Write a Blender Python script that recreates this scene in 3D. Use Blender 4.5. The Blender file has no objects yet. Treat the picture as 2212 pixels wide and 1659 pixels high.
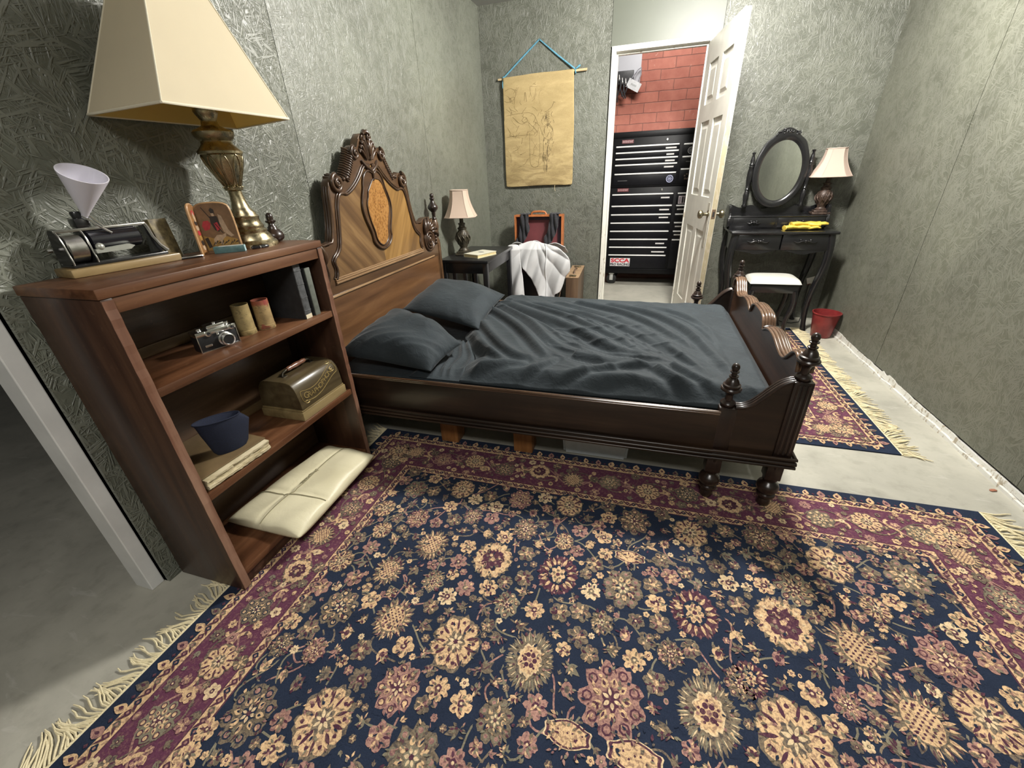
import bpy, bmesh, math, random
import numpy as np
from mathutils import Vector, Matrix
C = bpy.context.scene
COL = C.collection
PI = math.pi

# ------------------------------------------------------------------ camera
cam_d = bpy.data.cameras.new('camera')
cam_d.sensor_fit = 'HORIZONTAL'; cam_d.sensor_width = 36.0
cam_d.lens = 889.05 / 2212 * 36.0
cam_d.clip_start = 0.02; cam_d.clip_end = 60
cam = bpy.data.objects.new('camera', cam_d); COL.objects.link(cam)
RIGHT = (0.95898989, 0.28074679, -0.03898231)
UP = (-0.09461744, 0.4467294, 0.88965183)
FWD = (-0.26718144, 0.84947871, -0.45497252)
cam.matrix_world = Matrix(((RIGHT[0], UP[0], -FWD[0], 0), (RIGHT[1], UP[1], -FWD[1], 0),
                           (RIGHT[2], UP[2], -FWD[2], 1.25), (0, 0, 0, 1)))
C.camera = cam

# ------------------------------------------------------------------ world, exposure, lights
w = bpy.data.worlds.new('world'); C.world = w; w.use_nodes = True
w.node_tree.nodes['Background'].inputs[0].default_value = (0.55, 0.58, 0.62, 1)
w.node_tree.nodes['Background'].inputs[1].default_value = 0.03
C.view_settings.view_transform = 'Standard'; C.view_settings.look = 'None'
C.view_settings.gamma = 1.0; C.view_settings.use_curve_mapping = False
C.view_settings.exposure = 0.0

def area(name, loc, size, power, color, rot=(0, 0, 0)):
    l = bpy.data.lights.new(name, 'AREA'); l.shape = 'RECTANGLE'
    l.size, l.size_y = size; l.energy = power; l.color = color
    o = bpy.data.objects.new(name, l); COL.objects.link(o)
    o.location = loc; o.rotation_euler = rot
    return o
pl = bpy.data.lights.new('ceiling_bulb_light', 'POINT'); pl.energy = 300; pl.color = (1.0, 0.965, 0.915); pl.shadow_soft_size = 0.13
plo = bpy.data.objects.new('ceiling_bulb_light', pl); COL.objects.link(plo); plo.location = (0.38, 2.68, 2.30)
area('rear_fill_light', (0.15, -0.65, 2.395), (0.9, 0.5), 44, (1.0, 0.97, 0.925))  # added fill from behind the camera, no known lamp there
area('workshop_lamp_light', (0.1, 5.0, 2.85), (0.9, 0.15), 34, (1.0, 0.97, 0.93))

# ------------------------------------------------------------------ helpers
def srgb(r, g, b):
    f = lambda c: ((c / 255) / 12.92 if c / 255 <= 0.04045 else ((c / 255 + 0.055) / 1.055) ** 2.4)
    return (f(r), f(g), f(b), 1.0)

class NT:
    """tiny node builder"""
    def __init__(s, name):
        s.m = bpy.data.materials.new(name); s.m.use_nodes = True
        s.t = s.m.node_tree; s.b = s.t.nodes['Principled BSDF']
        s.co = s.t.nodes.new('ShaderNodeTexCoord').outputs['Object']
    def n(s, typ, **kw):
        nd = s.t.nodes.new(typ)
        for k, v in kw.items(): setattr(nd, k, v)
        return nd
    def link(s, a, b): s.t.links.new(a, b)
    def mapping(s, scale=(1, 1, 1), rot=(0, 0, 0), loc=(0, 0, 0), src=None):
        m = s.n('ShaderNodeMapping'); m.inputs['Scale'].default_value = scale
        m.inputs['Rotation'].default_value = rot; m.inputs['Location'].default_value = loc
        s.link(src or s.co, m.inputs['Vector']); return m.outputs[0]
    def noise(s, vec, scale, detail=3, rough=0.55, dist=0.0):
        nd = s.n('ShaderNodeTexNoise'); nd.inputs['Scale'].default_value = scale
        nd.inputs['Detail'].default_value = detail; nd.inputs['Roughness'].default_value = rough
        nd.inputs['Distortion'].default_value = dist
        s.link(vec, nd.inputs['Vector']); return nd.outputs['Fac']
    def ramp(s, fac, stops):
        r = s.n('ShaderNodeValToRGB'); e = r.color_ramp.elements
        while len(e) < len(stops): e.new(0.5)
        for el, (p, c) in zip(e, stops):
            el.position = p; el.color = c if len(c) == 4 else (*c, 1)
        s.link(fac, r.inputs[0]); return r.outputs[0]
    def math(s, op, a, b=None, clamp=False):
        m = s.n('ShaderNodeMath', operation=op, use_clamp=clamp)
        for i, v in enumerate((a, b)):
            if v is None: continue
            if isinstance(v, (int, float)): m.inputs[i].default_value = v
            else: s.link(v, m.inputs[i])
        return m.outputs[0]
    def mix(s, fac, a, b, typ='MIX'):
        m = s.n('ShaderNodeMix', data_type='RGBA', blend_type=typ)
        for i, v in ((0, fac), (6, a), (7, b)):
            if isinstance(v, (int, float)): m.inputs[i].default_value = v
            elif isinstance(v, tuple): m.inputs[i].default_value = v
            else: s.link(v, m.inputs[i])
        return m.outputs[2]
    def bump(s, h, strength=0.5, dist=0.002, prev=None):
        b = s.n('ShaderNodeBump'); b.inputs['Strength'].default_value = strength
        b.inputs['Distance'].default_value = dist; s.link(h, b.inputs['Height'])
        if prev is not None: s.link(prev, b.inputs['Normal'])
        s.link(b.outputs[0], s.b.inputs['Normal']); return b.outputs[0]
    def set(s, color=None, rough=None, metal=None, spec=None, coat=None, coat_r=None, trans=None, sheen=None):
        B = s.b.inputs
        if color is not None:
            if isinstance(color, tuple): B['Base Color'].default_value = color
            else: s.link(color, B['Base Color'])
        if rough is not None:
            if isinstance(rough, (int, float)): B['Roughness'].default_value = rough
            else: s.link(rough, B['Roughness'])
        if metal is not None: B['Metallic'].default_value = metal
        if spec is not None: B['Specular IOR Level'].default_value = spec
        if coat is not None: B['Coat Weight'].default_value = coat
        if coat_r is not None: B['Coat Roughness'].default_value = coat_r
        if trans is not None: B['Transmission Weight'].default_value = trans
        if sheen is not None: B['Sheen Weight'].default_value = sheen
        return s.m

def plain(name, col, rough=0.5, metal=0.0, var=0.12, scale=30, bump=0.0, spec=None, coat=None, sheen=None, bscale=None):
    t = NT(name); f = t.noise(t.co, scale, 4)
    a = tuple(c * (1 - var) for c in col[:3]) + (1,); b = tuple(min(1, c * (1 + var)) for c in col[:3]) + (1,)
    t.set(t.ramp(f, [(0.3, a), (0.7, b)]), rough, metal, spec, coat, 0.1 if coat else None, None, sheen)
    if bump: t.bump(t.noise(t.co, bscale or scale * 6, 3), bump, 0.001)
    return t.m

def wood(name, dark, mid, light, axis='y', scale=1.0, rough=0.35, coat=0.3, rot=(0, 0, 0), stretch=14, bump=0.06, streak=5):
    """stretched-noise timber, grain along the given axis"""
    t = NT(name)
    k = {'x': (1, stretch, stretch), 'y': (stretch, 1, stretch), 'z': (stretch, stretch, 1)}[axis]
    src = t.mapping((1, 1, 1), rot) if any(rot) else t.co
    v = t.mapping(tuple(q * scale for q in k), src=src)
    g = t.noise(v, 2.2, 8, 0.62, 0.6)
    v2 = t.mapping(tuple(q * scale * 0.35 for q in k), src=src)
    g2 = t.noise(v2, streak * 0.6, 3, 0.5, 0.3)
    f = t.math('ADD', t.math('MULTIPLY', g, 0.6), t.math('MULTIPLY', g2, 0.4))
    c = t.ramp(f, [(0.34, dark), (0.5, mid), (0.64, light)])
    t.set(c, rough, coat=coat, coat_r=0.18)
    if bump: t.bump(g, bump, 0.001)
    return t.m

class MB:
    """collects primitives, then becomes ONE mesh object"""
    def __init__(s): s.bm = bmesh.new(); s.mi = 0
    def _face(s, vs):
        try:
            f = s.bm.faces.new(vs); f.material_index = s.mi; return f
        except ValueError: return None
    def box(s, a, b, bev=0.0, seg=2, mat=None):
        x0, y0, z0 = a; x1, y1, z1 = b
        P = [(x0, y0, z0), (x1, y0, z0), (x1, y1, z0), (x0, y1, z0), (x0, y0, z1), (x1, y0, z1), (x1, y1, z1), (x0, y1, z1)]
        vs = [s.bm.verts.new(Vector(p) if mat is None else mat @ Vector(p)) for p in P]
        fs = [s._face([vs[i] for i in q]) for q in ((3, 2, 1, 0), (4, 5, 6, 7), (0, 1, 5, 4), (1, 2, 6, 5), (2, 3, 7, 6), (3, 0, 4, 7))]
        if bev:
            es = list({e for f in fs if f for e in f.edges})
            r = bmesh.ops.bevel(s.bm, geom=es, offset=bev, segments=seg, affect='EDGES', profile=0.5)
            for f in r['faces']: f.material_index = s.mi
        return s
    def lathe(s, prof, c=(0, 0, 0), seg=24, mat=None, sy=1.0, cap=True):
        """prof: (r, z) list, revolved about z through c"""
        M = mat or Matrix.Identity(4); rings = []
        for r, z in prof:
            if r < 1e-5: rings.append([s.bm.verts.new(M @ Vector((c[0], c[1], c[2] + z)))])
            else: rings.append([s.bm.verts.new(M @ Vector((c[0] + r * math.cos(2 * PI * k / seg), c[1] + sy * r * math.sin(2 * PI * k / seg), c[2] + z))) for k in range(seg)])
        for A, B in zip(rings, rings[1:]):
            for k in range(seg):
                k2 = (k + 1) % seg
                if len(A) == 1 and len(B) == 1: continue
                if len(A) == 1: s._face([A[0], B[k2], B[k]])
                elif len(B) == 1: s._face([A[k], A[k2], B[0]])
                else: s._face([A[k], A[k2], B[k2], B[k]])
        if cap:
            if len(rings[0]) > 1: s._face(rings[0][::-1])
            if len(rings[-1]) > 1: s._face(rings[-1])
        return s
    def tube(s, pts, r, seg=8, closed=False, cap=True, flat=1.0):
        P = [Vector(p) for p in pts]; n = len(P); rings = []
        up = Vector((0.13, 0.21, 0.97)).normalized(); prevN = None
        for i in range(n):
            if closed: t = P[(i + 1) % n] - P[i - 1]
            else: t = P[min(i + 1, n - 1)] - P[max(i - 1, 0)]
            if t.length < 1e-9: t = Vector((0, 0, 1))
            t.normalize()
            N = (prevN if prevN is not None else up.cross(t)); N = N - t * N.dot(t)
            if N.length < 1e-6: N = t.orthogonal()
            N.normalize(); prevN = N; B = t.cross(N)
            rr = r[i] if isinstance(r, (list, tuple)) else r
            rings.append([s.bm.verts.new(P[i] + N * (rr * math.cos(2 * PI * k / seg)) + B * (rr * flat * math.sin(2 * PI * k / seg))) for k in range(seg)])
        pairs = list(zip(rings, rings[1:])) + ([(rings[-1], rings[0])] if closed else [])
        for A, B in pairs:
            for k in range(seg): s._face([A[k], A[(k + 1) % seg], B[(k + 1) % seg], B[k]])
        if cap and not closed:
            s._face(rings[0][::-1]); s._face(rings[-1])
        return s
    def prism(s, poly, plane, d0, d1, bev=0.0):
        """poly: 2d outline; plane 'yz','xz','xy' extruded from d0 to d1 along the other axis"""
        def P(a, b, d): return {'yz': (d, a, b), 'xz': (a, d, b), 'xy': (a, b, d)}[plane]
        A = [s.bm.verts.new(P(a, b, d0)) for a, b in poly]; B = [s.bm.verts.new(P(a, b, d1)) for a, b in poly]
        n = len(poly); f1 = s._face(A); f2 = s._face(B); fs = [f1, f2]
        for i in range(n): fs.append(s._face([A[i], A[(i + 1) % n], B[(i + 1) % n], B[i]]))
        if bev:
            es = [e for f in (f1, f2) for e in f.edges]
            r = bmesh.ops.bevel(s.bm, geom=list(set(es)), offset=bev, segments=2, affect='EDGES', profile=0.5)
            for f in r['faces']: f.material_index = s.mi
        return s
    def ball(s, c, r, sc=(1, 1, 1), seg=16, mat=None):
        n = seg // 2
        prof = [(math.sin(PI * i / n) * r, -math.cos(PI * i / n) * r) for i in range(n + 1)]
        prof[0] = (0, -r); prof[-1] = (0, r)
        M = Matrix.Translation(c) @ (mat or Matrix.Identity(4)) @ Matrix.Diagonal((*sc, 1))
        return s.lathe(prof, (0, 0, 0), seg, M, cap=False)
    def grid(s, fn, nu, nv, keep=None):
        V = {}
        def g(i, j):
            if (i, j) not in V: V[i, j] = s.bm.verts.new(fn(i / nu, j / nv))
            return V[i, j]
        for i in range(nu):
            for j in range(nv):
                if keep and not keep((i + .5) / nu, (j + .5) / nv): continue
                s._face([g(i, j), g(i + 1, j), g(i + 1, j + 1), g(i, j + 1)])
        return s
    def xform(s, M): bmesh.ops.transform(s.bm, matrix=M, verts=s.bm.verts); return s

def world_off(o):
    v = Vector((0, 0, 0))
    while o is not None: v += o.location; o = o.parent
    return v

def part(name, mb, mats, parent=None, local=False, smooth=35, label=None, recalc=True):
    """one mesh object; unless local, its vertices are given in room coordinates"""
    if recalc: bmesh.ops.recalc_face_normals(mb.bm, faces=mb.bm.faces)
    if parent is not None and not local:
        bmesh.ops.translate(mb.bm, vec=-world_off(parent), verts=mb.bm.verts)
    me = bpy.data.meshes.new(name); mb.bm.to_mesh(me); mb.bm.free()
    o = bpy.data.objects.new(name, me); COL.objects.link(o)
    for m in (mats if isinstance(mats, (list, tuple)) else [mats]): me.materials.append(m)
    if smooth:
        me.polygons.foreach_set('use_smooth', [True] * len(me.polygons))
        if smooth < 180: me.set_sharp_from_angle(angle=math.radians(smooth))
    if parent is not None: o.parent = parent
    if label: o['label'] = label
    return o

def thing(name, label, cat, loc=(0, 0, 0), rz=0.0, group=None):
    o = bpy.data.objects.new(name, None); COL.objects.link(o)
    o.empty_display_size = 0.05
    o.location = loc; o.rotation_euler = (0, 0, rz); o['label'] = label; o['category'] = cat
    if group: o['group'] = group
    return o
def tag(o, label, cat, group=None, kind=None):
    o['label'] = label; o['category'] = cat
    if group: o['group'] = group
    if kind: o['kind'] = kind
    return o
def struct(name, mb, mats, smooth=0, label=None):
    o = part(name, mb, mats, None, smooth=smooth); o['kind'] = 'structure'
    if label: o['label'] = label
    return o
def copy_tree(o, parent=None):
    c = o.copy(); COL.objects.link(c); c.parent = parent
    for ch in list(o.children): copy_tree(ch, c)
    return c

def in_poly(x, y, P):
    r = False; j = len(P) - 1
    for i in range(len(P)):
        (xi, yi), (xj, yj) = P[i], P[j]
        if (yi > y) != (yj > y) and x < (xj - xi) * (y - yi) / (yj - yi) + xi: r = not r
        j = i
    return r
def smooth_poly(P, it=2, closed=True):
    """Chaikin corner cutting"""
    for _ in range(it):
        Q = []; n = len(P); rng = range(n) if closed else range(n - 1)
        if not closed: Q.append(P[0])
        for i in rng:
            a, b = P[i], P[(i + 1) % n]
            Q.append(tuple(0.75 * p + 0.25 * q for p, q in zip(a, b))); Q.append(tuple(0.25 * p + 0.75 * q for p, q in zip(a, b)))
        if not closed: Q.append(P[-1])
        P = Q
    return P
_rs = np.random.RandomState(7)
_waves = [(_rs.uniform(-1, 1, 2), _rs.uniform(0, 2 * PI)) for _ in range(48)]
def wob(x, y, f, k0=0, n=8):
    """smooth pseudo-noise, works on numbers and arrays"""
    v = 0
    for (d, p) in _waves[k0:k0 + n]: v = v + np.sin(f * (d[0] * x + d[1] * y) * 2 + p)
    return v / n ** 0.5
def dome(mb, outline, yfun, thick, step, plane='xz'):
    """cloth sheet clipped to an outline; yfun(a,b) gives its depth"""
    xs = [p[0] for p in outline]; zs = [p[1] for p in outline]
    x0, x1, z0, z1 = min(xs), max(xs), min(zs), max(zs)
    nu = max(2, int((x1 - x0) / step)); nv = max(2, int((z1 - z0) / step))
    def fn(u, v, off=0.0):
        a, b = x0 + (x1 - x0) * u, z0 + (z1 - z0) * v
        d = yfun(a, b) + off
        return (a, d, b) if plane == 'xz' else (d, a, b)
    keep = lambda u, v: in_poly(x0 + (x1 - x0) * u, z0 + (z1 - z0) * v, outline)
    old = set(mb.bm.verts); mb.grid(fn, nu, nv, keep)
    ia, ib = (0, 2) if plane == 'xz' else (1, 2)
    for vt in [q for q in mb.bm.verts if q not in old and any(len(e.link_faces) == 1 for e in q.link_edges)]:
        a, b = vt.co[ia], vt.co[ib]; best = None                       # draw the ragged rim out to the true outline
        for (ax, az), (bx, bz) in zip(outline, outline[1:] + outline[:1]):
            l2 = (bx - ax) ** 2 + (bz - az) ** 2 + 1e-12; t = min(1, max(0, ((a - ax) * (bx - ax) + (b - az) * (bz - az)) / l2))
            px, pz = ax + t * (bx - ax), az + t * (bz - az); d = (px - a) ** 2 + (pz - b) ** 2
            if best is None or d < best[0]: best = (d, px, pz)
        vt.co[ia], vt.co[ib] = best[1], best[2]; vt.co[1 if plane == 'xz' else 0] = yfun(best[1], best[2])
    return mb
def solidify(o, t, off=0):
    m = o.modifiers.new('thickness', 'SOLIDIFY'); m.thickness = t; m.offset = off; return o

_txt = {}
def text_mb(s, size, M, mb, depth=0.0004, bold=0.0):
    """lettering as mesh faces; M places it (text lies in local xy)"""
    cu = bpy.data.curves.new('lettering', 'FONT'); cu.body = s; cu.size = size
    cu.align_x = 'CENTER'; cu.align_y = 'CENTER'; cu.extrude = depth; cu.resolution_u = 3; cu.offset = bold
    ob = bpy.data.objects.new('lettering', cu); COL.objects.link(ob)
    dg = bpy.context.evaluated_depsgraph_get(); dg.update()
    me = ob.evaluated_get(dg).to_mesh()
    vs = [mb.bm.verts.new(M @ v.co) for v in me.vertices]
    for p in me.polygons: mb._face([vs[i] for i in p.vertices])
    ob.evaluated_get(dg).to_mesh_clear()
    bpy.data.objects.remove(ob); bpy.data.curves.remove(cu)
    return mb
def frame(o, ax, ay):
    """4x4 with origin o, x axis ax, y axis ay"""
    ax = Vector(ax).normalized(); az = ax.cross(Vector(ay)).normalized(); ay = az.cross(ax)
    return Matrix(((ax.x, ay.x, az.x, o[0]), (ax.y, ay.y, az.y, o[1]), (ax.z, ay.z, az.z, o[2]), (0, 0, 0, 1)))

# ------------------------------------------------------------------ materials of the room
def osb(name, axes, col, bstr, bdist, flake=1.0, rough=0.34, var=0.25, spec=0.5):
    """painted strand board: flakes lying at several angles under satin paint"""
    t = NT(name)
    rots = [0.35, 1.35, 2.2, 2.85, 0.9, 1.75]
    ridx = {'yz': 0, 'xz': 1, 'xy': 2}[axes]
    h = None
    for i, a in enumerate(rots):
        r = [0, 0, 0]; r[ridx] = a
        v = t.mapping((1, 1, 1), tuple(r), (i * 3.1, i * 1.7, i * 2.3))
        sc = {'yz': (10, 11, 150), 'xz': (11, 10, 150), 'xy': (11, 150, 10)}[axes]
        v = t.mapping(tuple(q * flake for q in sc), src=v)
        nz = t.noise(v, 1.0, 1.5, 0.5, 0.0)
        ridge = t.ramp(nz, [(0.50, (0, 0, 0)), (0.62, (1, 1, 1))])
        msk = t.ramp(t.noise(t.mapping((1, 1, 1), loc=(i * 5.3, i * 2.9, i * 7.7)), 15 * flake, 1), [(0.46, (0, 0, 0)), (0.54, (1, 1, 1))])
        g = t.math('MULTIPLY', ridge, msk)
        h = g if h is None else t.math('MAXIMUM', h, g)
    big = t.noise(t.co, 1.3, 3)
    grain = t.noise(t.co, 120, 2)
    hh = t.math('ADD', h, t.math('MULTIPLY', grain, 0.25))
    a = tuple(c * (1 - var) for c in col[:3]) + (1,); b = tuple(c * (1 + var) for c in col[:3]) + (1,)
    c = t.ramp(big, [(0.3, a), (0.7, b)])
    c = t.mix(0.10, c, t.ramp(h, [(0, (0.0, 0.0, 0.0)), (1, (0.5, 0.5, 0.45))]))
    t.set(c, rough, spec=spec)
    t.bump(hh, bstr, bdist)
    return t.m
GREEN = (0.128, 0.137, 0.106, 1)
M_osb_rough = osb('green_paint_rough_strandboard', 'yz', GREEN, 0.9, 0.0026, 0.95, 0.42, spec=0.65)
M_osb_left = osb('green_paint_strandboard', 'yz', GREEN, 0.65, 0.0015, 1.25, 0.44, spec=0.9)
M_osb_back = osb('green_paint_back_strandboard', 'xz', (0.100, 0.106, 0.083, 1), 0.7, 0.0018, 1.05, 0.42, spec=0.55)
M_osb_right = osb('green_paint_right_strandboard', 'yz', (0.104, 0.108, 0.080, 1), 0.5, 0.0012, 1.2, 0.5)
M_smooth_green = plain('green_paint_smooth_board', (0.098, 0.107, 0.083, 1), 0.45, var=0.06, scale=4, bump=0.05, bscale=40)
M_ceiling = plain('grey_ceiling', (0.34, 0.34, 0.32, 1), 0.7, var=0.06, scale=4)
M_dark = plain('dark_gap', (0.012, 0.013, 0.012, 1), 0.8)

def concrete():
    t = NT('pale_concrete_floor')
    a = t.noise(t.co, 2.2, 6, 0.6, 0.4); b = t.noise(t.co, 14, 5, 0.65); c = t.noise(t.co, 90, 3)
    base = t.ramp(a, [(0.32, (0.33, 0.32, 0.27)), (0.55, (0.43, 0.415, 0.35)), (0.75, (0.50, 0.485, 0.41))])
    sp = t.ramp(b, [(0.30, (0.62, 0.62, 0.60)), (0.5, (1, 1, 1))])
    col = t.mix(0.45, base, sp, 'MULTIPLY')
    streak = t.ramp(t.noise(t.mapping((2, 9, 1), (0, 0, 0.6)), 3, 4, 0.6, 0.8), [(0.62, (0, 0, 0)), (0.72, (1, 1, 1))])
    col = t.mix(t.math('MULTIPLY', streak, 0.25), col, (0.66, 0.65, 0.60, 1))
    t.set(col, t.ramp(b, [(0.3, (0.42,) * 3), (0.7, (0.62,) * 3)]))
    t.bump(t.math('ADD', b, t.math('MULTIPLY', c, 0.4)), 0.12, 0.002)
    return t.m
M_floor = concrete()
def white_paint(name, chip=0.0, col=(0.74, 0.73, 0.66, 1)):
    t = NT(name)
    g = t.noise(t.mapping((40, 40, 3)), 1.5, 5, 0.6)
    c = t.ramp(t.noise(t.co, 9, 5), [(0.3, tuple(q * 0.86 for q in col[:3])), (0.7, col[:3])])
    if chip:
        m = t.ramp(t.noise(t.mapping((8, 8, 3)), 5, 6, 0.7), [(0.60 - 0.1 * chip, (0, 0, 0)), (0.66 - 0.1 * chip, (1, 1, 1))])
        c = t.mix(m, c, (0.36, 0.31, 0.23, 1))
    t.set(c, 0.42); t.bump(g, 0.12, 0.001)
    return t.m
M_white = white_paint('white_gloss_paint')
M_white_worn = white_paint('worn_white_paint', 0.12)
M_door_edge = white_paint('weathered_door_edge', 0.9, (0.33, 0.285, 0.185, 1))

# ------------------------------------------------------------------ the setting
XR = 1.5435; YB = 4.135; ZC = 2.472
def xl(y): return -1.500 + (y - 0.55) * 0.0125          # the left wall runs very slightly askew
mb = MB(); mb.box((-7, -3.0, -0.08), (4, 7.0, 0.0)); struct('floor', mb, M_floor)
mb = MB(); mb.box((-1.75, -1.5, ZC), (XR + 0.12, YB + 0.14, ZC + 0.08)); struct('ceiling', mb, M_ceiling)
def board_left(mb, y0, y1, z0=0.0, z1=ZC, t=0.03, lift=0.0):
    A = [(xl(y0) + lift, y0), (xl(y1) + lift, y1), (xl(y1) - t, y1), (xl(y0) - t, y0)]
    mb.prism(A, 'xy', z0, z1)
mb = MB()
mb.mi = 0; board_left(mb, 0.592, 1.747)
mb.mi = 1; board_left(mb, 1.751, 2.968, lift=-0.001)
board_left(mb, 2.970, YB + 0.02, lift=-0.0005)
mb.mi = 2; mb.prism([(xl(0.592) - 0.012, 0.592), (xl(YB) - 0.012, YB), (-1.60, YB), (-1.60, 0.592)], 'xy', 0, ZC)
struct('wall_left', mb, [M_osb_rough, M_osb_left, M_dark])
# the white end post of the left wall, beside the opening
mb = MB(); mb.box((-1.602, 0.548, 0.0), (-1.522, 0.590, ZC), 0.003); struct('trim_1', mb, white_paint('dull_white_paint', 0.0, (0.78, 0.78, 0.76, 1)))
# the opening's far side and the wall behind the camera
mb = MB(); mb.box((-1.62, -1.5, 0), (-1.50, -0.62, ZC)); struct('wall_left_near', mb, M_osb_left)
mb = MB(); mb.box((-1.62, -1.62, 0), (XR + 0.1, -1.5, ZC)); struct('wall_front', mb, M_osb_back)
mb = MB(); mb.box((-7, 3.4, 0), (-1.75, 3.5, 3.2)); struct('wall_hall', mb, M_smooth_green)
# back wall with the doorway
DX0, DX1, DZ = -0.322, 0.352, 2.066                     # clear opening
mb = MB()
mb.mi = 0
mb.box((-1.60, YB, 0), (-0.368, YB + 0.03, ZC)); mb.box((0.432, YB, 0), (XR + 0.1, YB + 0.03, ZC))
mb.mi = 1; mb.box((-0.3655, YB - 0.001, DZ + 0.034), (0.4295, YB + 0.03, ZC)); mb.box((0.389, YB, 0), (0.4315, YB + 0.03, DZ + 0.034))
mb.mi = 2; mb.box((-0.40, YB + 0.012, DZ + 0.034), (0.47, YB + 0.034, ZC))
mb.mi = 1; mb.box((-1.60, YB + 0.034, 0), (-0.358, YB + 0.12, ZC)); mb.box((0.39, YB + 0.034, 0), (XR + 0.1, YB + 0.12, ZC)); mb.box((-0.358, YB + 0.036, DZ + 0.034), (0.39, YB + 0.12, ZC))
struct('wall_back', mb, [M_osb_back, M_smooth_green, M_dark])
mb = MB()
mb.box((DX0 - 0.036, YB - 0.014, 0), (DX0, YB + 0.125, DZ + 0.036), 0.003)
mb.box((DX1, YB - 0.014, 0), (DX1 + 0.036, YB + 0.125, DZ + 0.036), 0.003)
mb.box((DX0, YB - 0.014, DZ), (DX1, YB + 0.125, DZ + 0.036), 0.003)
mb.box((DX0, YB + 0.05, 0), (DX0 + 0.012, YB + 0.09, DZ)); mb.box((DX1 - 0.012, YB + 0.05, 0), (DX1, YB + 0.09, DZ)); mb.box((DX0 + 0.012, YB + 0.05, DZ - 0.012), (DX1 - 0.012, YB + 0.09, DZ))
struct('trim_2', mb, M_white_worn)
# right wall, two boards with a split between
mb = MB()
random.seed(5)
def seam(y, amp): return [(y + amp * (0.5 * math.sin(z * 2.1 + y) + 0.25 * math.sin(z * 9.7) + 0.15 * math.sin(z * 23)), z) for z in np.linspace(0.05, ZC, 40)]
s1 = seam(3.01, 0.006)
mb.mi = 0
mb.prism([(YB + 0.1, 0.05), (YB + 0.1, ZC)] + [(y + 0.0016, z) for y, z in s1[::-1]], 'yz', XR, XR + 0.03)
s2 = seam(1.79, 0.004)
mb.prism([(y - 0.0016, z) for y, z in s1] + [(y + 0.0014, z) for y, z in s2[::-1]], 'yz', XR + 0.0005, XR + 0.03)
mb.prism([(y - 0.0014, z) for y, z in s2] + [(-1.5, ZC), (-1.5, 0.05)], 'yz', XR, XR + 0.03)
mb.mi = 1; mb.box((XR + 0.008, -1.5, 0.0), (XR + 0.1, YB + 0.1, ZC))
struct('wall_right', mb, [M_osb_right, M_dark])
# ragged white strip of old paint and board at the foot of the right wall
mb = MB(); random.seed(11)
ys = np.linspace(-0.9, 4.05, 150); top = []; z = 0.04
for y in ys:
    if random.random() < 0.22: z = 0.036 + 0.022 * random.random()
    top.append((y, z + 0.003 * random.random()))
mb.prism([(ys[0], 0.016)] + top + [(ys[-1], 0.016)], 'yz', XR - 0.003, XR + 0.008)
bt = [(y, 0.014 + 0.003 * math.sin(y * 17) + 0.005 * random.random()) for y in ys]
mb.prism([(ys[0], 0.0)] + bt + [(ys[-1], 0.0)], 'yz', XR - 0.014, XR + 0.008)
struct('baseboard_right', mb, white_paint('peeling_white_paint', 0.5, (0.72, 0.71, 0.66, 1)))
# workshop beyond the doorway: floor continues, brick wall
def brick():
    t = NT('painted_red_block_wall')
    v = t.mapping((1, 1, 1), (PI / 2, 0, 0), (0.10, 0.02, 0))
    b = t.n('ShaderNodeTexBrick'); b.offset = 0.5; b.inputs['Scale'].default_value = 1.0
    b.inputs['Mortar Size'].default_value = 0.0045; b.inputs['Mortar Smooth'].default_value = 0.6
    b.inputs['Brick Width'].default_value = 0.293; b.inputs['Row Height'].default_value = 0.0985
    b.inputs['Color1'].default_value = (0.31, 0.078, 0.048, 1); b.inputs['Color2'].default_value = (0.41, 0.118, 0.075, 1)
    b.inputs['Mortar'].default_value = (0.13, 0.05, 0.04, 1)
    wn = t.n('ShaderNodeTexNoise'); wn.inputs['Scale'].default_value = 7; wn.inputs['Detail'].default_value = 3; t.link(v, wn.inputs['Vector'])
    va = t.n('ShaderNodeVectorMath', operation='SCALE'); va.inputs['Scale'].default_value = 0.016; t.link(wn.outputs['Color'], va.inputs[0])
    vb = t.n('ShaderNodeVectorMath', operation='ADD'); t.link(v, vb.inputs[0]); t.link(va.outputs[0], vb.inputs[1])
    t.link(vb.outputs[0], b.inputs['Vector'])
    n = t.noise(t.co, 9, 5, 0.6)
    chips = t.ramp(t.noise(t.co, 16, 6, 0.72), [(0.64, (0, 0, 0)), (0.70, (1, 1, 1))])
    c = t.mix(0.22, b.outputs['Color'], t.ramp(n, [(0.3, (0.30, 0.12, 0.09)), (0.7, (0.72, 0.34, 0.25))]))
    c = t.mix(t.math('MULTIPLY', chips, 0.45), c, (0.62, 0.42, 0.34, 1))
    t.set(c, 0.6)
    t.bump(t.math('ADD', t.math('MULTIPLY', b.outputs['Fac'], -1.0), t.math('MULTIPLY', n, 0.25)), 0.6, 0.006)
    return t.m
mb = MB(); mb.box((-3.0, 5.78, 0), (3.0, 5.9, 3.2)); struct('wall_workshop', mb, brick())
mb = MB(); mb.box((-3.0, 4.3, 3.1), (3.0, 5.9, 3.18)); struct('ceiling_workshop', mb, M_ceiling)
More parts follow.
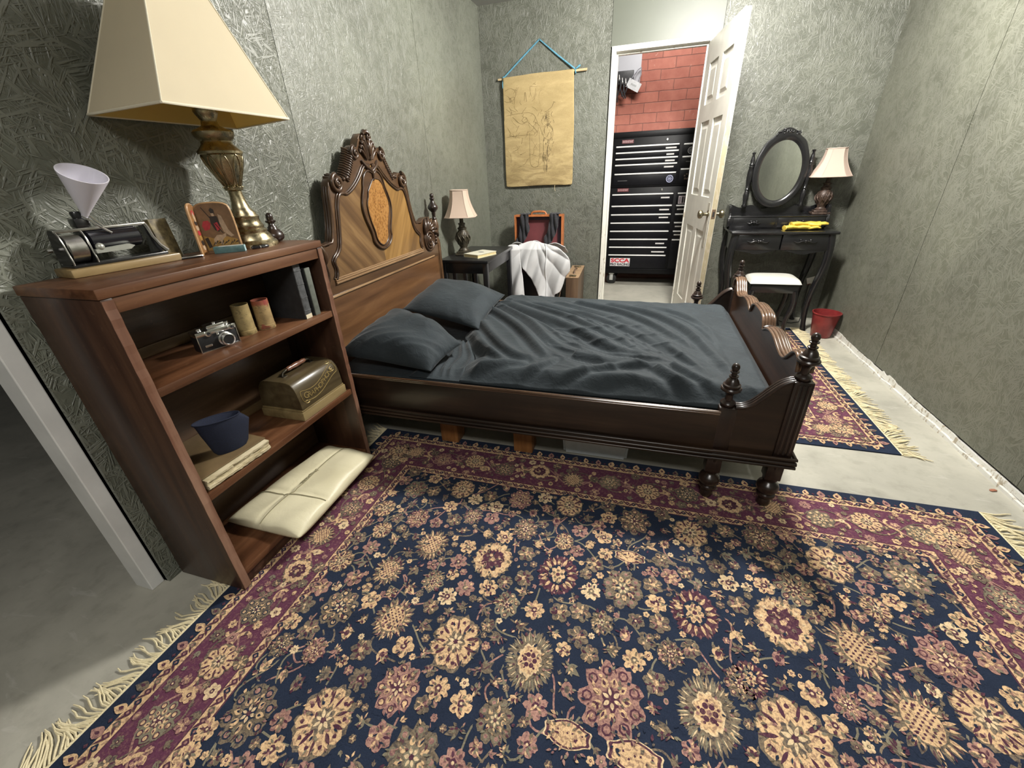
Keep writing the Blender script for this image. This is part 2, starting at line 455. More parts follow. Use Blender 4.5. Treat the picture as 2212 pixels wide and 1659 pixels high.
# ------------------------------------------------------------------ the open six-panel door
def door():
    d = Vector((0.452 - 0.350, 3.372 - 4.118, 0)); rz = math.atan2(d.y, d.x); W, H, T = 0.752, 2.046, 0.036
    mb = MB()
    mb.box((0, 0.009, 0), (W, T - 0.009, H))
    cols = [(0.105, 0.325), (0.425, 0.645)]; rows = [(0.20, 0.80), (1.03, 1.53), (1.64, 1.90)]
    def slab(x0, x1, z0, z1): mb.box((x0, 0, z0), (x1, T, z1))
    slab(0, 0.105, 0, H); slab(0.645, W, 0, H); slab(0.325, 0.425, 0, H)
    for x0, x1 in cols:
        e = 0
        for z0, z1 in rows:
            slab(x0, x1, e, z0); e = z1
            a, b = 0.028, 0.05
            for yb_, yt in ((0.009, 0.0025), (T - 0.009, T - 0.0025)):          # raised and fielded centres
                o = [(x0 + a, z0 + a), (x1 - a, z0 + a), (x1 - a, z1 - a), (x0 + a, z1 - a)]
                i = [(x0 + b, z0 + b), (x1 - b, z0 + b), (x1 - b, z1 - b), (x0 + b, z1 - b)]
                O = [mb.bm.verts.new((x, yb_, z)) for x, z in o]; I = [mb.bm.verts.new((x, yt, z)) for x, z in i]
                mb._face(I)
                for k in range(4): mb._face([O[k], O[(k + 1) % 4], I[(k + 1) % 4], I[k]])
        slab(x0, x1, e, H)
    o = part('door_1', mb, M_white, None, smooth=0)
    o.location = (0.350, 4.118, 0.012); o.rotation_euler = (0, 0, rz); o['kind'] = 'structure'
    mb = MB(); mb.box((W, 0.0015, 0), (W + 0.0015, T - 0.0015, H)); part('door_edge', mb, M_door_edge, o, True, 0, 'bare weathered edge of the door')
    brass = plain('tarnished_brass_knob', (0.30, 0.27, 0.19, 1), 0.32, 1.0, 0.2)
    prof = [(0.026, 0), (0.026, 0.004), (0.012, 0.008), (0.010, 0.03), (0.013, 0.036), (0.026, 0.044), (0.030, 0.054), (0.027, 0.064), (0.015, 0.070), (0, 0.0715)]
    mb = MB(); mb.lathe(prof, mat=Matrix.Translation((0.69, 0, 0.925)) @ Matrix.Rotation(PI / 2, 4, 'X')); part('door_knob', mb, brass, o, True)
    mb = MB(); mb.lathe(prof, mat=Matrix.Translation((0.69, T, 0.925)) @ Matrix.Rotation(-PI / 2, 4, 'X')); part('door_knob', mb, brass, o, True)
    mb = MB(); mb.box((0.682 - 0.022, -0.002, 0.70), (0.712, 0.0, 1.0), 0.0008); part('lock_plate', mb, plain('painted_lock_plate', (0.42, 0.40, 0.34, 1), 0.4), o, True, 0)
    mb = MB(); mb.box((W + 0.0015, 0.006, 0.90), (W + 0.003, T - 0.006, 0.96)); mb.mi = 1; mb.box((W + 0.003, 0.012, 0.912), (W + 0.0036, T - 0.012, 0.945))
    part('latch', mb, [plain('rusty_latch', (0.16, 0.11, 0.07, 1), 0.6, 0.6), M_dark], o, True, 0)
door()

# ------------------------------------------------------------------ timbers
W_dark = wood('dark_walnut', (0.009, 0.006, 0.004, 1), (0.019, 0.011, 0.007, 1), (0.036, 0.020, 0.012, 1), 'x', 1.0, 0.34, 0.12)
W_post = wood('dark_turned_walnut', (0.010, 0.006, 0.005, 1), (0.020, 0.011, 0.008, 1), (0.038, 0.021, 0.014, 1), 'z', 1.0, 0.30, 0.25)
W_head = wood('walnut_headboard_frame', (0.040, 0.020, 0.009, 1), (0.075, 0.038, 0.017, 1), (0.12, 0.065, 0.029, 1), 'y', 0.9, 0.36, 0.25, stretch=9)
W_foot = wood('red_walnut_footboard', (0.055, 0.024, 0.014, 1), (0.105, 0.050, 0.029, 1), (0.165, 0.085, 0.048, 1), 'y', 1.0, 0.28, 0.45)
W_low = wood('walnut_lower_headboard', (0.065, 0.029, 0.012, 1), (0.13, 0.063, 0.027, 1), (0.20, 0.105, 0.046, 1), 'y', 0.8, 0.34, 0.25, stretch=10)
W_vl = wood('veneer_leaning_left', (0.075, 0.038, 0.015, 1), (0.145, 0.080, 0.032, 1), (0.23, 0.138, 0.057, 1), 'y', 0.8, 0.36, 0.2, rot=(0.80, 0, 0), stretch=12, streak=9)
W_vr = wood('veneer_leaning_right', (0.12, 0.060, 0.017, 1), (0.24, 0.130, 0.037, 1), (0.36, 0.21, 0.068, 1), 'y', 0.8, 0.36, 0.2, rot=(-0.95, 0, 0), stretch=12, streak=9)
W_mould = wood('dark_headboard_moulding', (0.022, 0.011, 0.006, 1), (0.044, 0.022, 0.011, 1), (0.08, 0.043, 0.021, 1), 'z', 1, 0.30, 0.3)
W_bright = wood('worn_light_moulding', (0.16, 0.09, 0.045, 1), (0.27, 0.17, 0.09, 1), (0.38, 0.26, 0.15, 1), 'y', 1, 0.22, 0.5)
def burl():
    t = NT('burl_veneer')
    n = t.noise(t.co, 42, 6, 0.7, 1.6); v = t.n('ShaderNodeTexVoronoi'); v.inputs['Scale'].default_value = 75
    t.link(t.co, v.inputs['Vector'])
    f = t.math('ADD', t.math('MULTIPLY', n, 0.8), t.math('MULTIPLY', v.outputs['Distance'], 0.35))
    t.set(t.ramp(f, [(0.34, (0.11, 0.045, 0.012)), (0.5, (0.25, 0.110, 0.027)), (0.66, (0.36, 0.185, 0.055))]), 0.28, coat=0.4, coat_r=0.15)
    return t.m
W_burl = burl()

# ------------------------------------------------------------------ the bed
YC = 2.13
FIN = [(0.020, 0), (0.026, 0.004), (0.027, 0.012), (0.022, 0.019), (0.014, 0.024), (0.013, 0.042), (0.017, 0.052), (0.024, 0.058), (0.030, 0.062), (0.035, 0.066), (0.036, 0.072), (0.033, 0.077), (0.028, 0.078), (0.030, 0.082), (0.030, 0.087), (0.025, 0.090), (0.021, 0.102), (0.014, 0.112), (0.0105, 0.115), (0.016, 0.118), (0.016, 0.122), (0.010, 0.125), (0.009, 0.132), (0.015, 0.136), (0.0155, 0.140), (0.010, 0.143), (0.0135, 0.150), (0.014, 0.157), (0.011, 0.165), (0.005, 0.170), (0, 0.171)]
def spiral(mb, x, y, z, r, turns, tr, sgn=1, a0=0.0, lift=0.004, n=40):
    pts = []; rad = []
    for i in range(n + 1):
        u = i / n; a = a0 + sgn * turns * 2 * PI * u; q = r * (1 - 0.86 * u)
        pts.append((x + lift * u, y + q * math.cos(a), z + q * math.sin(a))); rad.append(tr * (1 - 0.35 * u))
    mb.tube(pts, rad, 7); mb.ball((x + lift, y, z), r * 0.20, (0.8, 1, 1), 10)
def bed():
    t = thing('bed', 'antique dark walnut double bed with carved headboard, scalloped footboard and turned finials', 'bed', (-0.35, YC, 0.0))
    XF = -1.400
    half = [(0, 1.462), (0.035, 1.458), (0.06, 1.435), (0.073, 1.405), (0.085, 1.392), (0.11, 1.404), (0.135, 1.394), (0.15, 1.365), (0.162, 1.32), (0.182, 1.275), (0.205, 1.252), (0.235, 1.249), (0.255, 1.268), (0.29, 1.279), (0.325, 1.272), (0.352, 1.245), (0.366, 1.2), (0.373, 1.13), (0.386, 1.06), (0.41, 1.0), (0.44, 0.978), (0.47, 0.976), (0.492, 0.995), (0.53, 1.010), (0.575, 1.012), (0.62, 0.993), (0.66, 0.945), (0.682, 0.87), (0.688, 0.80), (0.690, 0.35)]
    full = [(YC + a, z) for a, z in half] + [(YC - a, z) for a, z in half[::-1][:-1]]
    mb = MB(); mb.prism(full, 'yz', XF - 0.042, XF, 0.003)
    head = part('headboard', mb, W_head, t, smooth=40)
    inn = [(0, 1.318), (0.058, 1.316), (0.1, 1.272), (0.158, 1.228), (0.2, 1.205), (0.239, 1.190), (0.27, 1.199), (0.303, 1.193), (0.325, 1.14), (0.337, 1.08), (0.361, 0.975), (0.39, 0.940), (0.426, 0.920), (0.436, 0.9), (0.424, 0.87), (0.430, 0.845), (0.450, 0.822)]
    inn = smooth_poly(inn, 2, False)
    mb = MB(); mb.prism([(YC, 0.822)] + [(YC + a, z) for a, z in inn[::-1]], 'yz', XF, XF + 0.003); part('veneer_panel', mb, W_vr, head, smooth=0, label='golden veneer half with the grain rising to the right')
    mb = MB(); mb.prism([(YC, 0.822)] + [(YC - a, z) for a, z in inn[::-1]], 'yz', XF, XF + 0.003); part('veneer_panel', mb, W_vl, head, smooth=0, label='brown veneer half with the grain rising to the left')
    mb = MB()
    for s in (-1, 1):
        mb.tube([(XF + 0.004, YC + s * a, z) for a, z in inn[2:-2]], 0.0075, 8)
        mb.tube([(XF + 0.003, YC + s * (a + 0.014), z + 0.006) for a, z in inn[2:-2]], 0.004, 6)
    mb.tube([(XF + 0.004, YC - 0.055, 1.318), (XF + 0.006, YC - 0.03, 1.312), (XF + 0.008, YC, 1.300), (XF + 0.006, YC + 0.03, 1.312), (XF + 0.004, YC + 0.055, 1.318)], 0.007, 8)
    edge = smooth_poly([(a, z) for a, z in half], 1, False)
    for s in (-1, 1):
        lo = [(a - 0.012, z - 0.004) for a, z in edge if 0.985 < z < 1.25 and a > 0.35]
        for dx, dd, r in ((-0.004, 0.006, 0.007), (-0.016, 0.010, 0.006), (-0.028, 0.011, 0.006)):
            mb.tube([(XF + dx, YC + s * (a + dd), z) for a, z in lo], r, 7)
    part('moulding', mb, W_mould, head, smooth=60)
    # straight mouldings under the panel
    mb = MB()
    for z, r in ((0.829, 0.004), (0.820, 0.0055), (0.808, 0.0065)): mb.tube([(XF + 0.004, YC - 0.455, z), (XF + 0.004, YC + 0.455, z)], r, 8)
    part('base_moulding', mb, W_bright, head, label='pale worn triple moulding under the panel')
    mb = MB(); mb.tube([(XF + 0.004, YC - 0.66, 0.752), (XF + 0.004, YC + 0.60, 0.752)], 0.0065, 8); part('bead', mb, W_bright, head, label='pale worn bead rail')
    mb = MB(); mb.box((XF, YC - 0.66, 0.36), (XF + 0.003, YC + 0.66, 0.742)); part('lower_panel', mb, W_low, head, smooth=0)
    # cartouche in the middle
    co = [(-0.005, 1.272), (0.012, 1.291), (0.030, 1.293), (0.058, 1.274), (0.075, 1.245), (0.080, 1.213), (0.100, 1.175), (0.118, 1.125), (0.108, 1.07), (0.085, 1.02), (0.072, 0.98), (0.077, 0.957), (0.058, 0.930), (0.03, 0.909), (-0.012, 0.899)]
    cl = [(-0.050, 0.907), (-0.080, 0.924), (-0.106, 0.950), (-0.104, 0.975), (-0.120, 1.02), (-0.146, 1.07), (-0.157, 1.125), (-0.140, 1.175), (-0.118, 1.213), (-0.112, 1.245), (-0.096, 1.272), (-0.068, 1.291), (-0.045, 1.293), (-0.025, 1.285)]
    cart = smooth_poly([(YC + a + 0.016, z) for a, z in co + cl], 2)
    mb = MB(); mb.prism(cart, 'yz', XF + 0.003, XF + 0.009); ct = part('cartouche', mb, W_head, head, smooth=40)
    mb = MB(); mb.tube([(XF + 0.010, a, z) for a, z in cart], 0.0055, 8, True); part('cartouche_frame', mb, W_mould, head, smooth=60)
    bu = [(0.0, 1.240), (-0.02, 1.222), (-0.040, 1.20), (-0.054, 1.185), (-0.058, 1.162), (-0.074, 1.14), (-0.076, 1.10), (-0.066, 1.05), (-0.050, 1.005), (-0.048, 0.972), (-0.028, 0.945), (0.0, 0.932), (0.028, 0.945), (0.050, 0.972), (0.054, 1.005), (0.070, 1.05), (0.092, 1.10), (0.092, 1.14), (0.074, 1.18), (0.066, 1.21), (0.046, 1.235), (0.02, 1.24)]
    bu = smooth_poly([(YC + a * 1.24 - 0.004, 1.088 + (z - 1.088) * 1.10) for a, z in bu], 2)
    mb = MB(); mb.prism(bu, 'yz', XF + 0.009, XF + 0.012); part('burl_panel', mb, W_burl, head, smooth=0, label='orange burl veneer oval')
    mb = MB(); mb.tube([(XF + 0.012, a, z) for a, z in bu], 0.004, 8, True)
    mb.tube([(XF + 0.012, YC, 1.30), (XF + 0.015, YC + 0.004, 1.275), (XF + 0.014, YC - 0.002, 1.245)], [0.006, 0.008, 0.003], 8); part('burl_frame', mb, W_mould, head, smooth=60)
    # carvings: leaf crest, scrolls and end rosettes
    mb = MB()
    mb.ball((XF + 0.012, YC + 0.004, 1.395), 0.03, (0.55, 0.5, 1.25), 14)
    for s in (-1, 1):
        for k, (a, z, b, z2, r) in enumerate([(0.008, 1.345, 0.026, 1.44, 0.007), (0.014, 1.345, 0.044, 1.425, 0.007), (0.02, 1.345, 0.058, 1.405, 0.006), (0.026, 1.345, 0.072, 1.385, 0.006)]):
            pts = [(XF + 0.010, YC + s * (a + (b - a) * u), z + (z2 - z) * math.sin(u * PI / 2) ** 0.9) for u in np.linspace(0, 1, 8)]
            mb.tube(pts + [(XF + 0.014, YC + s * (b + 0.008), z2 - 0.012)], [r * (0.7 + 0.5 * math.sin(PI * i / 8)) for i in range(9)], 7)
        mb.tube([(XF + 0.006, YC + s * 0.07, 1.34), (XF + 0.01, YC + s * 0.05, 1.315), (XF + 0.012, YC + s * 0.02, 1.30), (XF + 0.012, YC, 1.288)], [0.005, 0.009, 0.009, 0.005], 7)
        mb.tube([(XF - 0.008, YC, 1.462), (XF + 0.008, YC + s * 0.014, 1.468), (XF + 0.012, YC + s * 0.03, 1.455)], [0.011, 0.011, 0.006], 7)
        spiral(mb, XF + 0.006, YC + s * 0.03, 1.442, 0.018, 1.5, 0.005, s, PI / 2)
        spiral(mb, XF + 0.005, YC + s * 0.117, 1.370, 0.030, 1.6, 0.009, -s, PI / 2, 0.010)
        spiral(mb, XF + 0.005, YC + s * 0.300, 1.240, 0.040, 1.7, 0.011, -s, PI / 2, 0.012)
        mb.ball((XF + 0.007, YC + s * 0.298, 1.238), 0.016, (0.7, 0.8, 1.5), 10); mb.ball((XF + 0.006, YC + s * 0.117, 1.366), 0.013, (0.7, 0.8, 1.6), 10)
        # rope carving down the slope between the scrolls
        for u in np.linspace(0, 1, 13):
            y0 = 0.142 + 0.075 * u ** 1.3; z0 = 1.375 - 0.118 * u
            mb.tube([(XF + 0.004, YC + s * (y0 - 0.014), z0 - 0.010), (XF + 0.006, YC + s * y0, z0), (XF - 0.020, YC + s * (y0 + 0.010), z0 + 0.014), (XF - 0.04, YC + s * (y0 + 0.010), z0 + 0.018)], 0.0048, 6)
        for u in np.linspace(0, 1, 6):
            a = PI * (0.15 + 0.8 * u); mb.tube([(XF + 0.002, YC + s * (0.30 - 0.03 * math.cos(a)), 1.248 + 0.024 * math.sin(a)), (XF - 0.040, YC + s * (0.30 - 0.034 * math.cos(a)), 1.250 + 0.03 * math.sin(a))], 0.007, 6)
        mb.ball((XF + 0.003, YC + s * 0.215, 1.262), 0.011, (1, 1, 1), 8); mb.ball((XF + 0.003, YC + s * 0.238, 1.258), 0.009, (1, 1, 1), 8)
    part('crest_carving', mb, W_mould, head, smooth=70)
    for s in (-1, 1):
        mb = MB(); y0 = YC + s * 0.562; z0 = 0.868
        for k, (q, tr) in enumerate([(0.062, 0.008), (0.045, 0.008), (0.028, 0.007)]):
            mb.tube([(XF + 0.005 + 0.003 * k, y0 + q * 1.08 * math.cos(a), z0 + q * 1.12 * math.sin(a)) for a in np.linspace(0, 2 * PI, 32, endpoint=False)], tr, 8, True)
        mb.ball((XF + 0.008, y0, z0), 0.018, (0.8, 0.9, 1.2), 12)
        for k in range(6):
            a = s * 0.25 + PI / 2 + s * (k - 3) * 0.36
            pts = [(XF + 0.006 + 0.010 * math.sin(PI * u), y0 + (0.066 + 0.068 * u) * math.cos(a - s * 0.7 * u), z0 + (0.066 + 0.075 * u) * math.sin(a - s * 0.7 * u)) for u in np.linspace(0, 1, 8)]
            mb.tube(pts, [0.010 * (0.4 + math.sin(PI * (0.15 + 0.75 * i / 7))) for i in range(8)], 7)
        for dz in (0.0, 0.022, 0.044): mb.ball((XF + 0.006, y0 + s * 0.092, 0.835 + dz), 0.012, (1, 1, 1), 8)
        part('rosette_carving', mb, W_mould, head, smooth=70)
    # headboard end posts
    for s in (-1, 1):
        mb = MB(); y0 = YC + s * 0.705; x0 = XF - 0.015
        mb.box((x0 - 0.022, y0 - 0.016, 0.18), (x0 + 0.022, y0 + 0.016, 0.83), 0.004)
        mb.lathe([(0.018, 0.0), (0.014, 0.16), (0.011, 0.18)], (x0, y0, 0.0), 14)
        if s > 0: mb.lathe([(0.020, 0), (0.023, 0.006), (0.016, 0.014), (0.021, 0.03), (0.0225, 0.05), (0.014, 0.075), (0.011, 0.09), (0.020, 0.10), (0.012, 0.105)] + [(0.016 + 0.010 * math.sin(PI * u), 0.105 + 0.085 * u) for u in np.linspace(0, 1, 8)] + [(0.012, 0.195), (0.019, 0.20)], (x0, y0 + 0.002, 0.79), 16)
        post = part('headboard_post', mb, W_head, head, smooth=40)
        if s > 0:
            mb = MB(); mb.lathe([(0.019, 0), (0.013, 0.006), (0.012, 0.03), (0.015, 0.034), (0.012, 0.042), (0.02, 0.052), (0.034, 0.066), (0.0365, 0.078), (0.032, 0.088), (0.022, 0.10), (0.014, 0.115), (0.012, 0.125), (0.017, 0.130), (0.017, 0.134), (0.011, 0.139), (0.0145, 0.15), (0.011, 0.161), (0, 0.168)], (x0, y0 + 0.002, 0.985), 18)
            part('finial', mb, W_post, post, smooth=60)
    # side rails
    for s, y0, y1, n in ((-1, 1.472, 1.498, 'near'), (1, 2.762, 2.788, 'far')):
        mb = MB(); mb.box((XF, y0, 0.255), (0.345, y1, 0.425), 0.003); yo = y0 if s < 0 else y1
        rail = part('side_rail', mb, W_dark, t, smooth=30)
        mb = MB()
        for dz, dy, r in ((0.430, 0.002, 0.006), (0.4195, -0.003, 0.0055)): mb.tube([(XF, yo - s * dy * -1, dz), (0.345, yo - s * dy * -1, dz)], r, 8)
        part('top_bead', mb, wood('rail_bead', (0.05, 0.026, 0.014, 1), (0.10, 0.055, 0.03, 1), (0.16, 0.10, 0.06, 1), 'x', 1, 0.2, 0.6), rail, label='worn twin bead along the top edge')
        mb = MB(); mb.box((XF, min(yo, yo + s * 0.008), 0.222), (0.345, max(yo, yo + s * 0.008) + (0.02 if s < 0 else 0), 0.262), 0.003)
        for z, r in ((0.262, 0.006), (0.243, 0.007), (0.226, 0.006)): mb.tube([(XF, yo + s * 0.010, z), (0.345, yo + s * 0.010, z)], r, 8)
        part('foot_moulding', mb, W_dark, rail, smooth=50)
    # footboard
    hf = [(0, 0.646), (0.07, 0.644), (0.108, 0.632), (0.128, 0.606), (0.137, 0.588), (0.15, 0.590), (0.19, 0.611), (0.24, 0.619), (0.30, 0.616), (0.345, 0.604), (0.40, 0.589), (0.44, 0.584), (0.475, 0.590), (0.505, 0.614), (0.54, 0.645), (0.57, 0.655), (0.595, 0.650), (0.612, 0.632), (0.618, 0.60)]
    ed = [(-a, z) for a, z in hf[::-1]] + hf[1:]
    ed = smooth_poly(ed, 1, False)
    mb = MB(); mb.prism([(YC + a, z) for a, z in ed] + [(YC + 0.618, 0.262), (YC - 0.618, 0.262)], 'yz', 0.566, 0.602); fb = part('footboard', mb, W_foot, t, smooth=30)
    mb = MB()
    for x, dz, r in ((0.562, -0.002, 0.0065), (0.574, 0.002, 0.0065), (0.586, 0.003, 0.0065), (0.597, 0.002, 0.0065), (0.607, -0.003, 0.0065)): mb.tube([(x, YC + a, z + dz) for a, z in ed], r, 8)
    part('scalloped_moulding', mb, wood('footboard_cap', (0.06, 0.03, 0.017, 1), (0.11, 0.062, 0.036, 1), (0.18, 0.11, 0.07, 1), 'y', 1, 0.2, 0.7), fb, smooth=70, label='glossy scalloped cap moulding')
    for s in (-1, 1): mb = MB(); mb.ball((0.584, YC + s * 0.143, 0.596), 0.012, (2.2, 1, 1), 10); part('notch_knob', mb, W_post, fb)
    mb = MB(); mb.box((0.60, 1.475, 0.222), (0.628, 2.785, 0.262), 0.003)
    for z, r in ((0.262, 0.007), (0.243, 0.008), (0.226, 0.007)): mb.tube([(0.628, 1.468, z), (0.628, 2.792, z)], r, 8)
    part('foot_moulding', mb, W_dark, fb, smooth=50)
    LEG = [(0.016, 0), (0.022, 0.004), (0.025, 0.014), (0.023, 0.028), (0.020, 0.036), (0.028, 0.046), (0.034, 0.052), (0.034, 0.060), (0.028, 0.064), (0.038, 0.080), (0.041, 0.096), (0.036, 0.110), (0.024, 0.118), (0.021, 0.124), (0.027, 0.130), (0.029, 0.215)]
    for s in (-1, 1):
        yo = YC - 0.625 if s < 0 else YC + 0.625
        # corner post and wing post, joined by the swept wing
        for x0, zt, nm in ((0.585, 0.575, 'corner_post'), (0.370, 0.446, 'wing_post')):
            mb = MB(); mb.box((x0 - 0.031, yo - 0.031, 0.22), (x0 + 0.031, yo + 0.031, zt), 0.004)
            if nm == 'corner_post':
                for q in (-0.016, 0.0, 0.016): mb.tube([(x0 + q, yo + s * 0.031, 0.275), (x0 + q, yo + s * 0.031, zt - 0.01)], 0.005, 6)
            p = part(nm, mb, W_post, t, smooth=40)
            mb = MB(); mb.lathe([(r, z) for r, z in FIN], (x0, yo, zt), 26); part('finial', mb, W_post, p, smooth=38)
            mb = MB(); mb.lathe([(r, z + 0.006) for r, z in LEG], (x0 - 0.006, yo, 0), 18)
            mb.box((x0 - 0.034, yo - 0.028, 0.146), (x0 + 0.022, yo + 0.028, 0.222), 0.003); part('leg', mb, W_post, p, smooth=50)
        wp = [(0.395, 0.446), (0.42, 0.447), (0.445, 0.460), (0.47, 0.488), (0.495, 0.522), (0.52, 0.550), (0.545, 0.566), (0.56, 0.570)]
        wp = smooth_poly(wp, 2, False)
        y0, y1 = (yo - 0.022, yo + 0.010) if s < 0 else (yo - 0.010, yo + 0.022)
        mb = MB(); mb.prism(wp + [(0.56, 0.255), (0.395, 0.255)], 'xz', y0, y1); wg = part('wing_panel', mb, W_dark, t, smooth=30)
        mb = MB()
        for dy in (-0.020, -0.006, 0.008): mb.tube([(x, yo + (dy if s < 0 else -dy), z + 0.003) for x, z in wp], 0.0075, 8)
        part('wing_cap', mb, W_post, wg, smooth=60)
        mb = MB(); ye = yo + s * 0.031
        mb.box((0.338, min(ye, ye + s * 0.008), 0.222), (0.628, max(ye, ye + s * 0.008), 0.262), 0.003)
        for z, r in ((0.262, 0.006), (0.243, 0.008), (0.226, 0.007)): mb.tube([(0.335, ye + s * 0.010, z), (0.634, ye + s * 0.010, z)], r, 8)
        part('foot_moulding', mb, W_dark, wg, smooth=50)
    # slats that carry the mattress
    mb = MB()
    for x in np.linspace(-1.25, 0.42, 9): mb.box((x - 0.04, 1.497, 0.262), (x + 0.04, 2.763, 0.282))
    part('slats', mb, wood('pine_slats', (0.16, 0.09, 0.04, 1), (0.24, 0.15, 0.07, 1), (0.3, 0.2, 0.1, 1), 'y', 1, 0.5, 0), t, smooth=0)
bed()
# ------------------------------------------------------------------ bedding
def cloth_black():
    t = NT('charcoal_cotton')
    v = t.mapping((1, 1, 1))
    n = t.noise(v, 7, 4); f = t.noise(t.mapping((1, 1.6, 1), (0, 0, 0.7)), 26, 5, 0.6, 0.8); wv = t.noise(v, 700, 2)
    t.set(t.ramp(n, [(0.3, (0.019, 0.0255, 0.030)), (0.7, (0.029, 0.038, 0.044))]), 0.75, sheen=0.10, spec=0.25)
    t.b.inputs['Sheen Roughness'].default_value = 0.4
    t.bump(t.math('ADD', f, t.math('MULTIPLY', wv, 0.05)), 0.5, 0.007)
    return t.m
M_cot = cloth_black()
mb = MB(); mb.box((-1.392, 1.504, 0.283), (0.550, 2.756, 0.425), 0.03, 3)
tag(part('mattress', mb, M_cot, None, smooth=50), 'charcoal sheeted mattress lying inside the walnut bed frame', 'mattress')

FOLDS = [[(-0.87,2.35),(-0.67,2.14),(-0.55,1.99),(-0.4,1.76),(-0.35,1.66)],[(-0.86,2.45),(-0.65,2.24),(-0.52,2.1),(-0.35,1.82),(-0.22,1.77)],[(-0.84,2.51),(-0.49,2.21),(-0.23,1.99),(-0.09,1.83),(0.02,1.79),(0.17,1.69)],[(-0.76,2.53),(-0.53,2.38),(-0.38,2.27),(-0.18,2.06),(-0.01,1.91),(0.06,1.75)],[(-0.65,2.52),(-0.3,2.32),(-0.04,2.11),(0.11,1.93),(0.23,1.78),(0.31,1.53)],[(-0.5,2.55),(-0.16,2.3),(0.06,2.07),(0.18,1.9),(0.29,1.67)],[(-0.37,2.56),(-0.06,2.4),(0.15,2.11),(0.28,1.89)],[(-0.18,2.55),(0.05,2.45),(0.25,2.2),(0.35,1.85),(0.39,1.58)],[(-0.01,2.55),(0.22,2.48),(0.36,2.25),(0.4,1.91)],[(-0.83,1.94),(-0.7,1.76),(-0.58,1.63),(-0.52,1.56)],[(-0.84,2.11),(-0.62,1.8),(-0.49,1.64),(-0.39,1.61)],[(-0.28,1.38),(-0.17,1.49),(-0.02,1.61),(0.11,1.65),(0.17,1.64)],[(-0.32,1.29),(-0.22,1.35),(-0.09,1.44),(0.06,1.46),(0.2,1.36)],[(-0.42,1.37),(-0.37,1.46),(-0.33,1.56),(-0.31,1.66)],[(-0.25,1.74),(-0.1,1.65),(0.06,1.64)],[(-0.01,1.33),(0.06,1.37),(0.16,1.37),(0.26,1.31)],[(0.11,1.63),(0.16,1.49),(0.25,1.37),(0.29,1.32)],[(-0.14,1.3),(-0.04,1.38),(0.06,1.41)],[(-0.65,1.32),(-0.6,1.45),(-0.51,1.51),(-0.41,1.55)],[(0.17,1.69),(0.25,1.51),(0.33,1.39)]]
def fix(p):
    x, y = p; s = (1.25 - (0.53 - 0.08 * min(1, max(0, (1.75 - y) / 0.45)))) / 0.72
    return (x * s, y * s)
def fold_field(X, Y, folds, rng):
    H = np.zeros_like(X)
    def rs(f, n=9):
        P = np.array(f); s = np.r_[0, np.cumsum(np.hypot(*np.diff(P, axis=0).T))]; u = np.linspace(0, s[-1], n); return np.stack([np.interp(u, s, P[:, 0]), np.interp(u, s, P[:, 1])], 1)
    extra = [[tuple(p) for p in rs(folds[i]) * w + rs(folds[i + 1]) * (1 - w)] for i in range(8) for w in (0.36, 0.68)]
    n0 = len(folds); folds = list(folds) + extra
    for k, f in enumerate(folds):
        P = np.array(smooth_poly([fix(p) for p in f], 2, False))
        if k < 11: A, W = 0.036, 0.026
        elif k < n0: A, W = 0.028, 0.024
        else: A, W = 0.010, 0.014
        A *= rng.uniform(0.75, 1.2); W *= rng.uniform(0.8, 1.2)
        best = np.full(X.shape, 9.0); sd = np.zeros_like(X); tt = np.zeros_like(X)
        L = len(P) - 1
        for i in range(L):
            a, b = P[i], P[i + 1]; d = b - a; l2 = (d * d).sum() + 1e-12
            t = np.clip(((X - a[0]) * d[0] + (Y - a[1]) * d[1]) / l2, 0, 1)
            ex = X - a[0] - t * d[0]; ey = Y - a[1] - t * d[1]
            q = np.hypot(ex, ey); m = q < best
            best = np.where(m, q, best); sd = np.where(m, np.sign(d[0] * ey - d[1] * ex) * q, sd); tt = np.where(m, (i + t) / L, tt)
        env = np.clip(tt / 0.12, 0.15, 1) * np.clip((1 - tt) / 0.5, 0, 1) ** 0.8
        H += env * A * (np.exp(-(best / W) ** 1.5) - 0.55 * np.exp(-((sd + 1.25 * W) / (0.8 * W)) ** 2 - np.clip(best - 3 * W, 0, 1) ** 2 / W ** 2))
    return 0.034 * np.tanh(H / 0.034)
def sm(t): t = np.clip(t, 0, 1); return t * t * (3 - 2 * t)
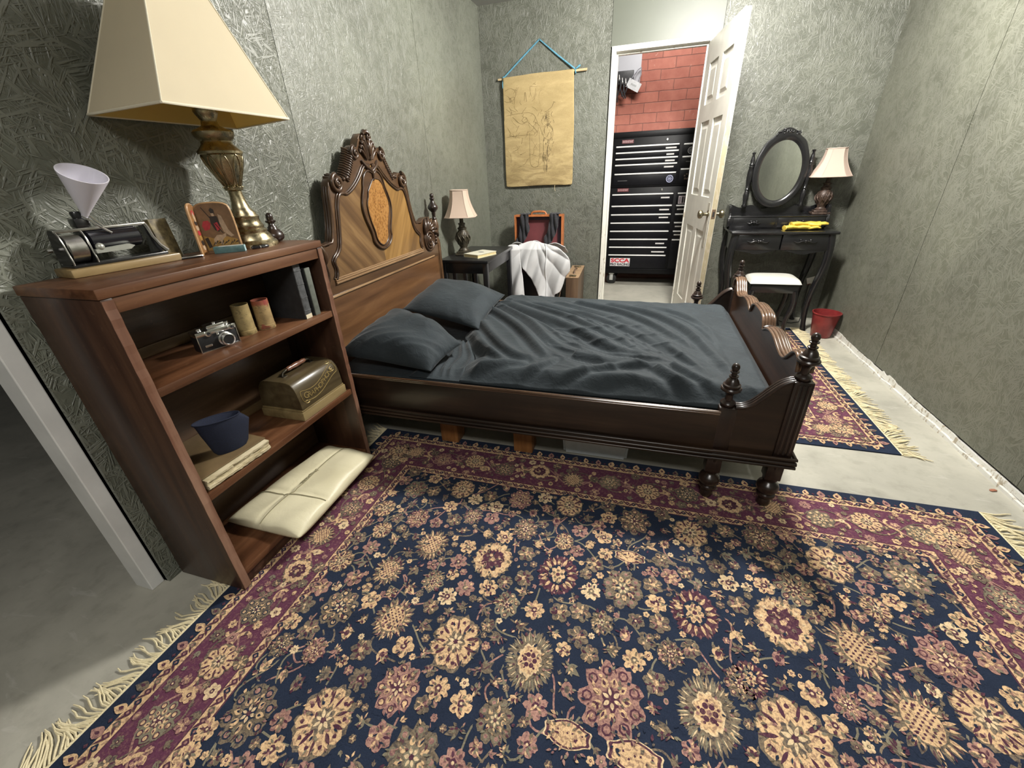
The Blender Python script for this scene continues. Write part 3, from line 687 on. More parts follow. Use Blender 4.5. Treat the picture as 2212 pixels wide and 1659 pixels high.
def duvet():
    rng = np.random.RandomState(3)
    nu, nv = 300, 230
    yv = np.linspace(1.503, 2.757, nv + 1)
    ey = [1.45, 1.52, 1.62, 1.70, 1.76, 1.86, 1.95, 2.12, 2.33, 2.48, 2.60, 2.80]
    ex = [-0.70, -0.715, -0.73, -0.715, -0.75, -0.81, -0.87, -0.905, -0.922, -0.915, -0.90, -0.88]
    x0 = np.interp(yv, ey, ex) + 0.006 * np.sin(yv * 37)
    U, V = np.meshgrid(np.linspace(0, 1, nu + 1), np.arange(nv + 1), indexing='ij')
    X = x0[V] + (0.556 - x0[V]) * U; Y = yv[V]
    H = fold_field(X, Y, FOLDS, rng)
    # creases running with the main pull of the cloth
    a = 0.72 * X + 0.70 * Y + 0.10 * wob(X, Y, 2.2, 0); b = 0.70 * X - 0.72 * Y
    r = 1 - np.abs(np.sin(a * 24 + 1.6 * wob(X, Y, 3.0, 8) + 0.5 * b)); H += 0.005 * (r ** 2 - 0.33) * np.clip(0.6 + 0.6 * wob(X, Y, 3.2, 16), 0, 1.3)
    r2 = 1 - np.abs(np.sin((0.35 * X + 0.94 * Y) * 38 + 2.2 * wob(X, Y, 4.0, 24))); H += 0.009 * (r2 ** 4 - 0.2) * np.clip(wob(X, Y, 4.1, 30) + 0.2, 0, 1)
    H += 0.010 * wob(X, Y, 3.0, 12)
    Z = 0.502 + H + 0.018 * np.exp(-((X + 0.15) / 0.5) ** 2 - ((Y - 2.2) / 0.35) ** 2)
    e = (X - x0[V])
    Z = 0.452 + (Z - 0.452) * sm(e / 0.10 + 0.12)
    k = sm((Y - 1.490) / 0.085); Z = 0.434 * (1 - k) + Z * k + 0.004 * (1 - k) * np.sin(X * 23)
    k = sm((2.765 - Y) / 0.10); Z = 0.452 * (1 - k) + Z * k
    k = sm((0.566 - X) / 0.075); Z = 0.436 * (1 - k) + Z * k
    Z = np.maximum(Z, 0.429)
    co = np.stack([X, Y, Z], -1).reshape(-1, 3)
    idx = np.arange((nu + 1) * (nv + 1)).reshape(nu + 1, nv + 1)
    F = np.stack([idx[:-1, :-1], idx[1:, :-1], idx[1:, 1:], idx[:-1, 1:]], -1).reshape(-1, 4)
    # hem all round goes down to the mattress
    me = bpy.data.meshes.new('duvet'); base = len(co)
    ring = list(idx[:, 0]) + list(idx[-1, 1:]) + list(idx[::-1, -1][1:]) + list(idx[0, ::-1][1:-1])
    low = [(co[i][0], co[i][1], 0.4265) for i in ring]
    faces = F.tolist() + [[ring[i], base + i, base + (i + 1) % len(ring), ring[(i + 1) % len(ring)]] for i in range(len(ring))]
    me.from_pydata(co.tolist() + low, [], faces); me.update()
    me.polygons.foreach_set('use_smooth', [True] * len(me.polygons))
    bm = bmesh.new(); bm.from_mesh(me); bmesh.ops.recalc_face_normals(bm, faces=bm.faces); bm.to_mesh(me); bm.free()
    o = bpy.data.objects.new('duvet', me); COL.objects.link(o); me.materials.append(M_cot)
    tag(o, 'rumpled charcoal duvet with long creases fanning across the bed', 'duvet')
duvet()
def pillow(name, label, corners, thick, seed, wr, sag=0.0):
    """corners: four 3d points (head-far, foot-far, foot-near, head-near)"""
    A, B, D, E = [np.array(c, float) for c in corners]
    n = 70; mb = MB(); nz = np.cross(B - A, E - A); nz = nz / np.linalg.norm(nz); nz = nz * (1 if nz[2] > 0 else -1)
    def fn(side):
        def f(u, v):
            x, y = 2 * u - 1, 2 * v - 1
            px = u + 0.035 * x * -(1 - abs(x)) * 0; pinch = 1 - 0.055 * (1 - x * x) * abs(y) ** 3
            pin2 = 1 - 0.055 * (1 - y * y) * abs(x) ** 3
            uu = 0.5 + 0.5 * x * pin2; vv = 0.5 + 0.5 * y * pinch
            p = (A * (1 - uu) + B * uu) * (1 - vv) + (E * (1 - uu) + D * uu) * vv
            q = max(0, (1 - abs(x) ** 3.2)) ** 0.75 * max(0, (1 - abs(y) ** 3.2)) ** 0.75
            h = thick * q
            if side > 0:
                e = (1 - q)
                h += wr * q ** 0.3 * (0.5 * wob(u * 3, v * 3, 2.0, seed) + 0.5 * (1 - abs(math.sin(9 * (u + 0.7 * v) + 2.4 * wob(u * 3, v * 3, 1.6, seed + 5)))) * (0.4 + e))
                h += wr * 0.45 * e * q ** 0.4 * math.sin(9 * math.atan2(y, x) + seed + 3 * wob(u * 2, v * 2, 2, seed))
                h -= sag * math.exp(-((u - 0.5) / 0.3) ** 2 - ((v - 0.5) / 0.3) ** 2)
            else: h = -0.30 * thick * q
            return p + nz * h
        return f
    mb.grid(fn(1), n, n); mb.grid(fn(-1), n, n)
    bmesh.ops.remove_doubles(mb.bm, verts=mb.bm.verts, dist=0.0006)
    o = part(name, mb, M_cot, None, smooth=180); tag(o, label, 'pillow', 'pillows at the head of the bed')
pillow('pillow', 'smooth charcoal pillow propped against the far side of the headboard', [(-1.345, 2.70, 0.600), (-0.815, 2.53, 0.548), (-0.80, 1.985, 0.500), (-1.330, 2.10, 0.555)], 0.088, 3, 0.010, 0.006)
pillow('pillow', 'crumpled charcoal pillow nearest the bookcase', [(-1.335, 2.075, 0.565), (-0.80, 1.755, 0.510), (-0.86, 1.515, 0.462), (-1.370, 1.520, 0.500)], 0.112, 17, 0.018, 0.004)
# loose sheet bunched between the near pillow and the duvet
def sheet():
    mb = MB()
    def fn(u, v):
        y = 1.512 + 0.50 * v; x = -0.98 + 0.30 * u
        h = 0.014 * (1 - abs(math.sin(17 * u + 6 * v + 1.5 * wob(u * 3, v * 3, 2.0, 21)))) + 0.008 * wob(u * 3, v * 3, 3, 9)
        e = min(1, 6 * u, 6 * (1 - u), 6 * v, 6 * (1 - v))
        return (x, y, 0.4262 + max(0.0, e) * (0.018 + max(-0.01, h)))
    mb.grid(fn, 60, 70)
    tag(part('bed_sheet', mb, M_cot, None, smooth=180), 'bunched charcoal sheet between the crumpled pillow and the duvet hem', 'sheet')
sheet()

# ------------------------------------------------------------------ the rugs
def pile(name, c, v=0.16, alt=None, amt=0.0):
    t = NT(name); n = t.noise(t.co, 260, 3, 0.7); m = t.noise(t.co, 14, 4)
    f = t.math('ADD', t.math('MULTIPLY', n, 0.65), t.math('MULTIPLY', m, 0.35))
    a = tuple(q * (1 - 2.0 * v) for q in c[:3]); b = tuple(min(1, q * (1 + 2.0 * v)) for q in c[:3])
    col = t.ramp(f, [(0.33, a), (0.67, b)])
    if alt:                                                             # tufts of a second yarn woven through
        k = t.ramp(t.noise(t.co, 105, 2.5, 0.6, 0.5), [(0.52, (0, 0, 0)), (0.58, (1, 1, 1))])
        col = t.mix(t.math('MULTIPLY', k, amt), col, alt)
    t.set(col, 0.95, spec=0.12); t.bump(n, 0.5, 0.002)
    return t.m
RUG = [pile('rug_navy', srgb(37, 45, 62), 0.14), pile('rug_plum', srgb(78, 48, 62), 0.16, srgb(120, 92, 84), 0.35), pile('rug_border_plum', srgb(93, 54, 73), 0.14, srgb(140, 106, 94), 0.3),
       pile('rug_beige', srgb(206, 174, 134), 0.18, srgb(128, 98, 86), 0.7), pile('rug_taupe', srgb(118, 105, 88), 0.26, srgb(60, 58, 64), 0.7), pile('rug_pink', srgb(158, 122, 110), 0.22, srgb(96, 62, 74), 0.6),
       pile('rug_olive', srgb(122, 116, 98), 0.2), pile('rug_cream', srgb(212, 188, 150), 0.16, srgb(146, 118, 100), 0.5)]
NAVY, PLUM, BPLUM, BEIGE, TAUPE, PINK, OLIVE, CREAM = range(8)
ROS = [('A',-0.405,0.963,0.115),('D',-0.649,0.97,0.1),('C',-0.166,0.96,0.115),('E',0.052,0.962,0.11),('C',0.271,0.931,0.12),('A',0.522,0.964,0.13),('D',0.701,0.935,0.125),('B',-0.191,0.662,0.115),('P',-0.418,0.655,0.12),('E',-0.305,0.808,0.07),('D',-0.64,0.671,0.1),('E',-0.832,0.66,0.1),('E',0.04,0.622,0.14),('B',0.28,0.656,0.125),('P',0.471,0.653,0.14),('D',0.777,0.772,0.12),('P',-0.671,0.379,0.12),('E',-0.874,0.339,0.11),('E',-0.523,0.498,0.1),('D',-0.752,0.827,0.09),('T',0.07,1.096,0.08),('P',0.73,1.237,0.115),('P',-0.655,1.285,0.085),('E',-0.388,1.286,0.085),('P',-0.181,1.3,0.09),('E',0.081,1.274,0.1),('P',0.285,1.265,0.1),('E',0.529,1.304,0.1),('E',0.948,1.237,0.11),('E',0.917,0.96,0.11),('E',0.589,1.102,0.1),('E',-0.412,0.372,0.11),('T',-0.059,0.517,0.09),('T',0.102,0.514,0.1),('E',0.365,0.751,0.065),('P',0.929,0.818,0.11),('E',-0.859,1.235,0.085),('C',0.397,0.771,0.07),('E',-0.241,0.497,0.08),('A',-0.2,0.34,0.11),('B',0.15,0.35,0.11),('C',0.45,0.36,0.11),('P',0.72,0.45,0.12)]
_j = random.Random(77)
class Flat:
    """layered flat shapes: the woven figure of a rug"""
    def __init__(s, z): s.v = []; s.f = []; s.m = []; s.z = z; s.b = (-9, 9, -9, 9)
    def poly(s, P, m, lay):
        n = len(s.v); z = s.z + lay * 0.00026 + (len(s.f) % 25) * 0.00001; x0, x1, y0, y1 = s.b
        s.v += [(min(x1, max(x0, x)), min(y1, max(y0, y)), z) for x, y in P]; s.f.append(list(range(n, n + len(P)))); s.m.append(m)
    def rect(s, x0, y0, x1, y1, m, lay): s.poly([(x0, y0), (x1, y0), (x1, y1), (x0, y1)], m, lay)
    def lobes(s, x, y, r, n, amp, m, lay, rot=0.0, sx=1.0, sy=1.0, k=6, pw=1.0):
        P = []
        for i in range(n * k):
            a = 2 * PI * i / (n * k); q = r * (1 - amp + amp * abs(math.cos(n * a / 2)) ** pw) * (1 + (_j.uniform(-0.07, 0.07) if n > 1 else _j.uniform(-0.04, 0.04)))
            P.append((x + sx * q * math.cos(a + rot), y + sy * q * math.sin(a + rot)))
        s.poly(P, m, lay)
    def petal(s, x, y, a, r0, r1, w, m, lay, n=5, sy=1.0):
        a += _j.uniform(-0.10, 0.10); r1 = r1 * _j.uniform(0.90, 1.08); w *= _j.uniform(0.8, 1.2); c, d = math.cos(a), math.sin(a); P = []
        for i in range(n + 1): u = i / n; P.append((r0 + (r1 - r0) * u, w * math.sin(PI * u ** 0.8)))
        for i in range(n - 1, 0, -1): u = i / n; P.append((r0 + (r1 - r0) * u, -w * math.sin(PI * u ** 0.8)))
        s.poly([(x + p * c - q * d, y + sy * (p * d + q * c)) for p, q in P], m, lay)
    def ribbon(s, pts, w, m, lay):
        for (a, b), (c, d) in zip(pts, pts[1:]):
            L = math.hypot(c - a, d - b) or 1; nx, ny = -(d - b) / L * w / 2, (c - a) / L * w / 2
            ex, ey = (c - a) / L * w * .2, (d - b) / L * w * .2
            s.poly([(a - nx - ex, b - ny - ey), (c - nx + ex, d - ny + ey), (c + nx + ex, d + ny + ey), (a + nx - ex, b + ny - ey)], m, lay)
    def build(s, name, parent):
        me = bpy.data.meshes.new(name); me.from_pydata(s.v, [], s.f); me.update()
        for m in RUG: me.materials.append(m)
        me.polygons.foreach_set('material_index', s.m)
        o = bpy.data.objects.new(name, me); COL.objects.link(o); o.parent = parent
        return o
def rosette(F, t, x, y, r, rot, lay, rnd, sy=1.12):
    ring = lambda n, q, a, w, m, l, ph=0: [F.petal(x, y, rot + ph + 2 * PI * i / n, r * q, r * a, r * w, m, l, sy=sy) for i in range(n)]
    dots = lambda n, q, s_, m, l, ph=0: [F.lobes(x + r * q * math.cos(rot + ph + 2 * PI * i / n), y + sy * r * q * math.sin(rot + ph + 2 * PI * i / n), r * s_, 1, 0, m, l, k=7) for i in range(n)]
    if t == 'A':
        F.lobes(x, y, r * 1.03, 26, 0.12, TAUPE, lay, rot, sy=sy, k=4); F.lobes(x, y, r * 0.97, 11, 0.14, BEIGE, lay + 1, rot, sy=sy)
        dots(11, 0.72, 0.07, CREAM, lay + 2); F.lobes(x, y, r * 0.60, 9, 0.16, PLUM, lay + 2, rot, sy=sy)
        for i in range(14):
            a, q = rnd.uniform(0, 6.28), r * rnd.uniform(0.1, 0.46); F.lobes(x + q * math.cos(a), y + sy * q * math.sin(a), r * rnd.uniform(0.05, 0.1), 5, 0.4, rnd.choice([TAUPE, PINK, BEIGE]), lay + 3, a, k=3)
        F.lobes(x, y, r * 0.13, 5, 0.3, BEIGE, lay + 4, rot)
    elif t == 'B':
        F.lobes(x, y, r * 1.06, 34, 0.16, TAUPE, lay, rot, sx=0.92, sy=1.15, k=4); ring(26, 0.62, 1.0, 0.035, OLIVE, lay + 1); ring(26, 0.66, 0.98, 0.02, CREAM, lay + 2, 0.12)
        F.lobes(x, y, r * 0.60, 9, 0.12, CREAM, lay + 3, rot, sx=0.85, sy=1.12); F.lobes(x, y, r * 0.54, 9, 0.14, BEIGE, lay + 4, rot, sx=0.85, sy=1.1)
        dots(6, 0.2, 0.10, PLUM, lay + 5); dots(5, 0.33, 0.05, PLUM, lay + 5, 0.4); F.lobes(x, y, r * 0.09, 5, 0.3, PINK, lay + 6, rot)
    elif t == 'C':
        F.lobes(x, y, r, 20, 0.10, PLUM, lay, rot, sx=0.98, sy=sy, k=4); ring(15, 0.48, 0.90, 0.075, BEIGE, lay + 1); ring(15, 0.86, 1.0, 0.05, PINK, lay + 1, 0.2)
        F.lobes(x, y, r * 0.47, 1, 0, NAVY, lay + 2, sy=1.25, k=22); F.lobes(x, y, r * 0.38, 7, 0.3, BEIGE, lay + 3, rot, sy=1.25); dots(5, 0.2, 0.07, TAUPE, lay + 4); F.lobes(x, y, r * 0.11, 6, 0.3, PLUM, lay + 5, rot)
    elif t == 'D':
        ring(17, 0.5, 1.05, 0.13, TAUPE, lay); ring(17, 0.55, 1.0, 0.055, BEIGE, lay + 1, 0.1); ring(17, 0.7, 0.95, 0.03, PLUM, lay + 2, 0.25)
        F.lobes(x, y, r * 0.62, 1, 0, TAUPE, lay + 3, sy=1.2, k=24); F.lobes(x, y, r * 0.57, 1, 0, BEIGE, lay + 4, sy=1.2, k=24)
        for i in range(-3, 4):
            for j in range(-3, 4):
                a, b = (i + j) * 0.11 * r, (i - j) * 0.13 * r
                if (a / (0.50 * r)) ** 2 + (b / (0.6 * r)) ** 2 < 1: F.lobes(x + a, y + b, r * 0.055, 4, 0.25, PLUM if t == 'D' else TAUPE, lay + 5, PI / 4, k=2)
    elif t == 'P':
        F.lobes(x, y, r * 1.04, 9, 0.10, TAUPE, lay, rot, sy=sy); n = rnd.choice([8, 9, 10])
        dots(n, 0.72, 0.27, BEIGE, lay + 1); F.lobes(x, y, r * 0.74, n, 0.08, BEIGE, lay + 2, rot, sy=sy)
        for i in range(n):
            a = rot + 2 * PI * (i + 0.5) / n; F.petal(x, y, a, r * 0.42, r * 0.92, r * 0.055, PLUM, lay + 3, sy=sy)
            a2 = rot + 2 * PI * i / n; F.lobes(x + r * 0.74 * math.cos(a2), y + sy * r * 0.74 * math.sin(a2), r * 0.085, 3, 0.4, PLUM, lay + 3, a2, k=3)
        F.lobes(x, y, r * 0.40, n, 0.25, TAUPE, lay + 4, rot, sy=sy); ring(7, 0.06, 0.34, 0.06, CREAM, lay + 5, 0.3); F.lobes(x, y, r * 0.11, 5, 0.4, PLUM, lay + 6, rot)
    elif t == 'T':
        P = [(-1, -.25), (-.7, -.3), (-.5, -.42), (0, -.55), (.5, -.42), (.7, -.3), (1, -.25), (.9, 0), (1, .25), (.7, .3), (.5, .42), (0, .55), (-.5, .42), (-.7, .3), (-1, .25), (-.9, 0)]
        for q, m, l in ((1.12, CREAM, 0), (1.04, PLUM, 1), (0.9, BEIGE, 2)): F.poly([(x + a * r * q, y + b * r * q) for a, b in smooth_poly(P, 1)], m, lay + l)
        for i in range(7): F.lobes(x + (i - 3) * r * 0.22, y + r * 0.12 * math.sin(i * 2.2), r * 0.06, 4, 0.4, PLUM, lay + 3, i, k=2)
    else:
        c1, c2 = rnd.choice([(PINK, PLUM), (TAUPE, PLUM), (TAUPE, NAVY), (TAUPE, OLIVE), (OLIVE, PLUM)])
        n = rnd.choice([7, 8, 9]); F.lobes(x, y, r, n, 0.2, c1, lay, rot, sy=sy); dots(n, 0.74, 0.17, c2, lay + 1); dots(n, 0.74, 0.11, rnd.choice([BEIGE, PINK]), lay + 2)
        ring(n, 0.3, 0.62, 0.11, BEIGE, lay + 2, PI / n); ring(n, 0.38, 0.56, 0.04, c2, lay + 3, PI / n); F.lobes(x, y, r * 0.32, 6, 0.3, c2, lay + 3, rot, sy=sy); ring(6, 0.08, 0.3, 0.06, CREAM, lay + 4); F.lobes(x, y, r * 0.1, 5, 0.3, PLUM, lay + 5, rot)
def flecks(F, x, y, r, rnd, lay, k=1.0):
    for i in range(int(k * (24 + 360 * r))):
        a, q = rnd.uniform(0, 6.28), r * math.sqrt(rnd.uniform(0.06, 0.95))
        F.petal(x + q * math.cos(a), y + 1.1 * q * math.sin(a), a + rnd.uniform(-0.8, 0.8), -0.005, rnd.uniform(0.004, 0.012), rnd.uniform(0.0018, 0.0040), rnd.choice([PLUM, TAUPE, BEIGE, PINK, PLUM, OLIVE, NAVY, TAUPE]), lay, 3)
def sprig(F, x, y, s, a, rnd, lay):
    k = rnd.random()
    if k < 0.42:
        n = rnd.choice([5, 6, 7, 8]); c = rnd.choice([BEIGE, BEIGE, PINK, TAUPE, CREAM])
        F.lobes(x, y, s * 0.92, n, 0.30, c, lay, a, k=6, pw=0.7)
        F.lobes(x, y, s * 0.30, 5, 0.25, rnd.choice([PLUM, PLUM, TAUPE]), lay + 1, a, k=3); F.lobes(x, y, s * 0.12, 1, 0, CREAM, lay + 2, k=6)
    elif k < 0.62:
        c = rnd.choice([TAUPE, PINK, TAUPE]); F.lobes(x, y, s * 0.95, 6, 0.25, c, lay, a, k=4)
        for i in range(6): F.petal(x, y, a + 2 * PI * i / 6 + 0.4, s * 0.25, s * 0.8, s * 0.10, rnd.choice([BEIGE, PLUM]), lay + 1)
        F.lobes(x, y, s * 0.26, 5, 0.3, BEIGE, lay + 2, a, k=3)
    elif k < 0.86:
        c = rnd.choice([BEIGE, TAUPE, PINK, OLIVE, TAUPE]); d = rnd.uniform(0.5, 0.9)
        F.petal(x, y, a, -s * 0.2, s * 1.2, s * 0.26, c, lay); F.petal(x, y, a + d, -s * 0.1, s * 0.9, s * 0.22, rnd.choice([c, TAUPE]), lay); F.petal(x, y, a - d, -s * 0.1, s * 0.9, s * 0.22, c, lay)
        F.petal(x, y, a, s * 0.1, s * 0.8, s * 0.06, rnd.choice([PLUM, TAUPE]), lay + 1)
    else:
        F.lobes(x, y, s * 0.55, 1, 0, rnd.choice([BEIGE, PINK, TAUPE]), lay, sx=0.8, k=9); F.lobes(x, y, s * 0.28, 1, 0, rnd.choice([PLUM, TAUPE, BEIGE]), lay + 1, sx=0.8, k=7)
def scurve(a, b, bend, n=14):
    pts = []; dx, dy = b[0] - a[0], b[1] - a[1]
    for i in range(n + 1):
        u = i / n; k = bend * math.sin(2 * PI * u) * 0.5 + bend * 0.5 * math.sin(PI * u); pts.append((a[0] + dx * u - dy * k, a[1] + dy * u + dx * k))
    return pts
def rug(name, label, x0, y0, x1, y1, ros, seed, fringe_ends, off):
    rnd = random.Random(seed); T = 0.006
    t = thing(name, label, 'rug', ((x0 + x1) / 2, (y0 + y1) / 2, 0), 0, 'matching navy floral rugs')
    mb = MB(); mb.box((x0, y0, 0), (x1, y1, T - 0.0004)); part('rug_base', mb, RUG[NAVY], t, smooth=0)
    F = Flat(T); F.b = (x0, x1, y0, y1)
    F.rect(x0, y0, x1, y1, NAVY, 0)
    def inset(d, m, l): F.rect(x0 + d, y0 + d, x1 - d, y1 - d, m, l)
    inset(0.050, BEIGE, 1); inset(0.084, PLUM, 2); inset(0.088, BPLUM, 3); inset(0.264, PLUM, 4); inset(0.268, BEIGE, 5); inset(0.298, PLUM, 6); inset(0.303, NAVY, 7)
    W, H = x1 - x0, y1 - y0
    sides = [((x0, y0), (1, 0), (0, 1), W), ((x1, y0), (0, 1), (-1, 0), H), ((x1, y1), (-1, 0), (0, -1), W), ((x0, y1), (0, -1), (1, 0), H)]
    for (ox, oy), (ax, ay), (bx, by), L in sides:
        P = lambda s, d: (ox + ax * s + bx * d, oy + ay * s + by * d)
        ang = math.atan2(by, bx); along = math.atan2(ay, ax)
        n = int(L / 0.056)
        for i in range(n):                                             # tulips on the navy outer guard
            s = (i + 0.5) * L / n
            if s < 0.04 or s > L - 0.04: continue
            c = (BEIGE, PINK, BEIGE, TAUPE)[i % 4]; p = P(s, 0.046)
            F.petal(*p, ang + PI + rnd.uniform(-.25, .25), -0.01, 0.032, 0.013, c, 8); F.petal(*p, ang + PI, 0.002, 0.018, 0.005, PLUM, 9)
            F.lobes(*P(s + 0.5 * L / n, 0.040), 0.006, 4, 0.3, PLUM, 8, k=2)
        for d, st, lay in ((0.067, 0.026, 8), (0.283, 0.024, 8)):         # small guards
            n = int((L - 2 * d) / st)
            for i in range(n):
                s = d + (i + 0.5) * (L - 2 * d) / n; p = P(s, d)
                F.lobes(*p, 0.0105, 4, 0.4, (PLUM, NAVY, PLUM, TAUPE)[i % 4], lay, along + rnd.uniform(-.2, .2), k=3); F.lobes(*p, 0.004, 1, 0, PINK, lay + 1, k=6)
                q = P(s + 0.5 * (L - 2 * d) / n, d + 0.006 * (1 if i % 2 else -1)); F.petal(*q, along + (0.8 if i % 2 else -0.8), -0.012, 0.012, 0.0035, PLUM, lay)
        a, b = 0.19, L - 0.19; n = max(2, round((b - a) / 0.155)); wav = []
        for i in range(n * 10 + 1):
            s = a + (b - a) * i / (n * 10); wav.append(P(s, 0.178 + 0.052 * math.sin(PI * i / 10)))
        F.ribbon(wav, 0.006, PINK, 8)
        F.ribbon([P(a + (b - a) * i / (n * 10), 0.178 - 0.045 * math.sin(PI * i / 10 + 0.5)) for i in range(n * 10 + 1)], 0.005, TAUPE, 8)
        for i in range(n):
            s = a + (b - a) * (i + 0.5) / n; sg = 1 if i % 2 else -1
            rosette(F, 'EPEDA'[i % 5], *P(s, 0.178 - 0.012 * sg), 0.050, ang, 9, rnd, 1.0)
            s2 = a + (b - a) * i / n
            for k in range(2):
                q0 = P(s2, 0.178 + (0.04 if k else -0.04)); c = rnd.choice([BEIGE, BEIGE, PINK]); aa = along + rnd.uniform(-.6, .6) + PI * k
                F.ribbon([(q0[0] + 0.045 * u * math.cos(aa + 2.2 * u), q0[1] + 0.045 * u * math.sin(aa + 2.2 * u)) for u in np.linspace(0.1, 1, 7)], 0.010, c, 9)
        rosette(F, 'P', *P(0.178, 0.178), 0.055, ang, 9, rnd, 1.0)
        cen = [P(a + (b - a) * (i + 0.5) / n, 0.178 - 0.012 * (1 if i % 2 else -1)) for i in range(n)]; got = []
        for k in range(1500):                                             # leafy filling of the border
            q = P(rnd.uniform(0.10, L - 0.10), rnd.uniform(0.098, 0.256)); s3 = rnd.choice([0.012, 0.016, 0.020, 0.024])
            if any(math.hypot(q[0] - c[0], q[1] - c[1]) < 0.050 + s3 * 0.7 for c in cen): continue
            if any((q[0] - g[0]) ** 2 + (q[1] - g[1]) ** 2 < (0.85 * (s3 + g[2])) ** 2 for g in got): continue
            got.append((*q, s3)); sprig(F, *q, s3, rnd.uniform(0, 6.28), rnd, 10)
    fx0, fy0, fx1, fy1 = x0 + 0.306, y0 + 0.306, x1 - 0.306, y1 - 0.306
    F.b = (fx0 - 0.02, fx1 + 0.02, fy0 - 0.02, fy1 + 0.02)
    big = [q for q in ros if fx0 - 0.04 < q[1] < fx1 + 0.04 and fy0 - 0.04 < q[2] < fy1 + 0.04]
    if not big:
        for i in range(12):
            for j in range(7):
                x, y = fx0 + 0.12 + i * 0.235 + (0.11 if j % 2 else 0), fy0 + 0.12 + j * 0.30
                if x < fx1 and y < fy1: big.append((rnd.choice('ABCDEP'), x, y, 0.115))
    big = [(t_, x, y, r * 0.61) for t_, x, y, r in big]
    j = 0
    while j < 400:                                                      # lesser rosettes in the gaps
        j += 1; x, y = rnd.uniform(fx0, fx1), rnd.uniform(fy0, fy1); r = rnd.uniform(0.034, 0.050)
        if all(math.hypot(x - q[1], y - q[2]) > r + q[3] + 0.040 for q in big): big.append((rnd.choice('EEP'), x, y, r))
    for i, (t_, x, y, r) in enumerate(big):                              # the vine scrolls
        near = sorted((math.hypot(x - q[1], y - q[2]), k) for k, q in enumerate(big) if k != i)[:4]
        for d, k in near:
            if d < 0.36 and rnd.random() < 0.85: F.ribbon(scurve((x, y), (big[k][1], big[k][2]), rnd.choice([-1, 1]) * rnd.uniform(0.18, 0.45)), 0.0050, rnd.choice([OLIVE, OLIVE, PINK, TAUPE]), 8)
    for t_, x, y, r in big: t_ == 'T' or F.lobes(x, y, r * 1.13, 12, 0.05, NAVY, 9, sy=1.12); rosette(F, t_, x, y, r, rnd.uniform(0, 6.28) if t_ not in 'TB' else 0.0, 10, rnd); flecks(F, x, y, r, rnd, 18)
    pts = []; tries = 0
    while tries < 18000:
        tries += 1; x, y = rnd.uniform(fx0, fx1), rnd.uniform(fy0, fy1); s = (0.036, 0.030, 0.025, 0.020, 0.015, 0.011)[tries // 3000 if tries < 18000 else 5]
        if any(math.hypot(x - q[1], (y - q[2]) / 1.1) < q[3] + s * 0.85 for q in big): continue
        if any((x - p[0]) ** 2 + (y - p[1]) ** 2 < (0.86 * (s + p[2])) ** 2 for p in pts): continue
        pts.append((x, y, s)); sprig(F, x, y, s, rnd.uniform(0, 6.28), rnd, 11)
        if s > 0.018: flecks(F, x, y, s * 0.62, rnd, 15, 0.45)
    F.b = (-9, 9, -9, 9)
    for q in range(len(F.v)): pass
    v = world_off(t); F.v = [(a - v.x, b - v.y, c) for a, b, c in F.v]
    o = F.build('rug_pile', t)
    for xe, sg in fringe_ends:
        mb = MB(); y = y0; random.seed(seed + int(xe * 10))
        mb.box((xe - 0.002 if sg > 0 else xe - 0.010, y0, 0.0005), (xe + 0.010 if sg > 0 else xe + 0.002, y1, T - 0.001))
        lean = 0
        while y < y1:
            lean = 0.85 * lean + random.uniform(-0.012, 0.012); L = random.uniform(0.065, 0.105); p = []
            for i in range(6): u = i / 5; p.append((xe + sg * (0.006 + L * u), y + lean * u * 2.2 + 0.006 * math.sin(5 * u + y * 40) + random.uniform(-.002, .002), 0.0042 - 0.001 * u + random.uniform(0, 0.004)))
            mb.tube(p, [0.0026, 0.0034, 0.0027, 0.003, 0.0025, 0.0016], 5)
            y += random.uniform(0.006, 0.011)
        fr = part('fringe', mb, pile('rug_fringe', srgb(224, 212, 176), 0.08), t, smooth=60, label='cream knotted fringe'); fr['kind'] = 'stuff'
rug('area_rug', 'large navy and plum floral rug with cream fringe in front of the bed', -1.262, -0.17, 1.362, 1.652, ROS, 4, ((-1.262, -1), (1.362, 1)), 0)
rug('area_rug', 'navy and plum floral rug reaching past the foot of the bed to the dressing table', -1.32, 2.004, 1.268, 3.80, [], 9, ((1.268, 1),), 0)
# ------------------------------------------------------------------ bookcase
def worn_wood(name, dark, mid, light, axis):
    t = NT(name)
    k = {'x': (1, 12, 12), 'y': (12, 1, 12), 'z': (12, 12, 1)}[axis]
    g = t.noise(t.mapping(k), 2.4, 8, 0.62, 0.5); g2 = t.noise(t.mapping(tuple(q * 0.4 for q in k)), 3, 3)
    c = t.ramp(t.math('ADD', t.math('MULTIPLY', g, .6), t.math('MULTIPLY', g2, .4)), [(0.34, dark), (0.5, mid), (0.66, light)])
    geo = t.n('ShaderNodeNewGeometry'); pn = t.ramp(geo.outputs['Pointiness'], [(0.515, (0, 0, 0)), (0.56, (1, 1, 1))])
    sc = t.ramp(t.noise(t.co, 34, 5, 0.7), [(0.60, (0, 0, 0)), (0.68, (1, 1, 1))])
    c = t.mix(t.math('MULTIPLY', sc, 0.16), c, (0.26, 0.15, 0.085, 1))
    t.set(c, t.ramp(g2, [(0.3, (0.34,) * 3), (0.7, (0.5,) * 3)]), coat=0.15, coat_r=0.25); t.bump(g, 0.1, 0.001)
    return t.m
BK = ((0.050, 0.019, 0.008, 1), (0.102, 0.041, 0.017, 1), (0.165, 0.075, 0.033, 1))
BKd = ((0.028, 0.012, 0.007, 1), (0.050, 0.022, 0.012, 1), (0.080, 0.037, 0.019, 1))
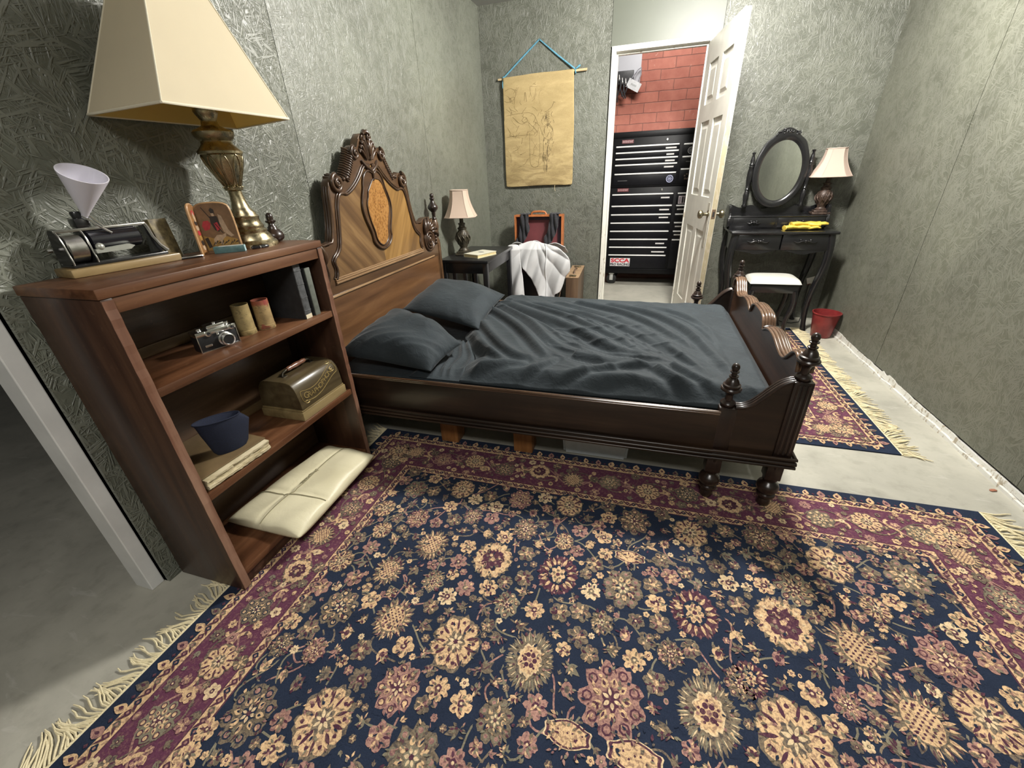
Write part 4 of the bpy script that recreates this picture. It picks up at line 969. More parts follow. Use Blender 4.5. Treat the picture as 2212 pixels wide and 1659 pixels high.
B_top = worn_wood('worn_brown_bookcase_boards', *BK, 'y'); B_side = worn_wood('worn_brown_bookcase_sides', *BKd, 'z')
B_back = worn_wood('bookcase_back_board', (0.05, 0.027, 0.014, 1), (0.085, 0.047, 0.024, 1), (0.12, 0.07, 0.036, 1), 'y')
B_bat = worn_wood('lit_back_batten', (0.09, 0.055, 0.024, 1), (0.15, 0.095, 0.042, 1), (0.21, 0.14, 0.065, 1), 'y')  # back board tone made paler: light falling on the battens is painted in
B_edge = worn_wood('chipped_bookcase_edge', (0.08, 0.036, 0.022, 1), (0.15, 0.07, 0.042, 1), (0.26, 0.15, 0.10, 1), 'z')
XB, XFb, YL, YR = -1.484, -1.1925, 0.629, 1.392
S0, S1, S2, ZT = 0.078, 0.412, 0.777, 1.050
def bookcase():
    t = thing('bookcase', 'scuffed brown wooden bookcase with three shelves against the left wall', 'bookcase', (-1.34, 1.01, 0.0))
    for y0, y1 in ((YL, YL + 0.027), (YR - 0.024, YR)):
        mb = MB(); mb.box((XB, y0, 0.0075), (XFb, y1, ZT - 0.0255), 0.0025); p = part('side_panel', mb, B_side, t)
        mb = MB(); random.seed(int(y0 * 100))
        zz = np.linspace(0.012, ZT - 0.03, 46); P = [(XFb - 0.001, z) for z in zz] + [(XFb + 0.0022 * random.random(), z) for z in zz[::-1]]
        mb.prism(P, 'xz', y0 + 0.001, y1 - 0.001); part('front_lipping', mb, B_edge, p, smooth=0, label='chipped front edge of the side')
    mb = MB(); mb.box((XB, YL - 0.004, ZT - 0.025), (XFb + 0.003, YR + 0.002, ZT), 0.003); top = part('top', mb, B_top, t)
    mb = MB(); mb.box((XFb - 0.022, YL + 0.027, ZT - 0.064), (XFb - 0.003, YR - 0.024, ZT - 0.0255), 0.002); part('top_rail', mb, B_top, t)
    for z in (S2, S1, S0):
        mb = MB(); mb.box((XB + 0.012, YL + 0.027, z - 0.026), (XFb - 0.002, YR - 0.024, z), 0.003); part('shelf', mb, B_top, t)
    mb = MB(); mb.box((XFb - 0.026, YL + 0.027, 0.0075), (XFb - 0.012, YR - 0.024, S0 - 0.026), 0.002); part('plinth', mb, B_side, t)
    mb = MB(); mb.box((XB, YL + 0.027, 0.02), (XB + 0.011, YR - 0.024, ZT - 0.026)); part('back_panel', mb, B_back, t)
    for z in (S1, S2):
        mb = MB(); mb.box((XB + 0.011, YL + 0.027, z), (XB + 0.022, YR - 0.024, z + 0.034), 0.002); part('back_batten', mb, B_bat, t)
bookcase()

# ------------------------------------------------------------------ the big brass lamp
def brass(name, col, r=0.22):
    t = NT(name); n = t.noise(t.co, 22, 4); m = t.noise(t.co, 90, 3)
    t.set(t.ramp(n, [(0.3, tuple(q * 0.72 for q in col[:3])), (0.7, col[:3])]), t.ramp(m, [(0.3, (r - .06,) * 3), (0.7, (r + .14,) * 3)]), 1.0)
    return t.m
M_brass = brass('antique_brass', (0.46, 0.395, 0.25), 0.27)
def shade_mat(name, col, trans=0.3):
    t = NT(name); n = t.noise(t.co, 5, 3); wv = t.noise(t.mapping((1, 1, 1)), 500, 2)
    c = t.ramp(n, [(0.3, tuple(q * 0.95 for q in col[:3])), (0.7, col[:3])])
    d = t.n('ShaderNodeBsdfDiffuse'); tr = t.n('ShaderNodeBsdfTranslucent'); mx = t.n('ShaderNodeMixShader'); mx.inputs[0].default_value = trans
    t.link(c, d.inputs[0]); t.link(c, tr.inputs[0]); t.link(d.outputs[0], mx.inputs[1]); t.link(tr.outputs[0], mx.inputs[2])
    bp = t.n('ShaderNodeBump'); bp.inputs['Strength'].default_value = 0.15; bp.inputs['Distance'].default_value = 0.0006; t.link(wv, bp.inputs['Height']); t.link(bp.outputs[0], d.inputs['Normal'])
    t.link(mx.outputs[0], t.t.nodes['Material Output'].inputs[0]); return t.m
LX, LY = -1.362, 1.250
def big_lamp():
    t = thing('table_lamp', 'tall antique brass table lamp with large cream pyramid shade on the bookcase', 'lamp', (LX, LY, ZT))
    P = [(0.080, 0), (0.081, 0.012), (0.076, 0.017), (0.070, 0.022), (0.068, 0.026), (0.064, 0.038), (0.056, 0.048), (0.058, 0.055), (0.051, 0.062), (0.053, 0.070), (0.047, 0.078), (0.044, 0.092), (0.047, 0.101), (0.041, 0.108), (0.041, 0.113), (0.030, 0.128), (0.024, 0.148), (0.021, 0.168), (0.0205, 0.184), (0.028, 0.188), (0.029, 0.196), (0.0235, 0.200), (0.026, 0.203), (0.036, 0.225), (0.047, 0.250), (0.055, 0.272), (0.058, 0.286), (0.058, 0.292), (0.065, 0.296), (0.0655, 0.303), (0.057, 0.311), (0.046, 0.323), (0.0445, 0.332), (0.052, 0.339), (0.058, 0.349), (0.059, 0.357), (0.052, 0.363), (0.040, 0.367), (0.026, 0.375), (0.022, 0.389), (0.030, 0.403), (0.034, 0.411), (0.034, 0.419), (0.010, 0.421)]
    P = [(r, z * 0.995) for r, z in P]
    TL = Matrix.Translation((LX, LY, ZT)) @ Matrix(((1, 0, 0.020, 0), (0, 1, -0.091, 0), (0, 0, 1, 0), (0, 0, 0, 1))) @ Matrix.Translation((-LX, -LY, -ZT))
    mb = MB(); mb.lathe(P, (LX, LY, ZT), 36); mb.xform(TL); base = part('lamp_base', mb, M_brass, t, smooth=50)
    mb = MB(); vase = [(r, z) for r, z in P if 0.195 < z < 0.287]
    for k in range(9):
        a = 2 * PI * k / 9; lo = []; hi = []
        for r, z in vase:
            w = 0.30 * math.sin(PI * min(1, max(0.02, (z - 0.200) / 0.092)) ** 0.6) ** 0.6
            lo.append((LX + (r + 0.001) * math.cos(a - w), LY + (r + 0.001) * math.sin(a - w), ZT + z)); hi.append((LX + (r + 0.001) * math.cos(a + w), LY + (r + 0.001) * math.sin(a + w), ZT + z))
        mb.tube(lo + [((lo[-1][0] + hi[-1][0]) / 2 * 1.0, (lo[-1][1] + hi[-1][1]) / 2, ZT + 0.291)] + hi[::-1], 0.0021, 6, True)
    mb.xform(TL)
    part('gadroon_petals', mb, M_brass, base, smooth=70)
    mb = MB(); mb.lathe([(0.012, 0.405), (0.013, 0.46), (0.016, 0.465), (0.016, 0.50), (0.006, 0.505)], (LX, LY, ZT), 16); mb.xform(TL); part('socket', mb, M_brass, t)
    mb = MB(); mb.tube([(LX, LY, ZT + 0.40), (LX, LY - 0.05, ZT + 0.43), (LX, LY - 0.055, ZT + 0.55), (LX, LY, ZT + 0.655)], 0.0025, 6); mb.tube([(LX, LY, ZT + 0.40), (LX, LY + 0.05, ZT + 0.43), (LX, LY + 0.055, ZT + 0.55), (LX, LY, ZT + 0.655)], 0.0025, 6); mb.xform(TL); part('harp', mb, M_brass, t)
    A, B, Cc, D = [Vector(p) for p in ((-1.484, 0.960, 1.438), (-1.150, 0.917, 1.438), (-1.146, 1.330, 1.438), (-1.476, 1.435, 1.438))]
    cen = (A + B + Cc + D) / 4; f = 0.40; zt = 1.745
    def ring(k, z, ins=0.0):
        return [cen.lerp(p, k) * 1.0 + Vector((0, 0, z - 1.438)) - (p - cen).normalized() * ins for p in (A, B, Cc, D)]
    def shell(mb, ins):
        n = 10; R = [ring(1 + (f - 1) * i / n, 1.438 + (zt - 1.438) * i / n, ins) for i in range(n + 1)]
        V = [[mb.bm.verts.new(p) for p in r] for r in R]
        for a, b in zip(V, V[1:]):
            for k in range(4): mb._face([a[k], a[(k + 1) % 4], b[(k + 1) % 4], b[k]])
    mb = MB(); shell(mb, 0.0); sh = part('lamp_shade', mb, shade_mat('cream_lamp_shade_cloth', (0.78, 0.70, 0.52), 0.28), t, smooth=0)
    mb = MB(); shell(mb, 0.005); part('shade_lining', mb, shade_mat('golden_shade_lining', (0.74, 0.56, 0.20), 0.2), sh, smooth=0, label='golden yellow lining')
    mb = MB()
    R = ring(1.0, 1.4385)
    mb.tube([tuple(R[i].lerp(R[(i + 1) % 4], u)) for i in range(4) for u in np.linspace(0.001, 0.999, 8)], 0.0035, 6, True)
    for i in range(4): mb.tube([tuple(R[i]), tuple(ring(f, zt)[i])], 0.0022, 6)
    R = ring(f, zt); mb.tube([tuple(R[i].lerp(R[(i + 1) % 4], u)) for i in range(4) for u in np.linspace(0.001, 0.999, 6)], 0.003, 6, True)
    part('shade_trim', mb, shade_mat('cream_shade_binding', (0.82, 0.76, 0.60), 0.1), sh, smooth=60)
big_lamp()

# the left bed-post finial, taken off and stood on the bookcase
mb = MB(); mb.lathe([(0.012, 0), (0.024, 0.003), (0.033, 0.011), (0.035, 0.021), (0.032, 0.031), (0.024, 0.041), (0.016, 0.048), (0.017, 0.053), (0.012, 0.058), (0.0105, 0.066), (0.018, 0.071), (0.019, 0.076), (0.0115, 0.079), (0.0125, 0.088), (0.0115, 0.097), (0.006, 0.103), (0, 0.104)], (-1.366, 1.356, ZT), 22)
tag(part('bed_finial', mb, W_post, None, smooth=60), 'loose dark turned wood finial standing at the right end of the bookcase top', 'finial')

# ------------------------------------------------------------------ cylinder phonograph with a plastic funnel
M_iron = plain('black_japanned_iron', (0.014, 0.014, 0.015, 1), 0.28, 0.0, 0.3, 40, coat=0.4)
M_nick = plain('dull_nickel', (0.50, 0.49, 0.46, 1), 0.28, 1.0, 0.2, 60)
def phonograph():
    O = Vector((-1.432, 0.850, ZT))
    t = thing('phonograph', 'small antique cylinder phonograph on a wooden board at the left end of the bookcase top', 'phonograph', O, math.radians(-7))
    tan = wood('tan_phonograph_board', (0.13, 0.085, 0.035, 1), (0.24, 0.165, 0.07, 1), (0.33, 0.235, 0.11, 1), 'y', 1, 0.4, 0.2)
    mb = MB(); mb.box((-0.040, -0.135, 0.0), (0.050, 0.135, 0.022), 0.004); part('wooden_board', mb, tan, t, True)
    mb = MB(); mb.box((-0.034, -0.118, 0.022), (0.034, 0.112, 0.030), 0.002); part('bed_plate', mb, M_iron, t, True)
    prof = [(-0.032, 0.030), (0.034, 0.030), (0.036, 0.040), (0.032, 0.055), (0.030, 0.075), (0.026, 0.095), (0.016, 0.108), (0.004, 0.116), (-0.014, 0.116), (-0.022, 0.104), (-0.028, 0.08), (-0.032, 0.05)]
    for y in (-0.118, -0.066):
        mb = MB(); mb.prism(smooth_poly(prof, 1), 'xz', y, y + 0.005); sp = part('end_plate', mb, M_iron, t, True, 30)
        mb = MB(); mb.tube([(x, y + 0.0025, z) for x, z in smooth_poly(prof[1:9], 1, False)], 0.0022, 6); part('plate_edge', mb, M_nick, sp, True, 60, 'bright worn edge')
    mb = MB(); mb.lathe([(0.030, 0), (0.036, 0.004), (0.036, 0.040), (0.030, 0.044)], mat=Matrix.Translation((0, -0.112, 0.068)) @ Matrix.Rotation(-PI / 2, 4, 'X'), seg=28); part('spring_drum', mb, M_nick, t, True)
    mb = MB(); mb.lathe([(0.0, 0), (0.020, 0.001), (0.0265, 0.004), (0.0265, 0.118), (0.022, 0.122), (0, 0.123)], mat=Matrix.Translation((0.004, -0.058, 0.082)) @ Matrix.Rotation(-PI / 2, 4, 'X'), seg=28); part('wax_cylinder', mb, plain('black_wax', (0.010, 0.010, 0.014, 1), 0.2, coat=0.5), t, True)
    mb = MB(); mb.box((0.008, -0.118, 0.108), (0.014, 0.092, 0.116), 0.0015); mb.tube([(0.011, 0.088, 0.112), (0.012, 0.092, 0.100), (0.018, 0.094, 0.075), (0.022, 0.103, 0.050), (0.026, 0.115, 0.031)], [0.006, 0.006, 0.005, 0.005, 0.007], 7); part('carriage_rail', mb, M_nick, t, True, 50)
    mb = MB(); mb.prism([(0.080, 0.108), (0.092, 0.108), (0.100, 0.06), (0.112, 0.031), (0.085, 0.031), (0.090, 0.07)], 'yz', -0.006, 0.012); part('end_bracket', mb, M_iron, t, True, 30)
    mb = MB(); mb.prism([(-0.060, 0.052), (0.020, 0.052), (0.032, 0.060), (0.020, 0.066), (-0.060, 0.062)], 'yz', 0.026, 0.040); mb.ball((0.034, -0.046, 0.067), 0.010); part('brake_lever', mb, plain('grey_cast_lever', (0.42, 0.43, 0.38, 1), 0.4, 0.5), t, True)
    mb = MB(); mb.box((-0.022, -0.066, 0.116), (0.014, -0.034, 0.140), 0.005); mb.lathe([(0.010, 0), (0.012, 0.014), (0.010, 0.018)], (-0.002, -0.050, 0.138), 14); part('reproducer', mb, M_iron, t, True)
    mb = MB(); mb.tube([(0.012, -0.044, 0.145), (0.022, -0.030, 0.125), (0.026, -0.018, 0.112), (0.030, -0.004, 0.098)], 0.0032, 7); mb.tube([(0.014, -0.036, 0.150), (0.024, -0.024, 0.128), (0.028, -0.016, 0.116)], 0.0028, 7); part('stylus_arm', mb, plain('chrome', (0.8, 0.8, 0.8, 1), 0.12, 1.0), t, True, 60)
    mb = MB(); mb.tube([(-0.02, -0.125, 0.068), (-0.02, -0.135, 0.068)], 0.006, 8); part('winding_arbor', mb, M_nick, t, True)
phonograph()
def funnel():
    tip = Vector((-1.425, 0.812, 1.194)); ax = Vector((0.50, 0.02, 0.83)).normalized(); q = ax.to_track_quat('Z', 'Y').to_matrix().to_4x4()
    M = Matrix.Translation(tip) @ q
    t = NT('milky_white_plastic'); t.set((0.80, 0.78, 0.86, 1), 0.35, spec=0.4)
    t.b.inputs['Subsurface Weight'].default_value = 0.4; t.b.inputs['Subsurface Radius'].default_value = (0.01, 0.01, 0.012); t.b.inputs['Transmission Weight'].default_value = 0.12
    o = thing('funnel', 'milky white plastic funnel standing in the phonograph as its horn', 'funnel', tip)
    mb = MB(); out = [(0.0075, 0), (0.009, 0.010), (0.0485, 0.112), (0.049, 0.115)]; inn = [(0.0470, 0.115), (0.0075, 0.011), (0.0058, 0.0)]
    mb.lathe(out + inn, (0, 0, 0), 44, M, cap=False); part('cone', mb, t.m, o, smooth=50)
    mb = MB(); mb.lathe([(0.0060, 0.0), (0.0078, 0.0), (0.0075, -0.016), (0.0060, -0.016), (0.0060, 0.0)], (0, 0, 0), 18, M, cap=False); part('spout', mb, t.m, o, smooth=50)
    side = (Vector((0, 1, 0)) - ax * ax.y).normalized()
    mb = MB(); mb.tube([tip + side * 0.011 + ax * 0.010, tip + side * 0.0500 + ax * 0.111], 0.0022, 6); part('rib', mb, t.m, o)
funnel()
def small_things_on_top():
    # brown card packet against the wall
    M = Matrix.Translation((-1.442, 1.002, ZT)) @ Matrix.Rotation(math.radians(-8), 4, 'Y') @ Matrix.Rotation(math.radians(6), 4, 'Z')
    t = NT('mottled_brown_card'); n = t.noise(t.co, 45, 5, 0.7); t.set(t.ramp(n, [(0.35, (0.055, 0.042, 0.022)), (0.55, (0.16, 0.125, 0.055)), (0.7, (0.26, 0.21, 0.10))]), 0.6)
    mb = MB(); mb.box((-0.012, -0.030, 0), (0.012, 0.030, 0.118), 0.002, mat=M); o = part('card_box', mb, t.m, None); tag(o, 'mottled brown card box leaning at the wall behind the phonograph', 'box')
    # folding painted icon
    gold = plain('ochre_painted_wood', (0.26, 0.125, 0.045, 1), 0.45, 0, 0.35, 60); tanb = plain('tan_icon_ground', (0.205, 0.115, 0.055, 1), 0.45, 0, 0.25, 30)
    red = plain('icon_red', (0.42, 0.035, 0.045, 1), 0.45, 0, 0.2, 80); crm = plain('icon_cream', (0.44, 0.31, 0.20, 1), 0.5, 0, 0.2, 90); dk = plain('icon_dark', (0.03, 0.02, 0.014, 1), 0.5); och = plain('icon_ochre', (0.34, 0.19, 0.045, 1), 0.5, 0, 0.25, 60); edge = plain('icon_gilt_edge', (0.42, 0.25, 0.12, 1), 0.4)
    Hh = Vector((-1.405, 1.097, ZT)); R = Vector((-1.317, 1.157, ZT)); L = Vector((-1.376, 1.053, ZT))
    root = thing('folding_icon', 'small folding painted panel with a rider on a pale horse on the bookcase top', 'icon', Hh)
    arch = lambda w, h: smooth_poly([(0, 0), (0, 0), (w, 0), (w, 0), (w, h * 0.84), (w * 0.88, h), (w * 0.12, h), (0, h * 0.84)], 2)
    for nm, E, sgn in (('right_leaf', R, 1), ('left_leaf', L, -1)):
        ax = (E - Hh); wd = ax.length; Mf = frame(Hh, ax, (0, 0, 1))
        mb = MB(); mb.mi = 0; mb.prism(arch(wd, 0.153), 'xy', -0.004, 0.004); mb.xform(Mf)
        lf = part('painted_leaf', mb, tanb if sgn > 0 else gold, root, smooth=0)
        mb = MB(); mb.tube([(a, b, 0) for a, b in arch(wd, 0.153)], 0.0042, 6, True); mb.xform(Mf); part('leaf_edge', mb, edge, lf, smooth=60)
        z = 0.0046 * sgn * (1 if sgn > 0 else 1); F = MB(); s = 1 if (Mf.to_3x3() @ Vector((0, 0, 1))).dot(Vector((1.3, -1.1, 0))) > 0 else -1
        def blob(P, m, l): F.mi = m; F._face([F.bm.verts.new((x * wd, y * 0.153, s * (0.0043 + 0.0003 * l))) for x, y in P])
        if sgn > 0:
            blob([(0.05, .05), (.95, .05), (.95, .25), (.6, .34), (.3, .30), (.05, .36)], 3, 0)
            blob([(.10, .56), (.17, .65), (.30, .66), (.36, .60), (.28, .48), (.14, .46)], 0, 1)
            blob([(.62, .78), (.70, .74), (.74, .6), (.78, .46), (.86, .36), (.90, .33), (.80, .31), (.72, .36), (.64, .42), (.60, .6)], 1, 1)
            blob([(.30, .28), (.42, .36), (.58, .36), (.70, .40), (.66, .32), (.56, .27), (.52, .16), (.47, .16), (.46, .25), (.36, .24), (.32, .15), (.28, .16)], 1, 1)
            blob([(.42, .86), (.48, .91), (.55, .87), (.54, .78), (.46, .78)], 2, 2); blob([(.44, .80), (.52, .80), (.52, .74), (.45, .74)], 1, 3)
            blob([(.38, .74), (.58, .74), (.60, .55), (.52, .42), (.42, .46), (.36, .60)], 2, 1); blob([(.44, .6), (.54, .62), (.58, .48), (.47, .44)], 0, 2)
            blob([(.06, .30), (.16, .32), (.20, .12), (.10, .10)], 2, 1); blob([(.25, .08), (.7, .07), (.72, .11), (.3, .12)], 0, 2)
            for k in range(9): x = .2 + .08 * k; blob([(x, .12 + .03 * (k % 3)), (x + .12, .20 + .03 * (k % 2)), (x + .11, .225 + .03 * (k % 2))], 2, 2)
            blob([(.22, .92), (.24, .93), (.62, .40), (.60, .39)], 2, 2)
        else:
            for k in range(8):
                y = .12 + .1 * k; blob([(.25, y), (.45, y + .07), (.75, y + .05), (.7, y - .02), (.4, y - .04)], (1, 2, 3, 0)[k % 4], 1)
            blob([(.35, .75), (.5, .86), (.68, .8), (.6, .66), (.4, .66)], 1, 2)
        F.xform(Mf); part('painting', F, [red, crm, dk, och], lf, smooth=0, recalc=False)
    # teal box, pen, penknife
    teal = NT('teal_paper'); n = teal.noise(teal.co, 60, 4); teal.set(teal.ramp(n, [(0.35, (0.07, 0.15, 0.155)), (0.65, (0.12, 0.235, 0.235))]), 0.4)
    M = Matrix.Translation((-1.329, 1.118, ZT)) @ Matrix.Rotation(math.radians(39.5), 4, 'Z')
    mb = MB(); mb.box((-0.045, -0.014, 0), (0.045, 0.014, 0.021), 0.0015, mat=M); bx = part('slip_box', mb, teal.m, None); tag(bx, 'small teal card box lying in front of the painted icon', 'box')
    mb = MB(); mb.box((0.045, -0.013, 0.001), (0.0458, 0.013, 0.020), mat=M); part('end_label', mb, plain('pale_blue_label', (0.42, 0.60, 0.63, 1), 0.4, 0, 0.25, 120), bx, smooth=0, label='pale blue end label')
    mb = MB(); mb.box((-0.030, -0.012, 0.021), (0.043, 0.012, 0.0214), mat=M); part('lid_paper', mb, plain('worn_white_paper', (0.45, 0.46, 0.42, 1), 0.5, 0, 0.35, 70), bx, smooth=0)
    a, b = Vector((-1.290, 1.168, ZT + 0.0055)), Vector((-1.272, 1.225, ZT + 0.0055)); pen = thing('fountain_pen', 'short black pen lying beside the foot of the brass lamp', 'pen', a)
    mb = MB(); mb.tube([a, a.lerp(b, .05), a.lerp(b, .55), a.lerp(b, .95), b], [0.003, 0.0052, 0.0055, 0.005, 0.003], 10); part('barrel', mb, plain('black_pen', (0.012, 0.012, 0.014, 1), 0.15, coat=0.5), pen)
    mb = MB(); c = a.lerp(b, .45); mb.tube([c, c.lerp(b, .12)], 0.0058, 10); part('band', mb, M_nick, pen)
    a, b = Vector((-1.373, 0.975, ZT + 0.004)), Vector((-1.350, 1.035, ZT + 0.004)); kn = thing('folding_knife', 'slim silver folding tool lying between the phonograph and the icon', 'tool', a)
    mb = MB(); mb.tube([a, a.lerp(b, .1), a.lerp(b, .5), a.lerp(b, .95), b], [0.002, 0.0042, 0.004, 0.0042, 0.002], 8); part('handle', mb, plain('silver_scales', (0.72, 0.70, 0.68, 1), 0.25, 1.0), kn)
    mb = MB(); mb.tube([a + Vector((0.004, 0, -0.001)), a.lerp(b, .9) + Vector((0.005, 0, -0.001))], 0.0022, 6); part('blade', mb, M_iron, kn)
small_things_on_top()
# ------------------------------------------------------------------ things on the shelves
def camera_old():
    O = Vector((-1.312, 0.945, S2)); t = thing('film_camera', 'vintage black and silver rangefinder camera on the upper shelf', 'camera', O, math.radians(-14))
    blk = plain('black_leatherette', (0.012, 0.012, 0.013, 1), 0.38, 0, 0.3, 300, bump=0.3); chrome = plain('satin_chrome', (0.72, 0.72, 0.70, 1), 0.22, 1.0, 0.12, 80); glass = plain('lens_glass', (0.01, 0.012, 0.02, 1), 0.04, 0, coat=1.0)
    mb = MB(); mb.box((-0.024, -0.060, 0), (0.020, 0.060, 0.052), 0.003); body = part('body', mb, blk, t, True)
    mb = MB(); mb.box((-0.025, -0.061, 0.050), (0.021, 0.061, 0.066), 0.003)
    for y in (-0.061, 0.0595): mb.box((0.0195, y, 0), (0.022, y + 0.0022, 0.066))
    mb.box((0.0195, -0.06, 0), (0.022, 0.06, 0.0022)); mb.box((-0.018, -0.020, 0.066), (0.014, 0.034, 0.078), 0.003)
    part('top_plate', mb, chrome, t, True, label='chrome top plate and edges')
    MX = lambda x, y, z: Matrix.Translation((x, y, z)) @ Matrix.Rotation(PI / 2, 4, 'Y')
    mb = MB(); mb.lathe([(0.0225, 0), (0.0225, 0.006), (0.0185, 0.008), (0.0185, 0.017), (0.0205, 0.018), (0.0205, 0.024), (0.0165, 0.026), (0.0145, 0.0235)], (0, 0, 0), 32, MX(0.020, 0.018, 0.026)); ln = part('lens_barrel', mb, chrome, t, True, 40)
    mb = MB(); mb.lathe([(0.0146, 0), (0.011, -0.001), (0.0105, -0.004), (0, -0.003)], (0, 0, 0), 28, MX(0.0445, 0.018, 0.026)); part('lens_glass', mb, blk, ln, True)
    mb = MB(); mb.ball((0.0405, 0.018, 0.026), 0.0085, (0.3, 1, 1)); part('front_element', mb, glass, ln, True)
    for y, r, z in ((-0.026, 0.0095, 0.056), (0.047, 0.0085, 0.057)):
        mb = MB(); mb.lathe([(r, 0), (r, 0.005), (r * 0.55, 0.0055), (r * 0.55, 0.003)], (0, 0, 0), 20, MX(0.020, y, z)); mb.mi = 1; mb.lathe([(r * 0.55, 0), (0, 0.001)], (0, 0, 0), 16, MX(0.0235, y, z)); part('viewfinder_window', mb, [chrome, glass], t, True, 40)
    for P, c3 in (([(0.011, 0), (0.011, 0.008), (0.009, 0.009)], (-0.004, 0.042, 0.066)), ([(0.009, 0), (0.009, 0.007), (0.007, 0.008)], (-0.004, -0.040, 0.066)), ([(0.006, 0), (0.006, 0.005)], (0.0, 0.008, 0.078))): mb = MB(); mb.lathe(P, c3, 22); part('dial', mb, chrome, t, True, 40)
    mb = MB(); mb.box((0.020, -0.004, 0.044), (0.026, 0.003, 0.056), 0.001); part('shutter_lever', mb, chrome, t, True, 0)
    mb = MB(); mb.box((0.020, -0.045, 0.014), (0.0215, -0.024, 0.021), 0.0005); part('name_plate', mb, chrome, t, True, 0)
camera_old()
def record_box(x, y, label, col, red):
    t = thing('cylinder_record_box', label, 'box', (x, y, S2), random.random(), 'card boxes for cylinder records')
    n = NT('aged_card_tube'); f = n.noise(n.co, 38, 5, 0.65); g = n.noise(n.mapping((1, 1, 1.4)), 60, 4)
    c = n.ramp(f, [(0.3, tuple(q * 0.6 for q in col)), (0.65, col)])
    if red:
        sx = n.n('ShaderNodeSeparateXYZ'); n.link(n.co, sx.inputs[0])
        band = n.ramp(sx.outputs['Z'], [(0.086, (0, 0, 0)), (0.092, (1, 1, 1))]); c = n.mix(n.math('MULTIPLY', band, 0.75), c, (0.30, 0.045, 0.035, 1))
        c = n.mix(n.math('MULTIPLY', n.ramp(n.noise(n.co, 26, 2), [(0.60, (0, 0, 0)), (0.63, (1, 1, 1))]), 0.8), c, (0.24, 0.04, 0.035, 1))
    c = n.mix(n.math('MULTIPLY', n.ramp(g, [(0.58, (0, 0, 0)), (0.64, (1, 1, 1))]), 0.5), c, (0.10, 0.075, 0.03, 1))
    n.set(c, 0.55)
    mb = MB(); mb.lathe([(0.0285, 0), (0.0292, 0.001), (0.0292, 0.016), (0.0278, 0.017), (0.0275, 0.106), (0.0255, 0.106), (0.0253, 0.012), (0, 0.011)], (0, 0, 0), 32); mb.lathe([(0.0285, 0), (0, 0)], (0, 0, 0), 32, cap=False); part('tube', mb, n.m, t, True, 40)
    mb = MB(); mb.lathe([(0.0252, 0.098), (0.018, 0.099), (0.017, 0.090), (0, 0.09)], (0, 0, 0), 28, cap=False); part('wax_record', mb, M_iron, t, True, label='dark hollow record end')
record_box(-1.318, 1.070, 'plain tan cylinder box next to the old camera', (0.36, 0.27, 0.115), False)
record_box(-1.297, 1.136, 'tan cylinder box with a red band and red marks', (0.36, 0.25, 0.11), True)
def book(name, label, lo, hi, cov, cap_bands, grp, tail=None):
    t = thing(name, label, 'book', ((lo[0] + hi[0]) / 2, (lo[1] + hi[1]) / 2, lo[2]), 0, grp); x0, y0, z0 = lo; x1, y1, z1 = hi
    mb = MB(); mb.box((x0, y0, z0), (x1 - 0.002, y0 + 0.003, z1)); mb.box((x0, y1 - 0.003, z0), (x1 - 0.002, y1, z1)); 
    part('boards', mb, plain('dark_book_boards', (0.02, 0.02, 0.021, 1), 0.7, 0, 0.3, 40), t)
    mb = MB(); mb.box((x1 - 0.0055, y0 - 0.0006, z0), (x1, y1 + 0.0006, z1), 0.0022)
    for z in cap_bands: mb.box((x1 - 0.003, y0 - 0.0003, z0 + z), (x1 + 0.0012, y1 + 0.0003, z0 + z + 0.004), 0.0008)
    part('spine', mb, cov, t, label='worn cloth spine')
    mb = MB(); mb.box((x0 + 0.004, y0 + 0.003, z0 + 0.003), (x1 - 0.005, y1 - 0.003, z1 - 0.004)); part('pages', mb, plain('yellowed_pages', (0.42, 0.36, 0.25, 1), 0.8), t, smooth=0)
    if tail: mb = MB(); mb.box((x1, y0 + 0.001, z0 + 0.001), (x1 + 0.0008, y1 - 0.001, z0 + 0.017)); part('spine_label', mb, plain('cream_label', (0.62, 0.55, 0.40, 1), 0.6), t, smooth=0, label='cream label at the foot of the spine')
book('old_book', 'taller grey cloth book on the upper shelf with a cream label at its foot', (-1.37, 1.246, S2), (-1.214, 1.279, S2 + 0.212), plain('grey_book_cloth', (0.062, 0.064, 0.066, 1), 0.7, 0, 0.45, 60, 0.2), [0.03, 0.08, 0.13, 0.18], 'old books on the upper shelf', True)
book('old_book', 'shorter faded green book against the right side of the upper shelf', (-1.36, 1.296, S2), (-1.210, 1.322, S2 + 0.184), plain('faded_green_book_cloth', (0.105, 0.115, 0.095, 1), 0.7, 0, 0.3, 40, 0.2), [], 'old books on the upper shelf')
